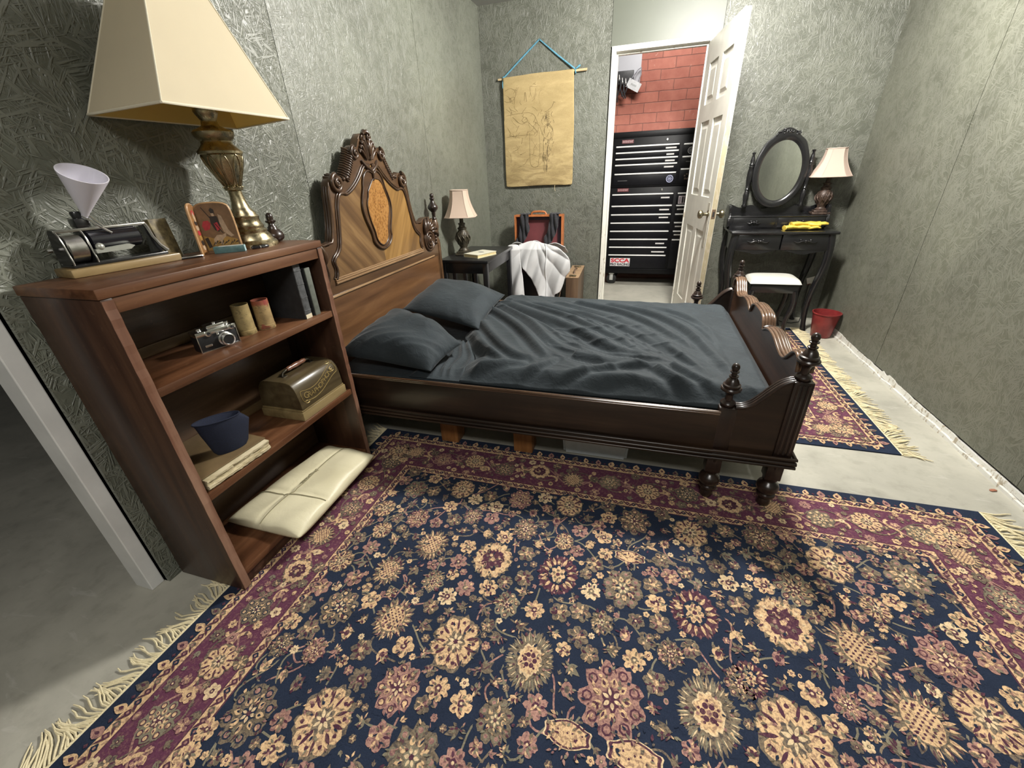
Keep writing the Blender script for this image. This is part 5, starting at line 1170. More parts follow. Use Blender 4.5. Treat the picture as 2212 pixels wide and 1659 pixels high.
def machine_cover():
    t = thing('machine_case', 'arched wooden machine case with gilt scroll lettering on the middle shelf', 'case', (-1.30, 1.215, S1))
    wd = wood('olive_brown_oak', (0.036, 0.025, 0.012, 1), (0.072, 0.053, 0.026, 1), (0.115, 0.09, 0.046, 1), 'y', 1, 0.3, 0.4)
    ltw = wood('tan_oak_base', (0.13, 0.092, 0.04, 1), (0.21, 0.155, 0.07, 1), (0.28, 0.21, 0.10, 1), 'y', 1, 0.35, 0.3)
    x0, x1 = -1.405, -1.200; y0, y1 = 1.083, 1.345; Z = S1; c = (x0 + x1) / 2
    mb = MB(); mb.box((x0, y0, Z), (x1, y1, Z + 0.036), 0.003); mb.box((x0 + 0.004, y0 + 0.004, Z + 0.036), (x1 - 0.004, y1 - 0.004, Z + 0.044), 0.002); part('base_moulding', mb, ltw, t)
    hs = [(-0.098, 0.044), (-0.095, 0.09), (-0.089, 0.125), (-0.076, 0.150), (-0.058, 0.159), (-0.03, 0.161), (0.03, 0.161), (0.058, 0.159), (0.076, 0.150), (0.089, 0.125), (0.095, 0.09), (0.098, 0.044)]
    P = smooth_poly([(c + a, Z + z) for a, z in hs], 1, False)
    mb = MB(); mb.prism(P, 'xz', y0 + 0.008, y1 - 0.008, 0.003); part('arched_lid', mb, wd, t, smooth=40)
    gilt = plain('old_gilt', (0.36, 0.265, 0.10, 1), 0.4, 0.5, 0.2, 90); red = plain('brown_red_lettering', (0.16, 0.075, 0.03, 1), 0.45)
    # the banner follows the curved front of the lid: u along it, v up its girth
    arc = [(c + a, Z + z) for a, z in hs[::-1]]
    def on(u, v, lift):
        s = v; 
        for (xa, za), (xb, zb) in zip(arc, arc[1:]):
            L = math.hypot(xb - xa, zb - za)
            if s <= L: 
                k = s / L; nx, nz = (zb - za) / L, -(xb - xa) / L; return (xa + (xb - xa) * k + nx * lift, u, za + (zb - za) * k + nz * lift)
            s -= L
        return (c, u, Z + 0.161 + lift)
    wv = lambda u: 0.052 + 0.017 * math.sin((u - y0) / (y1 - y0) * 2 * PI * 0.9 + 2.6) + 0.020 * (u - y0) / (y1 - y0)
    mb = MB(); us = np.linspace(y0 + 0.030, y1 - 0.024, 26)
    for dv in (-0.023, 0.021): mb.tube([on(u, wv(u) + dv, 0.0008) for u in us], 0.0013, 5)
    for ue, sg in ((us[0], -1), (us[-1], 1)):
        mb.tube([on(ue + sg * 0.006 * math.sin(a), wv(ue) - 0.001 + 0.022 * math.cos(a) , 0.0008) for a in np.linspace(0, PI, 10)], 0.0013, 5)
        mb.tube([on(ue + sg * (0.004 + 0.012 * math.sin(a)) - sg * 0.02, wv(ue) + sg * 0.030 + 0.006 * math.cos(a), 0.0008) for a in np.linspace(0, 1.6 * PI, 12)], 0.0010, 5)
    part('gilt_banner', mb, gilt, t, smooth=60)
    mb = MB(); word = 'GRAPHOPHONE'
    for i, ch in enumerate(word):
        u = us[0] + 0.010 + (us[-1] - us[0] - 0.020) * (i + 0.5) / len(word); v = wv(u)
        p0 = Vector(on(u, v, 0.0007)); pu = Vector(on(u + 0.004, wv(u + 0.004), 0.0007)); pv = Vector(on(u, v + 0.004, 0.0007))
        text_mb(ch, 0.030 if i else 0.036, frame(p0, pu - p0, pv - p0), mb, 0.0004)
    part('lettering', mb, gilt, t, smooth=0, recalc=False, label='gilt lettering on a scroll')
    br = plain('dark_bracket', (0.10, 0.09, 0.07, 1), 0.35, 0.9)
    mb = MB(); yc = (y0 + y1) / 2; zt = Z + 0.161
    for s in (-1, 1): mb = MB(); mb.box((c - 0.012, yc + s * 0.075 - 0.010, zt - 0.001), (c + 0.012, yc + s * 0.075 + 0.010, zt + 0.002)); mb.tube([(c, yc + s * 0.078, zt + 0.001), (c, yc + s * 0.072, zt + 0.014), (c, yc + s * 0.052, zt + 0.018)], 0.004, 8); part('handle_bracket', mb, br, t, smooth=50)
    mb = MB(); mb.tube([(c, yc + u * 0.050, zt + 0.018) for u in np.linspace(-1, 1, 9)], [0.007, 0.010, 0.0085, 0.010, 0.011, 0.010, 0.0085, 0.010, 0.007], 12); part('handle', mb, wood('reddish_handle', (0.09, 0.035, 0.02, 1), (0.16, 0.07, 0.04, 1), (0.25, 0.12, 0.07, 1), 'y', 2, 0.3, 0.4), t, smooth=60, label='turned reddish wooden handle')
machine_cover()
def album():
    O = Vector((-1.318, 0.792, S1)); t = thing('paper_album', 'brown covered album with ragged cream page edges on the middle shelf', 'album', O, math.radians(-3))
    lea = plain('worn_brown_cover', (0.135, 0.092, 0.044, 1), 0.5, 0, 0.22, 14, 0.15, bscale=60); pg = NT('ragged_pages')
    n = pg.noise(pg.mapping((3, 3, 160)), 2, 4, 0.7); pg.set(pg.ramp(n, [(0.35, (0.36, 0.30, 0.17)), (0.55, (0.62, 0.54, 0.36)), (0.75, (0.74, 0.66, 0.48))]), 0.75)
    mb = MB(); mb.box((-0.155, -0.118, 0.0), (0.118, 0.118, 0.005), 0.002); mb.box((-0.155, -0.118, 0.040), (0.108, 0.118, 0.045), 0.002); mb.box((-0.157, -0.118, 0.0), (-0.150, 0.118, 0.045), 0.003); part('cover', mb, lea, t, True)
    mb = MB(); random.seed(3)
    for k in range(9):
        z = 0.0052 + 0.0038 * k
        P = [(-0.150, -0.115)] + [(0.121 + 0.005 * random.random() + 0.003 * math.sin(k), y) for y in np.linspace(-0.115, 0.114, 22)] + [(-0.150, 0.114)]
        mb.prism(P, 'xy', z, z + 0.0032)
    part('page_block', mb, pg.m, t, True, 0)
album()
def cap():
    O = Vector((-1.262, 0.822, S1 + 0.046)); t = thing('side_cap', 'folded navy blue cloth cap standing open on the album', 'cap', O, math.radians(-24))
    m = plain('navy_wool', (0.006, 0.010, 0.027, 1), 0.9, 0, 0.25, 200, 0.25)
    ov = lambda w, d, tip, s: [(d * math.sin(a), w * math.cos(a) * (1 if math.cos(a) < 0 else 1 + tip * max(0, math.cos(a)) ** 6)) for a in np.linspace(0, 2 * PI, 40, endpoint=False)]
    lev = [(0.045, 0.020, 0.0, 0.0, 0.000), (0.052, 0.022, 0.05, 0.0, 0.012), (0.058, 0.026, 0.22, -0.002, 0.055), (0.062, 0.029, 0.34, -0.004, 0.085), (0.064, 0.030, 0.16, -0.006, 0.108), (0.066, 0.030, -0.02, -0.008, 0.122)]
    mb = MB(); rings = []
    for w, d, tip, sh, z in lev: rings.append([mb.bm.verts.new((x, y + sh, z - 0.14 * (y if z > 0.1 else 0) * 0.6)) for x, y in ov(w, d, tip, 1)])
    for w, d, tip, sh, z in [(0.062, 0.026, -0.02, -0.008, 0.120), (0.050, 0.018, 0, -0.004, 0.03)]: rings.append([mb.bm.verts.new((x, y + sh, z - 0.14 * (y if z > 0.1 else 0) * 0.6)) for x, y in ov(w, d, tip, 1)])
    for a, b in zip(rings, rings[1:]):
        for k in range(40): mb._face([a[k], a[(k + 1) % 40], b[(k + 1) % 40], b[k]])
    mb._face(rings[0][::-1]); mb._face(rings[-1]); part('crown', mb, m, t, True, 60)
    mb = MB(); mb.tube([(x * 1.02, (y - 0.008) * 1.01, 0.122 - 0.084 * (y)) for x, y in ov(0.066, 0.030, -0.02, 1)], 0.0022, 6, True); part('rim_seam', mb, m, t, True, 60)
cap()
def parcel():
    K = [Vector(p) for p in ((-1.425, 0.800, S0), (-1.085, 0.800, S0), (-1.100, 1.305, S0), (-1.365, 1.318, S0))]; O = sum(K, Vector()) / 4
    t = thing('paper_parcel', 'flat cream paper parcel tied with string, jutting from the bottom shelf', 'parcel', O)
    m = NT('cream_wrapping_paper'); n = m.noise(m.co, 9, 5, 0.6, 0.6); m.set(m.ramp(m.noise(m.co, 3, 3), [(0.3, (0.60, 0.55, 0.37)), (0.7, (0.70, 0.65, 0.46))]), 0.42, spec=0.4)
    vo = m.n('ShaderNodeTexVoronoi'); vo.feature = 'DISTANCE_TO_EDGE'; vo.inputs['Scale'].default_value = 7; m.link(m.mapping((1, 1, 1)), vo.inputs['Vector'])
    m.bump(m.math('ADD', m.math('MULTIPLY', n, 0.7), m.math('MINIMUM', vo.outputs['Distance'], 0.12)), 0.5, 0.01)
    def surf(u, v, up):
        p = (K[0] * (1 - u) + K[1] * u) * (1 - v) + (K[3] * (1 - u) + K[2] * u) * v
        x, y = 2 * u - 1, 2 * v - 1; q = max(0, 1 - abs(x) ** 5) ** 0.5 * max(0, 1 - abs(y) ** 7) ** 0.5
        z = 0.026 + (0.036 * q + 0.004 * q * wob(u * 4, v * 4, 2.1, 3) + 0.006 * (1 - q) * math.sin(10 * (u - v)) * q ** .3 if up else -0.026 * min(1, q * 1.6))
        if up: z -= 0.006 * math.exp(-((v - 0.34 - 0.03 * x) / 0.02) ** 2) * q + 0.005 * math.exp(-((u - 0.42) / 0.02) ** 2) * q
        return p + Vector((0, 0, z))
    mb = MB(); mb.grid(lambda u, v: surf(u, v, True), 50, 70); mb.grid(lambda u, v: surf(u, v, False), 50, 70); bmesh.ops.remove_doubles(mb.bm, verts=mb.bm.verts, dist=0.0008)
    part('wrapping', mb, m.m, t, smooth=180)
    tw = plain('grey_twine', (0.26, 0.235, 0.14, 1), 0.8)
    S = lambda u, v: tuple(surf(u, v, True) + Vector((0, 0, 0.0025)))
    mb = MB(); mb.tube([S(u, 0.30 + 0.04 * (2 * u - 1) + 0.006 * math.sin(9 * u)) for u in np.linspace(0.03, 0.97, 40)] , 0.0016, 5); mb.tube([S(0.46 + 0.035 * math.sin(5 * v), v) for v in np.linspace(0.02, 0.98, 50)], 0.0016, 5)
    part('string', mb, tw, t, smooth=60)
    mb = MB(); k = surf(0.46, 0.62, True); random.seed(8)
    for a in (0.5, 2.2, 3.9, 5.2): mb.tube([tuple(surf(0.46 + 0.05 * math.cos(a) * s + 0.012 * math.sin(6 * s), 0.58 + 0.055 * math.sin(a) * s, True) + Vector((0, 0, 0.0035))) for s in np.linspace(0, 1, 10)], 0.0014, 5)
    for a in range(5): mb.tube([tuple(surf(0.46 + 0.018 * math.cos(q + a), 0.44 + 0.022 * a + 0.016 * math.sin(q + a), True) + Vector((0, 0, 0.0035))) for q in np.linspace(0, 5.5, 14)], 0.0013, 5)
    part('knot', mb, tw, t, smooth=60)
parcel()
# ------------------------------------------------------------------ under the bed
pine = wood('orange_pine', (0.15, 0.058, 0.017, 1), (0.27, 0.115, 0.036, 1), (0.36, 0.17, 0.06, 1), 'z', 1, 0.5, 0.1)
for x, lab in ((-0.86, 'orange pine block under the bed rail nearer the bookcase'), (-0.463, 'orange pine block with a pale caster on it, under the middle of the bed')):
    y = 1.615
    mb = MB(); mb.box((x - 0.05, y, 0.0055), (x + 0.045, y + 0.09, 0.155), 0.003, mat=None); b = part('support_block', mb, pine, None); tag(b, lab, 'block', 'pine blocks under the bed')
    bed_o = bpy.data.objects['bed']; pale = x > -0.6
    mb = MB(); mb.lathe([(0.014, 0.205), (0.014, 0.262)], (x, y + 0.04, 0), 12); mb.box((x - 0.014, y + 0.020, 0.188), (x + 0.014, y + 0.060, 0.208), 0.003); lg = part('support_leg', mb, W_post, bed_o, smooth=40)
    mb = MB(); mb.lathe([(0, -0.014), (0.022, -0.014), (0.029, -0.007), (0.029, 0.007), (0.022, 0.014), (0, 0.014)], (0, 0, 0), 20, Matrix.Translation((x, y + 0.04, 0.184)) @ Matrix.Rotation(PI / 2, 4, 'X')); part('caster', mb, plain('caster_pale' if pale else 'caster_dark', (0.50, 0.48, 0.42, 1) if pale else (0.1, 0.09, 0.08, 1), 0.5), lg, label='pale caster wheel' if pale else 'dark caster wheel')
def tub(name, label, x0, x1, y0, y1, h, col, a):
    t = thing(name, label, 'box', ((x0 + x1) / 2, (y0 + y1) / 2, 0), a, 'storage tubs under the bed'); dx, dy = (x1 - x0) / 2, (y1 - y0) / 2
    m = plain(name + '_plastic', col, 0.3, 0, 0.06); mb = MB(); n = 4
    for z0, z1, k0, k1 in ((0.0, h, 0.93, 1.0),):
        a0 = [(-dx * k0, -dy * k0), (dx * k0, -dy * k0), (dx * k0, dy * k0), (-dx * k0, dy * k0)]
        A = [mb.bm.verts.new((x, y, 0.003)) for x, y in a0]; B = [mb.bm.verts.new((x / k0, y / k0, h)) for x, y in a0]; I = [mb.bm.verts.new((x / k0 * .97, y / k0 * .97, h)) for x, y in a0]; J = [mb.bm.verts.new((x * .97, y * .97, 0.006)) for x, y in a0]
        mb._face(A[::-1]); mb._face(J)
        for P, Q in ((A, B), (B, I), (I, J)):
            for k in range(4): mb._face([P[k], P[(k + 1) % 4], Q[(k + 1) % 4], Q[k]])
    bmesh.ops.bevel(mb.bm, geom=[e for e in mb.bm.edges if abs(e.verts[0].co.z - e.verts[1].co.z) > 0.05], offset=0.014, segments=3, affect='EDGES')
    part('tub_body', mb, m, t, True, 30)
    mb = MB(); mb.box((-dx - 0.006, -dy - 0.006, h - 0.004), (dx + 0.006, dy + 0.006, h + 0.006), 0.003); part('lid', mb, m, t, True, 30)
tub('storage_tub', 'pale translucent plastic tub under the middle of the bed', -0.285, 0.045, 1.66, 2.0, 0.20, (0.66, 0.70, 0.74, 1), 0.0)
tub('storage_tub', 'dull pinkish plastic tub under the bed beside the wing leg', 0.115, 0.37, 1.78, 1.995, 0.19, (0.20, 0.17, 0.165, 1), 0.03)
# ------------------------------------------------------------------ burlap wall scroll
def scroll():
    yb = YB
    t = thing('wall_scroll', 'tan burlap scroll with a faint ink sketch hanging from a stick on the back wall', 'scroll', (-0.94, yb - 0.02, 1.98))
    m = NT('burlap'); wv = m.n('ShaderNodeTexWave'); wv.inputs['Scale'].default_value = 120; wv.inputs['Distortion'].default_value = 1.0; m.link(m.co, wv.inputs['Vector'])
    n = m.noise(m.mapping((1, 1, 2.2)), 5, 5, 0.62, 0.5); fine = m.noise(m.co, 320, 2)
    sx = m.n('ShaderNodeSeparateXYZ'); m.link(m.co, sx.inputs[0])
    stain = m.math('MULTIPLY', m.ramp(m.noise(m.mapping((2.2, 1, 7)), 3.0, 5, 0.65, 0.8), [(0.40, (0, 0, 0)), (0.60, (1, 1, 1))]), m.ramp(m.math('ADD', sx.outputs['Z'], 0.95), [(0.12, (0.9,) * 3), (0.62, (0.15,) * 3)]))
    c = m.ramp(n, [(0.3, (0.33, 0.245, 0.105)), (0.7, (0.47, 0.36, 0.175))]); c = m.mix(m.math('MULTIPLY', stain, 0.85), c, (0.17, 0.115, 0.045, 1)); c = m.mix(0.18, c, m.ramp(fine, [(0.4, (0.2, 0.15, 0.07)), (0.6, (0.55, 0.43, 0.22))]))
    m.set(c, 0.9); m.bump(m.math('ADD', fine, wv.outputs['Fac']), 0.35, 0.0008)
    dep = lambda a, z: yb - 0.022 - 0.004 * math.sin((z - 1.2) * 11) * (z < 1.9) - 0.006 * wob(a * 3, z * 3, 1.6, 4) - 0.010 * math.exp(-((z - 1.975) / 0.03) ** 2)
    out = [(-1.252, 1.971), (-1.250, 1.972), (-1.248, 1.973), (-1.10, 1.977), (-0.95, 1.984), (-0.80, 1.982), (-0.654, 1.984), (-0.651, 1.984), (-0.650, 1.980), (-0.645, 1.80), (-0.638, 1.60), (-0.642, 1.38), (-0.640, 1.150), (-0.655, 1.138), (-0.80, 1.142), (-0.95, 1.143), (-1.12, 1.138), (-1.252, 1.136), (-1.264, 1.15), (-1.260, 1.40), (-1.262, 1.60), (-1.255, 1.80)]
    mb = MB(); dome(mb, smooth_poly(out, 1), dep, 0, 0.007); f = part('burlap_panel', mb, m.m, t, smooth=180); solidify(f, 0.003)
    ink = plain('brown_ink', (0.055, 0.034, 0.018, 1), 0.9, 0, 0.3, 60); faint = plain('faint_ink', (0.17, 0.118, 0.052, 1), 0.9, 0, 0.2, 60)
    def line(mb, pts, w): mb.tube([(a, dep(a, z) - 0.0026, z) for a, z in smooth_poly(pts, 2, False)], w, 4, flat=0.3)
    mb = MB()
    for k in range(5): z = 1.640 + 0.017 * k; line(mb, [(-0.895, z), (-0.875, z + 0.007), (-0.85, z + 0.0019), (-0.858, z - 0.006), (-0.885, z - 0.004)], 0.0015)
    line(mb, [(-0.865, 1.72), (-0.83, 1.74), (-0.818, 1.765), (-0.812, 1.775)], 0.0015); line(mb, [(-0.82, 1.775), (-0.80, 1.772)], 0.0019)
    for s in (0.0, 0.012): line(mb, [(-0.90, 1.60 - s), (-0.87, 1.628 - s), (-0.83, 1.60 - s), (-0.815, 1.555), (-0.83, 1.49)], 0.0015)
    line(mb, [(-0.935, 1.60), (-0.905, 1.52), (-0.86, 1.50), (-0.83, 1.515)], 0.0013); line(mb, [(-0.945, 1.57), (-0.94, 1.50), (-0.935, 1.36)], 0.0012)
    line(mb, [(-0.905, 1.50), (-0.905, 1.40), (-0.895, 1.30), (-0.89, 1.245)], 0.0013); line(mb, [(-0.86, 1.50), (-0.865, 1.42), (-0.87, 1.34), (-0.875, 1.25)], 0.0013)
    for k in range(6): line(mb, [(-0.915 + 0.005 * k, 1.375), (-0.91 + 0.006 * k, 1.34)], 0.0017)
    for k in range(4): line(mb, [(-0.905 + 0.01 * k, 1.31), (-0.90 + 0.008 * k, 1.26)], 0.0013)
    rs = random.Random(12)
    for k in range(70):
        x, z = rs.gauss(-0.875, 0.028), rs.uniform(1.26, 1.69); a = rs.uniform(-0.5, 0.5); L = rs.uniform(0.012, 0.04)
        line(mb, [(x, z), (x + 0.5 * L * math.sin(a) + rs.uniform(-.004, .004), z + 0.5 * L), (x + L * math.sin(a), z + L * math.cos(a))], rs.uniform(0.0008, 0.0015))
    part('figure_sketch', mb, ink, f, smooth=0)
    mb = MB()
    for q in ([(-1.235, 1.70), (-1.10, 1.715), (-0.99, 1.71), (-0.955, 1.63)], [(-1.18, 1.69), (-1.10, 1.62), (-1.05, 1.66), (-1.0, 1.60), (-0.97, 1.64)], [(-1.03, 1.56), (-1.03, 1.42), (-1.025, 1.295), (-0.95, 1.29), (-0.945, 1.36)], [(-1.235, 1.88), (-1.18, 1.90), (-1.13, 1.86), (-1.17, 1.80), (-1.22, 1.80)], [(-1.20, 1.82), (-1.15, 1.84), (-1.16, 1.78)], [(-1.24, 1.54), (-1.10, 1.55), (-1.0, 1.545)], [(-1.10, 1.66), (-1.07, 1.69), (-1.04, 1.66), (-1.07, 1.635), (-1.10, 1.66)], [(-1.0, 1.61), (-0.97, 1.58), (-0.95, 1.55), (-0.985, 1.53)], [(-1.07, 1.80), (-1.06, 1.88), (-1.05, 1.79)]): line(mb, q, 0.0016)
    for k in range(90):
        x, z = rs.uniform(-1.23, -0.93), rs.uniform(1.28, 1.90); a = rs.uniform(-1.5, 1.5); L = rs.uniform(0.02, 0.07)
        line(mb, [(x, z), (x + 0.5 * L * math.sin(a) + rs.uniform(-.012, .012), z + 0.5 * L * math.cos(a)), (x + L * math.sin(a), z + L * math.cos(a))], rs.uniform(0.0007, 0.0013))
    part('faint_sketch', mb, faint, f, smooth=0)
    mb = MB(); mb.tube([(-1.300, yb - 0.018, 1.966), (-0.545, yb - 0.018, 1.974)], [0.008, 0.0095], 10); part('hanging_stick', mb, wood('pale_stick', (0.35, 0.25, 0.12, 1), (0.5, 0.38, 0.21, 1), (0.6, 0.48, 0.3, 1), 'x', 1, 0.6, 0), t)
    blue = plain('blue_cord', (0.10, 0.28, 0.38, 1), 0.6, 0, 0.35, 160)
    mb = MB()
    mb.tube([(-1.248, yb - 0.022, 1.975), (-1.10, yb - 0.012, 2.088), (-0.938, yb - 0.010, 2.205), (-0.79, yb - 0.012, 2.09), (-0.640, yb - 0.022, 1.982)], 0.0065, 8)
    for x in (-1.252, -0.637): mb.tube([(x, yb - 0.018 + 0.013 * math.cos(a), 1.969 + 0.013 * math.sin(a)) for a in np.linspace(0, 2 * PI, 12, endpoint=False)], 0.005, 7, True)
    mb.tube([(-0.632, yb - 0.03, 1.985), (-0.61, yb - 0.032, 1.998), (-0.598, yb - 0.03, 2.004)], [0.006, 0.008, 0.007], 7)
    mb.tube([(-1.252, yb - 0.03, 1.965), (-1.258, yb - 0.032, 1.93), (-1.256, yb - 0.032, 1.90)], 0.004, 6)
    part('hanging_cord', mb, blue, t, smooth=60, label='blue cord over a nail')
    mb = MB(); mb.tube([(-0.938, yb + 0.001, 2.200), (-0.938, yb - 0.018, 2.203)], 0.003, 8); part('nail', mb, M_nick, t)
    mb = MB(); mb.tube([(-0.80, yb - 0.024, 1.142), (-0.803, yb - 0.025, 1.115), (-0.796, yb - 0.025, 1.092)], 0.0016, 5); part('loose_thread', mb, plain('thread', (0.55, 0.46, 0.28, 1), 0.9), t)
scroll()

# ------------------------------------------------------------------ nightstand, its lamp and book
M_black = plain('black_lacquered_wood', (0.012, 0.012, 0.013, 1), 0.30, 0, 0.25, 20, coat=0.25)
def nightstand():
    x0, x1, y0, y1, H = -1.452, -1.060, 2.905, 3.56, 0.690
    t = thing('nightstand', 'black slatted nightstand between the bed and the back corner', 'nightstand', ((x0 + x1) / 2, (y0 + y1) / 2, 0))
    mb = MB(); mb.box((x0, y0, H - 0.022), (x1, y1, H), 0.003); part('top', mb, M_black, t)
    for x in (x0 + 0.012, x1 - 0.047):
        for y in (y0 + 0.012, y1 - 0.047): mb = MB(); mb.box((x, y, 0), (x + 0.035, y + 0.035, H - 0.022), 0.002); part('leg', mb, M_black, t)
    for y in (y0 + 0.018, y1 - 0.04): mb = MB(); mb.box((x0 + 0.047, y, H - 0.10), (x1 - 0.047, y + 0.022, H - 0.022), 0.001); part('apron', mb, M_black, t)
    for x in (x0 + 0.018, x1 - 0.04): mb = MB(); mb.box((x, y0 + 0.047, H - 0.10), (x + 0.022, y1 - 0.047, H - 0.022), 0.001); part('apron', mb, M_black, t)
    for k in range(3):
        mb = MB(); x = x0 + 0.095 + 0.085 * k; mb.box((x, y0 + 0.022, 0.16), (x + 0.028, y0 + 0.036, H - 0.10), 0.001); part('slat', mb, M_black, t)
    mb = MB(); mb.box((x0 + 0.02, y0 + 0.02, 0.14), (x1 - 0.02, y1 - 0.02, 0.16), 0.002); part('lower_shelf', mb, M_black, t)
nightstand()
bronze = NT('carved_bronze_resin'); _n = bronze.noise(bronze.co, 60, 5, 0.7); bronze.set(bronze.ramp(_n, [(0.35, (0.020, 0.018, 0.013)), (0.6, (0.075, 0.062, 0.040)), (0.75, (0.16, 0.13, 0.085))]), 0.38, 0.3); bronze.bump(_n, 0.6, 0.004)
bronze2 = NT('carved_brown_resin'); _n = bronze2.noise(bronze2.co, 60, 5, 0.7); bronze2.set(bronze2.ramp(_n, [(0.35, (0.022, 0.014, 0.011)), (0.6, (0.085, 0.055, 0.042)), (0.75, (0.17, 0.12, 0.095))]), 0.38, 0.3); bronze2.bump(_n, 0.6, 0.004)
def small_lamp(label, loc, rz, sc, m_base, col, rb, rt):
    t = thing('small_lamp', label, 'lamp', loc, rz, 'small carved lamps with bell shades')
    mb = MB(); mb.box((-0.062, -0.062, 0), (0.062, 0.062, 0.016), 0.004); mb.box((-0.050, -0.050, 0.016), (0.050, 0.050, 0.030), 0.006); part('foot', mb, m_base, t, True, 40)
    P = [(0.040, 0.030), (0.042, 0.040), (0.034, 0.048), (0.028, 0.058), (0.030, 0.066), (0.036, 0.080), (0.044, 0.105), (0.050, 0.135), (0.051, 0.155), (0.046, 0.175), (0.036, 0.192), (0.030, 0.202), (0.036, 0.210), (0.036, 0.217), (0.026, 0.224), (0.022, 0.240), (0.028, 0.248), (0.028, 0.254), (0.016, 0.258), (0.014, 0.30), (0.012, 0.33)]
    mb = MB(); mb.lathe([(r, z * sc) for r, z in P], (0, 0, 0), 24); b = part('carved_base', mb, m_base, t, True, 60)
    mb = MB()
    for k in range(10):
        a = 2 * PI * k / 10
        for z0, z1, r0, r1, tw in ((0.085, 0.185, 0.040, 0.044, 0.5), (0.105, 0.165, 0.047, 0.050, -0.5)):
            mb.tube([((r0 + (r1 - r0) * u + 0.009 * math.sin(PI * u)) * math.cos(a + tw * (u - .5)), (r0 + (r1 - r0) * u + 0.009 * math.sin(PI * u)) * math.sin(a + tw * (u - .5)), (z0 + (z1 - z0) * u) * sc) for u in np.linspace(0, 1, 7)], [0.002, 0.004, 0.005, 0.005, 0.005, 0.004, 0.002], 6)
    part('leaf_carving', mb, m_base, b, True, 70)
    z0, z1 = 0.305 * sc, 0.305 * sc + 0.185
    def ring(u, ins=0.0):
        r = rb + (rt - rb) * (1 - (1 - u) ** 1.9) - ins; k = 0.60 * r; return [(r, -k), (r, k), (k, r), (-k, r), (-r, k), (-r, -k), (-k, -r), (k, -r)], z0 + (z1 - z0) * u
    def shell(mb, ins):
        R = []
        for i in range(13):
            P, z = ring(i / 12, ins); R.append([mb.bm.verts.new((x, y, z)) for x, y in P])
        for a, b_ in zip(R, R[1:]):
            for k in range(8): mb._face([a[k], a[(k + 1) % 8], b_[(k + 1) % 8], b_[k]])
    mb = MB(); shell(mb, 0); s = part('lamp_shade', mb, shade_mat('blush_shade_cloth', col, 0.25), t, True, 30)
    mb = MB(); shell(mb, 0.004); part('shade_lining', mb, shade_mat('white_shade_lining', (0.7, 0.66, 0.58), 0.15), s, True, 30)
    mb = MB()
    for u in (0.0, 1.0):
        P, z = ring(u); mb.tube([(x, y, z) for x, y in P], 0.0035, 6, True)
    for k in range(8): mb.tube([(ring(u)[0][k][0], ring(u)[0][k][1], ring(u)[1]) for u in np.linspace(0, 1, 12)], 0.002, 6)
    part('shade_piping', mb, shade_mat('shade_piping', tuple(q * 0.8 for q in col), 0.05), s, True, 60)
    mb = MB(); mb.lathe([(0.010, 0.33 * sc), (0.016, 0.335 * sc), (0.016, 0.40 * sc), (0.004, 0.41 * sc), (0.004, z1 - 0.02)], (0, 0, 0), 14)
    for k in range(4): a = PI / 4 + k * PI / 2; mb.tube([(0, 0, z1 - 0.02), (rt * 0.82 * math.cos(a), rt * 0.82 * math.sin(a), z1 - 0.002)], 0.0016, 5)
    part('socket_and_spider', mb, M_nick, t, True, 60)
small_lamp('small bronze lamp with a blush bell shade on the black nightstand', (-1.342, 3.150, 0.690), 0.25, 0.92, bronze.m, (0.66, 0.52, 0.42), 0.116, 0.062)
def bedside_book():
    t = thing('paperback', 'pale covered book lying on the nightstand beside the lamp', 'book', (-1.19, 3.11, 0.690), math.radians(-24))
    mb = MB(); mb.box((-0.075, -0.105, 0), (0.075, 0.105, 0.002)); mb.box((-0.075, -0.105, 0.022), (0.075, 0.105, 0.0245)); mb.box((-0.077, -0.105, 0), (-0.074, 0.105, 0.0245)); c = part('cover', mb, plain('pale_book_cover', (0.60, 0.58, 0.47, 1), 0.5, 0, 0.06), t, True, 0)
    mb = MB(); mb.box((-0.072, -0.102, 0.002), (0.072, 0.102, 0.022)); part('pages', mb, plain('yellow_page_edges', (0.56, 0.46, 0.24, 1), 0.8), t, True, 0)
    mb = MB(); mb.lathe([(0.026, 0), (0.026, 0.0004)], (0.0, 0.01, 0.0245), 18, sy=0.7); part('cover_emblem', mb, plain('grey_emblem', (0.20, 0.20, 0.19, 1), 0.6), c, True, 0)
bedside_book()

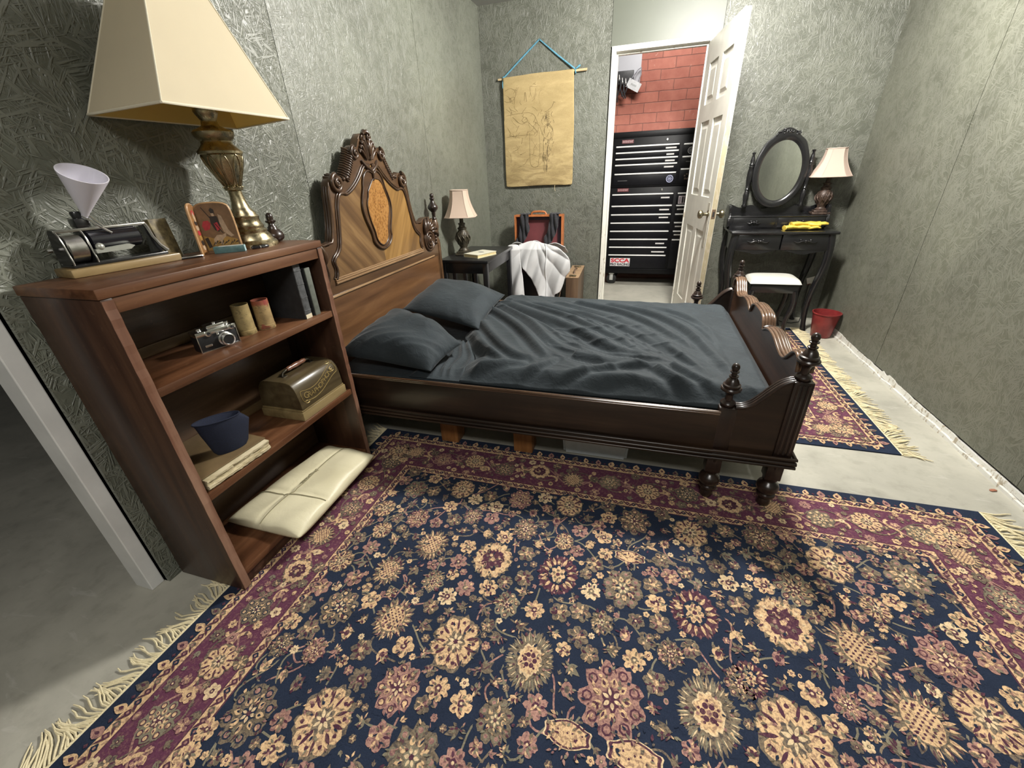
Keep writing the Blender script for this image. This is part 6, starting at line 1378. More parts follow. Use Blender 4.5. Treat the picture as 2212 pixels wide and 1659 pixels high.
# ------------------------------------------------------------------ stand with an open suitcase, shirt and stockings
def luggage():
    st = thing('luggage_stand', 'black stand under the open suitcase against the back wall', 'stand', (-0.90, 3.80, 0))
    x0, x1, y0, y1 = -1.115, -0.690, 3.71, 4.02
    mb = MB(); mb.box((x0, y0, 0.40), (x1, y1, 0.43), 0.004); part('seat', mb, M_black, st)
    for x in (x0 + 0.01, x1 - 0.045):
        for y in (y0 + 0.01, y1 - 0.045): mb = MB(); mb.box((x, y, 0), (x + 0.035, y + 0.035, 0.40), 0.003); part('leg', mb, M_black, st)
    mb = MB(); mb.box((x0 + 0.03, y0 + 0.02, 0.12), (x1 - 0.03, y0 + 0.04, 0.40)); part('front_panel', mb, M_black, st, smooth=0)
    mb = MB(); mb.tube([(-0.618, 3.625, 0.44), (-0.652, 3.625, 0.28), (-0.70, 3.625, 0.06)], 0.006, 8); mb.tube([(-0.70, 3.625, 0.06), (-0.70, 3.65, 0.05)], 0.006, 8); mb.tube([(-0.618, 3.625, 0.44), (-0.66, 3.70, 0.424)], 0.006, 8); part('steel_strut', mb, M_nick, st, label='thin bright steel strut')
    t = thing('suitcase', 'open tan leather suitcase with a maroon lining standing against the back wall', 'suitcase', (-0.90, 3.85, 0.43))
    tan = plain('orange_tan_leather', (0.40, 0.135, 0.045, 1), 0.42, 0, 0.2, 18, 0.15, bscale=120); mar = plain('maroon_lining', (0.135, 0.032, 0.036, 1), 0.6, 0, 0.22, 7, 0.1); dkm = plain('dark_plum_lining', (0.045, 0.022, 0.034, 1), 0.7)
    X0, X1 = -1.148, -0.692
    mb = MB(); mb.box((X0 + 0.01, 3.71, 0.431), (X1 - 0.01, 4.00, 0.445), 0.004)
    for a, b in (((X0 + 0.01, 3.71), (X1 - 0.01, 3.722)), ((X0 + 0.01, 3.988), (X1 - 0.01, 4.0)), ((X0 + 0.01, 3.722), (X0 + 0.022, 3.988)), ((X1 - 0.022, 3.722), (X1 - 0.01, 3.988))): mb.box((*a, 0.445), (*b, 0.575))
    part('base', mb, dkm, t, smooth=0)
    R = smooth_poly([(X0, 0.578), (X0, 0.578), (X0, 0.905), (X0, 0.905), (X1, 0.905), (X1, 0.905), (X1, 0.578), (X1, 0.578)], 2)
    mb = MB(); mb.prism(R, 'xz', 4.005, 4.02, 0.003); lid = part('lid', mb, tan, t, smooth=30)
    mb = MB(); I = smooth_poly([(X0 + 0.014, 0.592), (X0 + 0.014, 0.592), (X0 + 0.014, 0.890), (X0 + 0.014, 0.890), (X1 - 0.014, 0.890), (X1 - 0.014, 0.890), (X1 - 0.014, 0.592), (X1 - 0.014, 0.592)], 2)
    n = len(R)
    A = [mb.bm.verts.new((x, 3.945, z)) for x, z in R]; B = [mb.bm.verts.new((x, 4.005, z)) for x, z in R]; D = [mb.bm.verts.new((x, 3.945, z)) for x, z in I]; E = [mb.bm.verts.new((x, 4.005, z)) for x, z in I]
    for k in range(n): j = (k + 1) % n; mb._face([A[k], A[j], B[j], B[k]]); mb._face([A[k], A[j], D[j], D[k]]); mb._face([D[k], D[j], E[j], E[k]])
    part('lid_rim', mb, tan, lid, smooth=30)
    mb = MB(); mb.mi = 0; mb.prism([(X0 + 0.02, 0.596), (X1 - 0.02, 0.596), (X1 - 0.02, 0.885), (X0 + 0.02, 0.885)], 'xz', 3.998, 4.0045)
    mb.mi = 1
    for a, b in ((X0 + 0.015, X0 + 0.055), (X1 - 0.055, X1 - 0.015)): mb.prism([(a, 0.60), (b, 0.60), (b, 0.885), (a, 0.885)], 'xz', 3.990, 4.0)
    mb.prism([(X0 + 0.02, 0.858), (X1 - 0.02, 0.858), (X1 - 0.02, 0.888), (X0 + 0.02, 0.888)], 'xz', 3.992, 4.0)
    part('lining', mb, [mar, dkm], lid, smooth=0)
    mb = MB(); mb.tube([(-0.990, 3.975, 0.905), (-0.985, 3.975, 0.922), (-0.965, 3.975, 0.930), (-0.92, 3.975, 0.932), (-0.875, 3.975, 0.930), (-0.857, 3.975, 0.922), (-0.852, 3.975, 0.905)], 0.0085, 8); part('handle', mb, tan, lid, smooth=60)
    # black stockings over the lid
    stk = plain('sheer_black_knit', (0.016, 0.016, 0.020, 1), 0.9, 0, 0.4, 90, 0.3, sheen=0.15)
    for k, (out, lab) in enumerate(((([(-1.083, 0.912), (-1.040, 0.917), (-1.007, 0.910), (-1.012, 0.87), (-1.018, 0.844), (-0.999, 0.80), (-1.004, 0.765), (-1.022, 0.734), (-1.040, 0.70), (-1.062, 0.655), (-1.150, 0.648), (-1.135, 0.69), (-1.110, 0.72), (-1.092, 0.75), (-1.096, 0.80), (-1.092, 0.844)]), 'black stocking hung over the left half of the suitcase lid'), (([(-0.812, 0.910), (-0.77, 0.916), (-0.727, 0.908), (-0.732, 0.86), (-0.735, 0.811), (-0.745, 0.77), (-0.755, 0.74), (-0.78, 0.70), (-0.80, 0.655), (-0.862, 0.65), (-0.866, 0.70), (-0.845, 0.74), (-0.822, 0.781), (-0.818, 0.82), (-0.816, 0.857)]), 'black stocking hung over the right half of the suitcase lid'))):
        mb = MB(); dome(mb, smooth_poly(out, 2), lambda a, z: 3.932 - 0.010 * math.sin(a * 160 + z * 18) - 0.006 * math.sin(z * 40 + a * 60), 0, 0.004)
        xs = [p[0] for p in out[:3]]
        o = part('stocking', mb, stk, None, smooth=180); solidify(o, 0.006); tag(o, lab, 'stocking', 'stockings on the suitcase lid')
        mb = MB(); xa, xb = min(xs), max(xs); mb.grid(lambda u, v: (xa + (xb - xa) * u, 3.932 + 0.092 * v, 0.9105 + 0.006 * math.sin(PI * v) + 0.002 * math.sin(u * 11)), 14, 8); mb.grid(lambda u, v: (xa + (xb - xa) * u, 4.026 + 0.004 * math.sin(u * 9), 0.910 - 0.18 * v), 14, 10)
        q = part('stocking_top', mb, stk, o, smooth=180); solidify(q, 0.005)
    # the shirt
    wht = plain('white_cotton', (0.60, 0.605, 0.61, 1), 0.75, 0, 0.04, 12, 0.12, bscale=60, sheen=0.2)
    sh = thing('white_shirt', 'crumpled white shirt draped over the front of the suitcase', 'shirt', (-0.86, 3.64, 0.60))
    def dep(a, z): return 3.622 + 0.26 * max(0.0, z - 0.655) ** 1.05 * 2.2 - 0.017 * math.sin(a * 38 + 2.6 * math.sin(z * 6)) * min(1, (0.74 - z) * 4) - 0.004 * math.sin(a * 85 - z * 30) * min(1, (0.74 - z) * 3) - 0.008 * wob(a * 4, z * 4, 2.4, 5) - 0.011 * min(1, 6 * math.hypot(a + 0.86, z - 0.73)) * abs(math.sin(6.5 * math.atan2(z - 0.74, a + 0.86) + 5 * (z - 0.5))) ** 0.7
    T = [(-1.03, 0.690), (-0.985, 0.702), (-0.945, 0.716), (-0.902, 0.722), (-0.863, 0.715), (-0.82, 0.705), (-0.784, 0.700), (-0.735, 0.690), (-0.691, 0.68), (-0.655, 0.66), (-0.629, 0.637), (-0.60, 0.615), (-0.578, 0.595), (-0.566, 0.556), (-0.563, 0.48), (-0.586, 0.449), (-0.609, 0.425), (-0.624, 0.354), (-0.647, 0.297), (-0.671, 0.28), (-0.699, 0.271), (-0.695, 0.22), (-0.70, 0.19), (-0.76, 0.175), (-0.83, 0.19), (-0.845, 0.26), (-0.884, 0.346), (-0.925, 0.41), (-0.964, 0.472), (-0.995, 0.505), (-1.012, 0.55), (-1.025, 0.62)]
    mb = MB(); dome(mb, smooth_poly(T, 1), dep, 0, 0.005); b = part('shirt_body', mb, wht, sh, smooth=180); solidify(b, 0.004)
    Lf = [(-1.128, 0.655), (-1.118, 0.682), (-1.097, 0.696), (-1.056, 0.700), (-1.012, 0.692), (-1.005, 0.64), (-1.008, 0.595), (-1.0, 0.54), (-0.992, 0.503), (-0.983, 0.45), (-0.979, 0.40), (-0.976, 0.30), (-0.976, 0.12), (-1.118, 0.115), (-1.121, 0.25), (-1.122, 0.396), (-1.128, 0.48), (-1.132, 0.555)]
    mb = MB(); dome(mb, smooth_poly(Lf, 1), lambda a, z: dep(a, z) - 0.022 - 0.012 * math.cos((a + 1.05) * 26), 0, 0.005); q = part('sleeve', mb, wht, sh, smooth=180); solidify(q, 0.005)
    def lay(P, w): return [(a, dep(a, z) - w, z) for a, z in smooth_poly(P, 2, False)]
    mb = MB(); mb.tube(lay([(-0.785, 0.70), (-0.768, 0.64), (-0.775, 0.55), (-0.782, 0.45), (-0.778, 0.32), (-0.775, 0.19)], 0.003), 0.006, 8, flat=0.5); part('placket', mb, wht, sh, smooth=60)
    mb = MB(); mb.grid(lambda u, v: (-1.10 + 0.48 * u, 3.665 + 0.17 * v, 0.712 - 0.10 * v + 0.012 * math.sin(u * 17 + v * 4) - 0.05 * abs(u - 0.42)), 30, 14); q = part('shirt_back', mb, wht, sh, smooth=180); solidify(q, 0.004)
    # brown hard case standing on end
    bc = thing('brown_case', 'narrow brown hard case standing on end to the right of the white shirt', 'case', (-0.555, 3.87, 0))
    brn = wood('brown_case_board', (0.055, 0.033, 0.02, 1), (0.10, 0.062, 0.037, 1), (0.15, 0.098, 0.06, 1), 'z', 1, 0.45, 0.2); tp = plain('tan_case_edge', (0.30, 0.20, 0.115, 1), 0.5, 0, 0.3, 40)
    mb = MB(); mb.prism([(3.69, 0), (4.08, 0), (4.08, 0.428), (3.69, 0.400)], 'yz', -0.612, -0.500, 0.003); part('case_body', mb, brn, bc)
    mb = MB(); mb.prism([(3.688, 0.400), (4.082, 0.428), (4.082, 0.434), (3.688, 0.406)], 'yz', -0.614, -0.498); part('case_edge', mb, tp, bc, smooth=0)
    mb = MB(); mb.tube([(-0.555, 3.80, 0.410), (-0.555, 3.82, 0.435), (-0.555, 3.88, 0.442), (-0.555, 3.94, 0.443), (-0.555, 3.96, 0.422)], 0.008, 8); part('handle', mb, brn, bc, smooth=60)
    for y in (3.725, 4.02): mb = MB(); z = 0.406 + 0.071 * (y - 3.688); mb.box((-0.585, y - 0.018, z), (-0.525, y + 0.018, z + 0.010), 0.002); part('clasp', mb, M_brass, bc)
luggage()

# ------------------------------------------------------------------ dressing table
M_gloss = plain('gloss_black_paint', (0.010, 0.010, 0.011, 1), 0.22, 0, 0.2, 12, coat=0.5)
def carve_handle(mb, x, y, z, w=0.09):
    for s in (-1, 1):
        mb.tube([(x + s * w * u, y - 0.006 - 0.006 * math.sin(PI * u), z + 0.005 * math.sin(2.2 * PI * u)) for u in np.linspace(0, 1, 9)], [0.006, 0.007, 0.006, 0.006, 0.005, 0.005, 0.004, 0.004, 0.003], 6)
        mb.ball((x + s * w * 0.45, y - 0.008, z + 0.012), 0.008, (1.3, 0.7, 0.8), 8); mb.ball((x + s * w * 0.8, y - 0.006, z - 0.006), 0.006, (1.4, 0.7, 0.7), 8)
    mb.ball((x, y - 0.012, z + 0.004), 0.011, (1, 0.9, 1), 10)
def vanity():
    x0, x1, y0, y1, H = 0.672, 1.398, 3.725, 4.118, 0.778
    t = thing('dressing_table', 'gloss black dressing table with oval mirror in the right back corner', 'dressing table', ((x0 + x1) / 2, (y0 + y1) / 2, 0))
    mb = MB(); mb.box((x0, y0, H - 0.020), (x1, y1, H), 0.006, 3); part('table_top', mb, M_gloss, t)
    for k in range(2):
        a = x0 + 0.045 + k * 0.320; b = a + 0.312
        mb = MB(); mb.box((a, y0 + 0.018, H - 0.135), (b, y0 + 0.30, H - 0.024), 0.003); d = part('drawer', mb, M_gloss, t)
        mb = MB(); carve_handle(mb, (a + b) / 2, y0 + 0.018, H - 0.072, 0.075); part('carved_handle', mb, M_gloss, d, smooth=70)
    for x in (x0 + 0.022, x1 - 0.044): mb = MB(); mb.box((x, y0 + 0.03, H - 0.145), (x + 0.022, y1 - 0.02, H - 0.020)); part('side_apron', mb, M_gloss, t, smooth=0)
    ap = [(x0 + 0.04, H - 0.132)] + [(x0 + 0.04 + (x1 - x0 - 0.08) * u, H - 0.152 + 0.016 * math.cos(u * 4 * PI) * (1 if .2 < u < .8 else 0.6)) for u in np.linspace(0, 1, 30)] + [(x1 - 0.04, H - 0.132)]
    mb = MB(); mb.prism(ap, 'xz', y0 + 0.022, y0 + 0.04); part('front_apron', mb, M_gloss, t, smooth=0)
    mb = MB(); mb.box((x0 + 0.04, y1 - 0.04, H - 0.145), (x1 - 0.04, y1 - 0.02, H - 0.02)); part('back_apron', mb, M_gloss, t, smooth=0)
    def cab(sx, yf, x):
        mb = MB(); P = []; R = []
        for u in np.linspace(0, 1, 14):
            z = (H - 0.02) * (1 - u); bow = 0.020 * math.sin(PI * min(1, u / 0.45)) if u < 0.45 else -0.020 * math.sin(PI * (u - 0.45) / 0.55)
            P.append((x + sx * bow, yf - 0.4 * bow * (1 if yf < 3.9 else -1), z)); R.append(0.034 - 0.017 * u ** 0.7 + (0.006 if u > 0.95 else 0))
        mb.tube(P, R, 4 * 3); return mb
    for x, sx in ((x0 + 0.045, -1), (x1 - 0.045, 1)):
        for yf in (y0 + 0.045, y1 - 0.05): part('leg', cab(sx, yf, x), M_gloss, t, smooth=50)
    # hutch
    hx0, hx1, hy = 0.662, 1.368, 3.925
    hut = None
    mb = MB(); mb.box((hx0 + 0.02, hy + 0.006, H), (hx1 - 0.02, y1, 0.866), 0.002); mb.box((hx0 + 0.014, hy - 0.004, 0.864), (hx1 - 0.014, y1, 0.874), 0.003); hut = part('hutch', mb, M_gloss, t)
    for k in range(2):
        a = hx0 + 0.04 + k * 0.322; mb = MB(); mb.box((a, hy, H + 0.008), (a + 0.304, hy + 0.008, 0.858), 0.002); d = part('small_drawer', mb, M_gloss, hut)
        mb = MB(); carve_handle(mb, a + 0.152, hy, 0.822, 0.045); part('carved_handle', mb, M_gloss, d, smooth=70)
    sc = [(hx0 + 0.02, 0.868)] + [(hx0 + 0.02 + (hx1 - hx0 - 0.04) * u, 0.930 + 0.012 * math.cos(u * 8 * PI) + 0.008 * math.cos(u * 2 * PI)) for u in np.linspace(0, 1, 50)] + [(hx1 - 0.02, 0.868)]
    mb = MB(); mb.prism(sc, 'xz', y1 - 0.022, y1 - 0.004); part('scalloped_back', mb, M_gloss, hut, smooth=0)
    ck = smooth_poly([(hy - 0.002, H), (hy - 0.006, 0.85), (hy + 0.01, 0.868), (hy + 0.02, 0.90), (hy + 0.012, 0.935), (hy + 0.03, 0.950), (y1, 0.950), (y1, H)], 1)
    for x in (hx0, hx1 - 0.02): mb = MB(); mb.prism(ck, 'yz', x, x + 0.02, 0.004); part('cheek', mb, M_gloss, hut)
    # turned mirror posts and the swinging oval mirror
    yp = 4.055; prof = [(0.013, 0), (0.016, 0.01), (0.010, 0.022), (0.013, 0.05), (0.017, 0.085), (0.012, 0.115), (0.010, 0.122), (0.016, 0.128), (0.010, 0.135), (0.013, 0.17), (0.017, 0.205), (0.017, 0.255), (0.012, 0.285), (0.016, 0.292), (0.012, 0.300), (0.016, 0.307), (0.012, 0.315), (0.013, 0.335), (0.010, 0.355), (0.006, 0.375), (0.010, 0.383), (0.010, 0.391), (0, 0.397)]
    for x in (0.783, 1.188): mb = MB(); mb.lathe([(r * 1.25, z) for r, z in prof], (x, yp, 0.930), 16); part('mirror_post', mb, M_gloss, hut, smooth=60)
    cx, cz = 0.986, 1.186; fr = []
    for k in range(72):
        a = 2 * PI * k / 72; q = Vector((0.190 * math.cos(a), 0.262 * math.sin(a)))
        if math.sin(a) > 0: q.y += 0.030 * max(0, 1 - (q.x / 0.10) ** 2) ** 1.2; q *= 1 + 0.035 * math.exp(-((abs(q.x) - 0.125) / 0.03) ** 2)
        fr.append((q.x, q.y))
    gl = [(0.142 * math.cos(2 * PI * k / 72), 0.209 * math.sin(2 * PI * k / 72)) for k in range(72)]
    Mm = Matrix.Translation((cx, yp - 0.006, cz)) @ Matrix.Rotation(math.radians(-2.0), 4, 'X')
    mb = MB(); L = [(fr, 0.014), (fr, -0.004), ([(a * .95 + b * .05, c * .95 + d * .05) for (a, c), (b, d) in zip(fr, gl)], -0.012), ([(a * .5 + b * .5, c * .5 + d * .5) for (a, c), (b, d) in zip(fr, gl)], -0.018), ([(a * .12 + b * .88, c * .12 + d * .88) for (a, c), (b, d) in zip(fr, gl)], -0.010), (gl, -0.003)]
    V = [[mb.bm.verts.new(Mm @ Vector((x, y, z))) for x, z in P] for P, y in L]
    for a, b in zip(V, V[1:]):
        for k in range(72): mb._face([a[k], a[(k + 1) % 72], b[(k + 1) % 72], b[k]])
    mb._face(V[0]); mf = part('mirror_frame', mb, M_gloss, hut, smooth=40)
    mir = NT('mirror_silver'); mir.set((0.80, 0.83, 0.80, 1), 0.02, 1.0)
    mb = MB(); A = [mb.bm.verts.new(Mm @ Vector((x, -0.0035, z))) for x, z in gl]; B = [mb.bm.verts.new(Mm @ Vector((x, 0.002, z))) for x, z in gl]
    mb._face(A); mb._face(B)
    for k in range(72): mb._face([A[k], A[(k + 1) % 72], B[(k + 1) % 72], B[k]])
    part('mirror_glass', mb, mir.m, mf, smooth=0, label='oval mirror glass')
    mb = MB(); rr = random.Random(2)
    for k in range(26):
        u = rr.uniform(-1, 1); x = 0.078 * u; z = 0.243 + 0.026 * (1 - u * u) + rr.uniform(-0.018, 0.016)
        p = Mm @ Vector((x, -0.016, z)); a = rr.uniform(0, PI); mb.tube([p + Vector((s * 0.011 * math.cos(a), -0.004 * (1 - abs(s)), s * 0.007 * math.sin(a))) for s in (-1, -.4, .3, 1)], [0.002, 0.0045, 0.0045, 0.002], 6)
    part('crest_carving', mb, M_gloss, mf, smooth=70)
vanity()
small_lamp('small brown lamp with a pale pink bell shade on the dressing table', (1.318, 4.005, 0.875), -0.12, 0.86, bronze2.m, (0.66, 0.52, 0.44), 0.126, 0.060)
def glove(label, ox, oy, rz, flip, z0):
    o = thing('rubber_glove', label, 'glove', (ox, oy, z0), rz, 'yellow gloves on the dressing table')
    yel = plain('yellow_rubber', (0.66, 0.49, 0.075, 1), 0.42, 0, 0.16, 25)
    mb = MB()
    def limb(P, R, fl=0.62): mb.tube([(x, flip * y, z) for x, y, z in P], R, 12, flat=fl)
    limb([(-0.125, -0.004, 0.016), (-0.085, 0, 0.020), (-0.04, 0.002, 0.017), (0.0, 0.0, 0.020), (0.035, 0.0, 0.017), (0.055, 0, 0.013)], [0.040, 0.044, 0.034, 0.042, 0.040, 0.030], 0.40)
    for k, (dy, L, up) in enumerate(((0.030, 0.066, 0.004), (0.011, 0.078, 0.010), (-0.009, 0.072, 0.003), (-0.028, 0.056, 0.008))):
        limb([(0.035, dy * 0.9, 0.014), (0.060, dy * 1.08, 0.015 + up * .6), (0.060 + L * 0.55, dy * 1.2 + 0.003, 0.015 + up), (0.055 + L, dy * 1.25, 0.013 + up * .5)], [0.012, 0.0115, 0.0105, 0.006], 0.85)
    limb([(-0.010, 0.026, 0.016), (0.012, 0.046, 0.017), (0.040, 0.060, 0.014), (0.058, 0.064, 0.012)], [0.014, 0.013, 0.011, 0.006], 0.85)
    q = part('glove_hand', mb, yel, o, True, 180)
    r = q.modifiers.new('blend', 'REMESH'); r.mode = 'VOXEL'; r.voxel_size = 0.0035; r.use_smooth_shade = True
    s = q.modifiers.new('soften', 'SMOOTH'); s.factor = 0.5; s.iterations = 4
    mb = MB(); mb.tube([(-0.122, flip * 0.041 * math.cos(a), 0.016 + 0.0165 * math.sin(a)) for a in np.linspace(0, 2 * PI, 20, endpoint=False)], 0.0028, 6, True); part('cuff_roll', mb, yel, o, True, 60)
glove('yellow rubber glove lying underneath on the dressing table', 1.175, 3.835, math.radians(4), 1, 0.778)
glove('yellow rubber glove lying on top with its fingers to the right', 1.225, 3.872, math.radians(9), -1, 0.800)

# ------------------------------------------------------------------ stool, bucket, cord and scraps by the dressing table
def stool():
    x0, x1, y0, y1 = 0.862, 1.222, 3.645, 3.905
    t = thing('vanity_stool', 'small black stool with a white padded seat in front of the dressing table', 'stool', ((x0 + x1) / 2, (y0 + y1) / 2, 0))
    mb = MB()
    def seat(u, v, up):
        x, y = 2 * u - 1, 2 * v - 1; q = max(0, 1 - abs(x) ** 5) ** 0.4 * max(0, 1 - abs(y) ** 5) ** 0.4
        return (x0 + (x1 - x0) * u, y0 + (y1 - y0) * v, 0.402 + (0.045 * q if up else 0))
    mb.grid(lambda u, v: seat(u, v, 1), 30, 24); mb.grid(lambda u, v: seat(u, v, 0), 2, 2); part('padded_seat', mb, plain('white_vinyl', (0.72, 0.71, 0.64, 1), 0.38, 0, 0.04, 5), t, smooth=70)
    mb = MB(); mb.box((x0 + 0.012, y0 + 0.012, 0.33), (x1 - 0.012, y1 - 0.012, 0.402), 0.004); part('seat_frame', mb, M_gloss, t)
    for sx, x in ((-1, x0 + 0.032), (1, x1 - 0.032)):
        for sy, y in ((-1, y0 + 0.032), (1, y1 - 0.032)):
            mb = MB(); mb.tube([(x + sx * (0.012 * math.sin(PI * min(1, u / .5)) if u < .5 else -0.014 * math.sin(PI * (u - .5) / .5)), y + sy * 0.3 * 0.012 * math.sin(PI * u), 0.345 * (1 - u)) for u in np.linspace(0, 1, 12)], [0.026 - 0.012 * u + (0.004 if u > .95 else 0) for u in np.linspace(0, 1, 12)], 10); part('leg', mb, M_gloss, t, smooth=60)
stool()
def bucket():
    t = thing('red_bucket', 'small translucent red plastic bucket standing by the right wall', 'bucket', (1.443, 3.655, 0))
    m = NT('red_plastic'); n = m.noise(m.co, 16, 4); m.set(m.ramp(n, [(0.3, (0.16, 0.018, 0.020)), (0.7, (0.27, 0.036, 0.034))]), 0.32, spec=0.5); m.b.inputs['Subsurface Weight'].default_value = 0.15; m.b.inputs['Subsurface Radius'].default_value = (0.02, 0.004, 0.004)
    mb = MB(); mb.lathe([(0, 0.001), (0.062, 0.001), (0.067, 0.006), (0.092, 0.186), (0.097, 0.188), (0.097, 0.196), (0.090, 0.196), (0.0895, 0.188), (0.064, 0.010), (0, 0.008)], (0, 0, 0), 36, cap=False); part('pail', mb, m.m, t, True, 50)
bucket()
mb = MB(); mb.tube([(1.205, 4.09, 0.02), (1.215, 4.02, 0.006), (1.255, 3.955, 0.0045), (1.315, 3.945, 0.0045), (1.385, 3.985, 0.0045), (1.42, 4.08, 0.006), (1.425, 4.12, 0.10), (1.425, 4.124, 0.30)], 0.0035, 6)
tag(part('lamp_cord', mb, plain('black_cord', (0.012, 0.012, 0.012, 1), 0.5), None, smooth=60), 'thin black cord looping on the floor under the dressing table', 'cord')
M = frame((1.445, 4.128, 0.335), (0.86, 0, 0.30), (-0.30, 0, 0.86)); mb = MB(); mb.box((-0.040, -0.028, -0.002), (0.040, 0.028, 0.002), 0.001, mat=M)
tg = part('paper_tag', mb, plain('white_card', (0.62, 0.61, 0.55, 1), 0.6), None, smooth=0); tag(tg, 'crooked white card on the wall behind the dressing table leg', 'card')
mb = MB(); mb.box((-0.042, -0.033, -0.002), (-0.015, -0.024, 0.003), 0.001, mat=M); part('red_corner', mb, plain('dull_red', (0.20, 0.06, 0.045, 1), 0.6), tg, smooth=0)
mb = MB(); mb.grid(lambda u, v: (1.487 + 0.028 * u, 1.80 + 0.022 * v + 0.008 * u, 0.002 + 0.003 * math.sin(PI * u) * math.sin(PI * v)), 8, 6, lambda u, v: (u - .5) ** 2 + (v - .5) ** 2 * 1.6 < 0.24)
o = part('dry_leaf', mb, plain('rusty_scrap', (0.32, 0.13, 0.075, 1), 0.8), None, smooth=180); solidify(o, 0.0012); tag(o, 'tiny rust red scrap on the bare floor near the right wall', 'scrap')
# ------------------------------------------------------------------ workshop tool chests through the doorway
M_chest = plain('black_powder_coat', (0.006, 0.006, 0.007, 1), 0.45, 0, 0.2, 30, spec=0.2); M_pull = plain('satin_aluminium', (0.80, 0.80, 0.78, 1), 0.34, 0.0, 0.04, 40); M_tagm = plain('pale_label_strip', (0.70, 0.68, 0.66, 1), 0.5)
M_dr = plain('black_drawer_front', (0.007, 0.007, 0.009, 1), 0.42, 0, 0.2, 30, spec=0.2)
YF = 5.15; CX0, CX1 = -0.392, 0.640
def column(t, x0, x1, zs, zend, tags, nm):
    for i, z in enumerate(zs):
        zt = z + 0.012; zb = (zs[i + 1] + 0.016) if i + 1 < len(zs) else zend
        mb = MB(); mb.box((x0 - 0.008, YF - 0.006, zb), (x1 + 0.008, YF + 0.006, zt), 0.002); d = part('drawer', mb, M_dr, t)
        mb = MB(); mb.box((x0, YF - 0.020, z - 0.007), (x1, YF - 0.006, z + 0.007), 0.003); part('drawer_pull', mb, M_pull, d)
        for a, b, zc in tags:
            if zb < zc < z: mb = MB(); mb.box((a, YF - 0.0075, zc - 0.007), (b, YF - 0.006, zc + 0.007)); part('drawer_label', mb, M_tagm, d, smooth=0)
def flat(name, mb, m, parent, label=None): return part(name, mb, m, parent, smooth=0, label=label, recalc=False)
FR = lambda x, z, lift=0.007: frame((x, YF - lift, z), (1, 0, 0), (0, 0, 1))
def badge(t, x, z, r, col, name='round_badge'):
    mb = MB(); mb.mi = 0; mb.lathe([(r, 0), (r, 0.0008), (r * 0.8, 0.001)], (0, 0, 0), 28, FR(x, z), cap=False); mb.mi = 1; mb.lathe([(r * 0.8, 0.001), (0, 0.001)], (0, 0, 0), 24, FR(x, z), cap=False)
    mb.mi = 0
    for k in range(7): a = k * 2 * PI / 7; mb.box((x + r * .45 * math.cos(a) - r * .12, YF - 0.0088, z + r * .45 * math.sin(a) - r * .1), (x + r * .45 * math.cos(a) + r * .12, YF - 0.0078, z + r * .45 * math.sin(a) + r * .1))
    mb.box((x - r * .25, YF - 0.009, z - r * .12), (x + r * .25, YF - 0.0078, z + r * .14)); part(name, mb, [plain('badge_pale', col, 0.5), plain('badge_dark', (0.03, 0.035, 0.07, 1), 0.5)], t, smooth=0)
def logo(t, x0, x1, z):
    mb = MB(); mb.box((x0, YF - 0.0075, z - 0.017), (x1, YF - 0.006, z + 0.017)); p = part('maker_plate', mb, plain('dull_red_plate', (0.14, 0.03, 0.035, 1), 0.4), t, smooth=0)
    mb = MB(); n = 6
    for k in range(n): a = x0 + 0.006 + (x1 - x0 - 0.012) * k / n; mb.box((a, YF - 0.0082, z - 0.010), (a + 0.011, YF - 0.0074, z + 0.009)); mb.box((a + 0.011, YF - 0.0082, z - 0.002 + 0.006 * (k % 2)), (a + 0.016, YF - 0.0074, z + 0.003 + 0.006 * (k % 2)))
    part('plate_marks', mb, plain('pinkish_marks', (0.36, 0.22, 0.22, 1), 0.5), p, smooth=0)
def lock(t, x, z): mb = MB(); mb.lathe([(0.010, 0), (0.010, 0.006), (0.008, 0.008), (0, 0.008)], (0, 0, 0), 16, FR(x, z, 0.006)); part('key_lock', mb, M_nick, t)
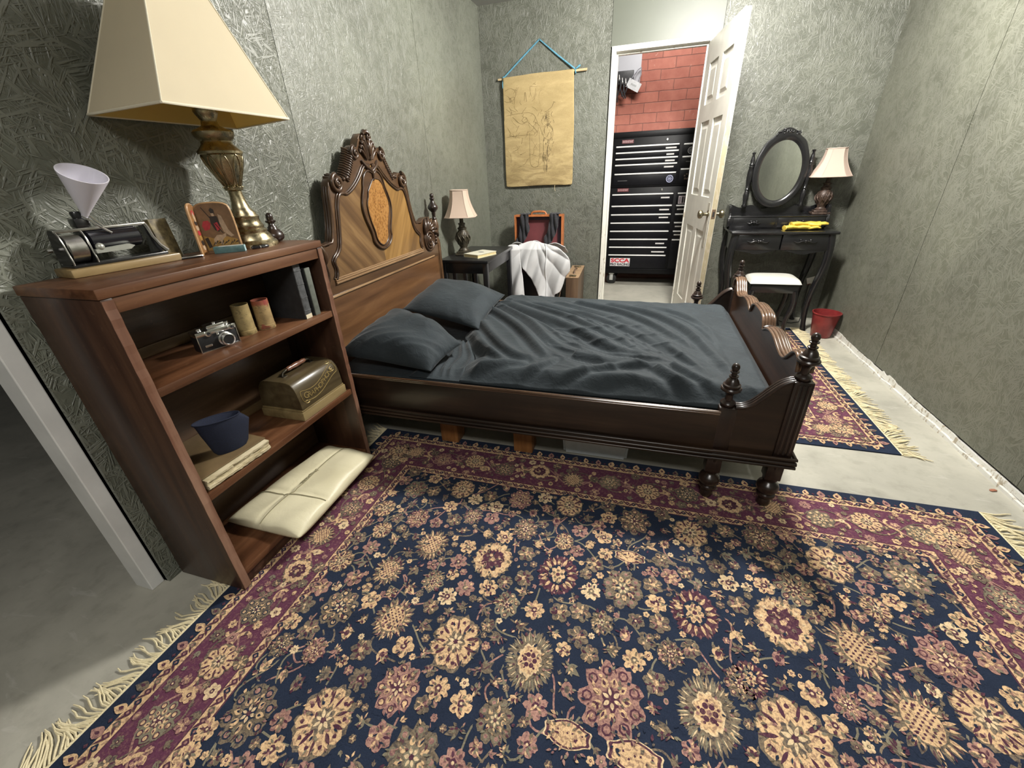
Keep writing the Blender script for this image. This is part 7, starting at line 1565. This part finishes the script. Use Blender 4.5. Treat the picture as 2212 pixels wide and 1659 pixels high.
def chests():
    t = thing('roller_cabinet', 'black steel roller cabinet of drawers standing beyond the doorway', 'tool cabinet', ((CX0 + CX1) / 2, YF + 0.24, 0))
    mb = MB(); mb.box((CX0, YF, 0.135), (CX1, YF + 0.46, 1.062), 0.006); mb.box((CX0 + 0.004, YF - 0.008, 0.180), (CX1 - 0.004, YF + 0.01, 0.190), 0.002); part('cabinet_body', mb, M_chest, t)
    column(t, -0.352, 0.286, [0.993, 0.876, 0.787, 0.700, 0.612, 0.524, 0.437, 0.349], 0.200, [(0.165, 0.253, 0.955), (0.162, 0.263, 0.834), (0.166, 0.263, 0.755), (0.160, 0.255, 0.480), (0.126, 0.265, 0.388)], 'main')
    column(t, 0.331, 0.610, [0.992, 0.872, 0.785, 0.699, 0.610, 0.520], 0.200, [(0.345, 0.445, 0.836), (0.345, 0.445, 0.660), (0.345, 0.445, 0.573)], 'side')
    for x in (CX0 + 0.086, CX1 - 0.086):
        for y in (YF + 0.06, YF + 0.40):
            mb = MB(); mb.lathe([(0, -0.017), (0.045, -0.017), (0.060, -0.010), (0.060, 0.010), (0.045, 0.017), (0, 0.017)], (0, 0, 0), 28, Matrix.Translation((x, y, 0.061)) @ Matrix.Rotation(PI / 2, 4, 'X') @ Matrix.Rotation(0, 4, 'Z')); cw = part('caster', mb, plain('black_rubber', (0.012, 0.012, 0.012, 1), 0.6), t, smooth=40)
            mb = MB(); mb.box((x - 0.020, y - 0.026, 0.045), (x + 0.020, y - 0.020, 0.118), 0.002); mb.box((x - 0.020, y + 0.020, 0.045), (x + 0.020, y + 0.026, 0.118), 0.002); mb.box((x - 0.028, y - 0.030, 0.116), (x + 0.028, y + 0.030, 0.137), 0.003); part('caster_fork', mb, plain('zinc_fork', (0.62, 0.63, 0.60, 1), 0.35, 0.5), cw, label='pale zinc fork')
    logo(t, -0.300, -0.180, 1.040); lock(t, 0.166, 1.034)
    mb = MB(); mb.box((-0.329, YF - 0.0078, 0.222), (-0.102, YF - 0.006, 0.314)); s = part('racing_sticker', mb, plain('sticker_white', (0.80, 0.78, 0.78, 1), 0.45), t, smooth=0)
    mb = MB(); text_mb('SCCA', 0.074, FR(-0.2155, 0.284, 0.0083) @ Matrix.Diagonal((1.10, 0.80, 1, 1)), mb, bold=0.0035); flat('red_lettering', mb, plain('sticker_red', (0.62, 0.03, 0.05, 1), 0.45), s)
    mb = MB(); text_mb('PRO RACING', 0.039, FR(-0.2155, 0.241, 0.0083) @ Matrix.Diagonal((0.96, 0.95, 1, 1)), mb, bold=0.0016); flat('black_lettering', mb, plain('sticker_black', (0.02, 0.02, 0.025, 1), 0.45), s)
    mb = MB(); mb.box((0.345, YF - 0.0078, 0.890), (0.434, YF - 0.006, 0.968)); s = part('printed_label', mb, plain('label_white', (0.66, 0.58, 0.62, 1), 0.5), t, smooth=0)
    mb = MB()
    for a, b in ((0.380, 0.396), (0.402, 0.422)): mb.box((a, YF - 0.0084, 0.898), (b, YF - 0.0077, 0.960))
    for k in range(5): mb.box((0.351, YF - 0.0084, 0.900 + 0.012 * k), (0.368, YF - 0.0077, 0.905 + 0.012 * k))
    part('label_print', mb, plain('label_black', (0.025, 0.022, 0.03, 1), 0.5), s, smooth=0)
    u = thing('tool_chest', 'black steel top chest of shallow drawers sitting on the roller cabinet', 'tool chest', ((CX0 + CX1) / 2, YF + 0.24, 1.064))
    mb = MB(); mb.box((CX0, YF, 1.064), (CX1, YF + 0.44, 1.588), 0.006); mb.box((CX0, YF - 0.010, 1.535), (CX1, YF, 1.588), 0.003); part('chest_body', mb, M_chest, u)
    column(u, -0.343, 0.286, [1.453, 1.396, 1.338, 1.281, 1.195], 1.085, [(0.157, 0.262, 1.424), (0.170, 0.245, 1.366), (0.164, 0.258, 1.308), (0.160, 0.255, 1.250)], 'main')
    column(u, 0.329, 0.610, [1.448, 1.334, 1.221], 1.085, [], 'side')
    logo(u, -0.286, -0.168, 1.500); lock(u, 0.164, 1.500)
    badge(u, 0.230, 1.136, 0.036, (0.42, 0.44, 0.62, 1)); badge(u, 0.405, 1.390, 0.032, (0.55, 0.55, 0.54, 1))
    mb = MB()
    for k in range(5): a = PI / 2 + k * 2 * PI / 5; mb.box((0.396 + 0.022 * math.cos(a) - 0.007, YF - 0.0082, 1.153 + 0.022 * math.sin(a) - 0.007), (0.396 + 0.022 * math.cos(a) + 0.007, YF - 0.0064, 1.153 + 0.022 * math.sin(a) + 0.007))
    mb.box((0.372, YF - 0.008, 1.125), (0.420, YF - 0.0064, 1.134)); part('faded_emblem', mb, plain('faded_tan', (0.17, 0.12, 0.09, 1), 0.6), u, smooth=0)
    mb = MB(); mb.box((-0.305, YF - 0.0075, 1.128), (-0.205, YF - 0.006, 1.134)); part('faint_strip', mb, plain('grey_strip', (0.10, 0.10, 0.10, 1), 0.5), u, smooth=0)
    mb = MB(); mb.box((0.37, YF - 0.0075, 1.286), (0.47, YF - 0.006, 1.296)); part('faint_strip', mb, plain('grey_strip2', (0.11, 0.11, 0.11, 1), 0.5), u, smooth=0)
chests()
# things on the brick wall
YWk = 5.78
mb = MB(); mb.box((-0.62, YWk - 0.004, 2.085), (-0.176, YWk, 2.62)); tag(part('wall_sheet', mb, plain('pale_grey_sheet', (0.52, 0.52, 0.55, 1), 0.6, 0, 0.05, 4), None, smooth=0), 'pale grey sheet fixed to the brick wall at the top left of the doorway', 'sheet')
mb = MB(); mb.box((-0.418, YWk - 0.05, 2.085), (-0.247, YWk - 0.004, 2.208), 0.004); tag(part('wall_box', mb, plain('dark_grey_box', (0.045, 0.045, 0.047, 1), 0.5, 0, 0.3, 30), None), 'dark grey box fixed over the pale sheet on the brick wall', 'box')
rr = random.Random(6)
for k, (x, z, L, a) in enumerate(((-0.432, 2.11, 0.19, 0.12), (-0.398, 2.13, 0.16, -0.15), (-0.362, 2.10, 0.15, 0.25), (-0.325, 2.09, 0.12, -0.2))):
    t = thing('hanging_tool', ('long dark pliers hanging leftmost below the grey box', 'dark pliers hanging second from the left below the grey box', 'dark snips hanging third from the left below the grey box', 'short dark pliers hanging next to the white card')[k], 'tool', (x, YWk - 0.058, z), 0, 'tools hanging on the brick wall')
    mb = MB()
    for s in (-1, 1): mb.tube([(x + s * 0.006, YWk - 0.058, z), (x + s * 0.018, YWk - 0.060, z - L * .35), (x + s * 0.015 + a * .05, YWk - 0.060, z - L * .65), (x + s * 0.009 + a * 0.15, YWk - 0.058, z - L)], [0.005, 0.008, 0.008, 0.006], 7)
    part('handles', mb, plain('dark_grips', (0.03, 0.028, 0.03, 1), 0.5), t, smooth=60)
    mb = MB(); mb.lathe([(0.012, -0.005), (0.014, 0), (0.012, 0.005)], (0, 0, 0), 12, Matrix.Translation((x, YWk - 0.058, z)) @ Matrix.Rotation(PI / 2, 4, 'X')); mb.tube([(x, YWk - 0.058, z), (x - 0.004, YWk - 0.056, z + 0.045)], [0.010, 0.004], 7); mb.tube([(x, YWk - 0.054, z + 0.02), (x, YWk, z + 0.03)], 0.003, 6); part('jaws', mb, plain('dull_steel', (0.30, 0.29, 0.28, 1), 0.35, 0.8), t)
M = frame((-0.238, YWk - 0.062, 2.065), (0.145, 0, -0.074), (0.074, 0, 0.145)); mb = MB(); mb.box((-0.074, -0.043, -0.002), (0.074, 0.043, 0.002), mat=M); w = part('paper_card', mb, plain('white_card_wall', (0.66, 0.66, 0.66, 1), 0.6), None, smooth=0); tag(w, 'tilted white card hanging on the brick wall', 'card')
mb = MB(); mb.box((-0.035, -0.006, 0.002), (0.030, 0.010, 0.0026), mat=M); part('card_marks', mb, plain('grey_marks', (0.45, 0.46, 0.45, 1), 0.6), w, smooth=0)
mb = MB()
mb.tube([(-0.172, YWk - 0.03, 2.225), (-0.205, YWk - 0.045, 2.205), (-0.240, YWk - 0.055, 2.16), (-0.270, YWk - 0.055, 2.12)], [0.006, 0.012, 0.016, 0.012], 8, flat=0.4); mb.tube([(-0.172, YWk - 0.03, 2.225), (-0.170, YWk - 0.04, 2.16), (-0.19, YWk - 0.05, 2.10)], [0.006, 0.012, 0.010], 8, flat=0.4)
tag(part('grey_strap', mb, plain('grey_webbing', (0.34, 0.34, 0.37, 1), 0.6, 0, 0.3, 50), None, smooth=60), 'grey looped strap hanging above the tilted white card', 'strap')
mb = MB(); mb.tube([(0.484, YWk - 0.012, 2.50), (0.489, YWk - 0.012, 2.30), (0.497, YWk - 0.012, 2.00)], 0.008, 8)
tag(part('orange_conduit', mb, plain('orange_paint', (0.55, 0.20, 0.09, 1), 0.5), None, smooth=60), 'thin orange pipe running down the brick wall by the door', 'pipe')
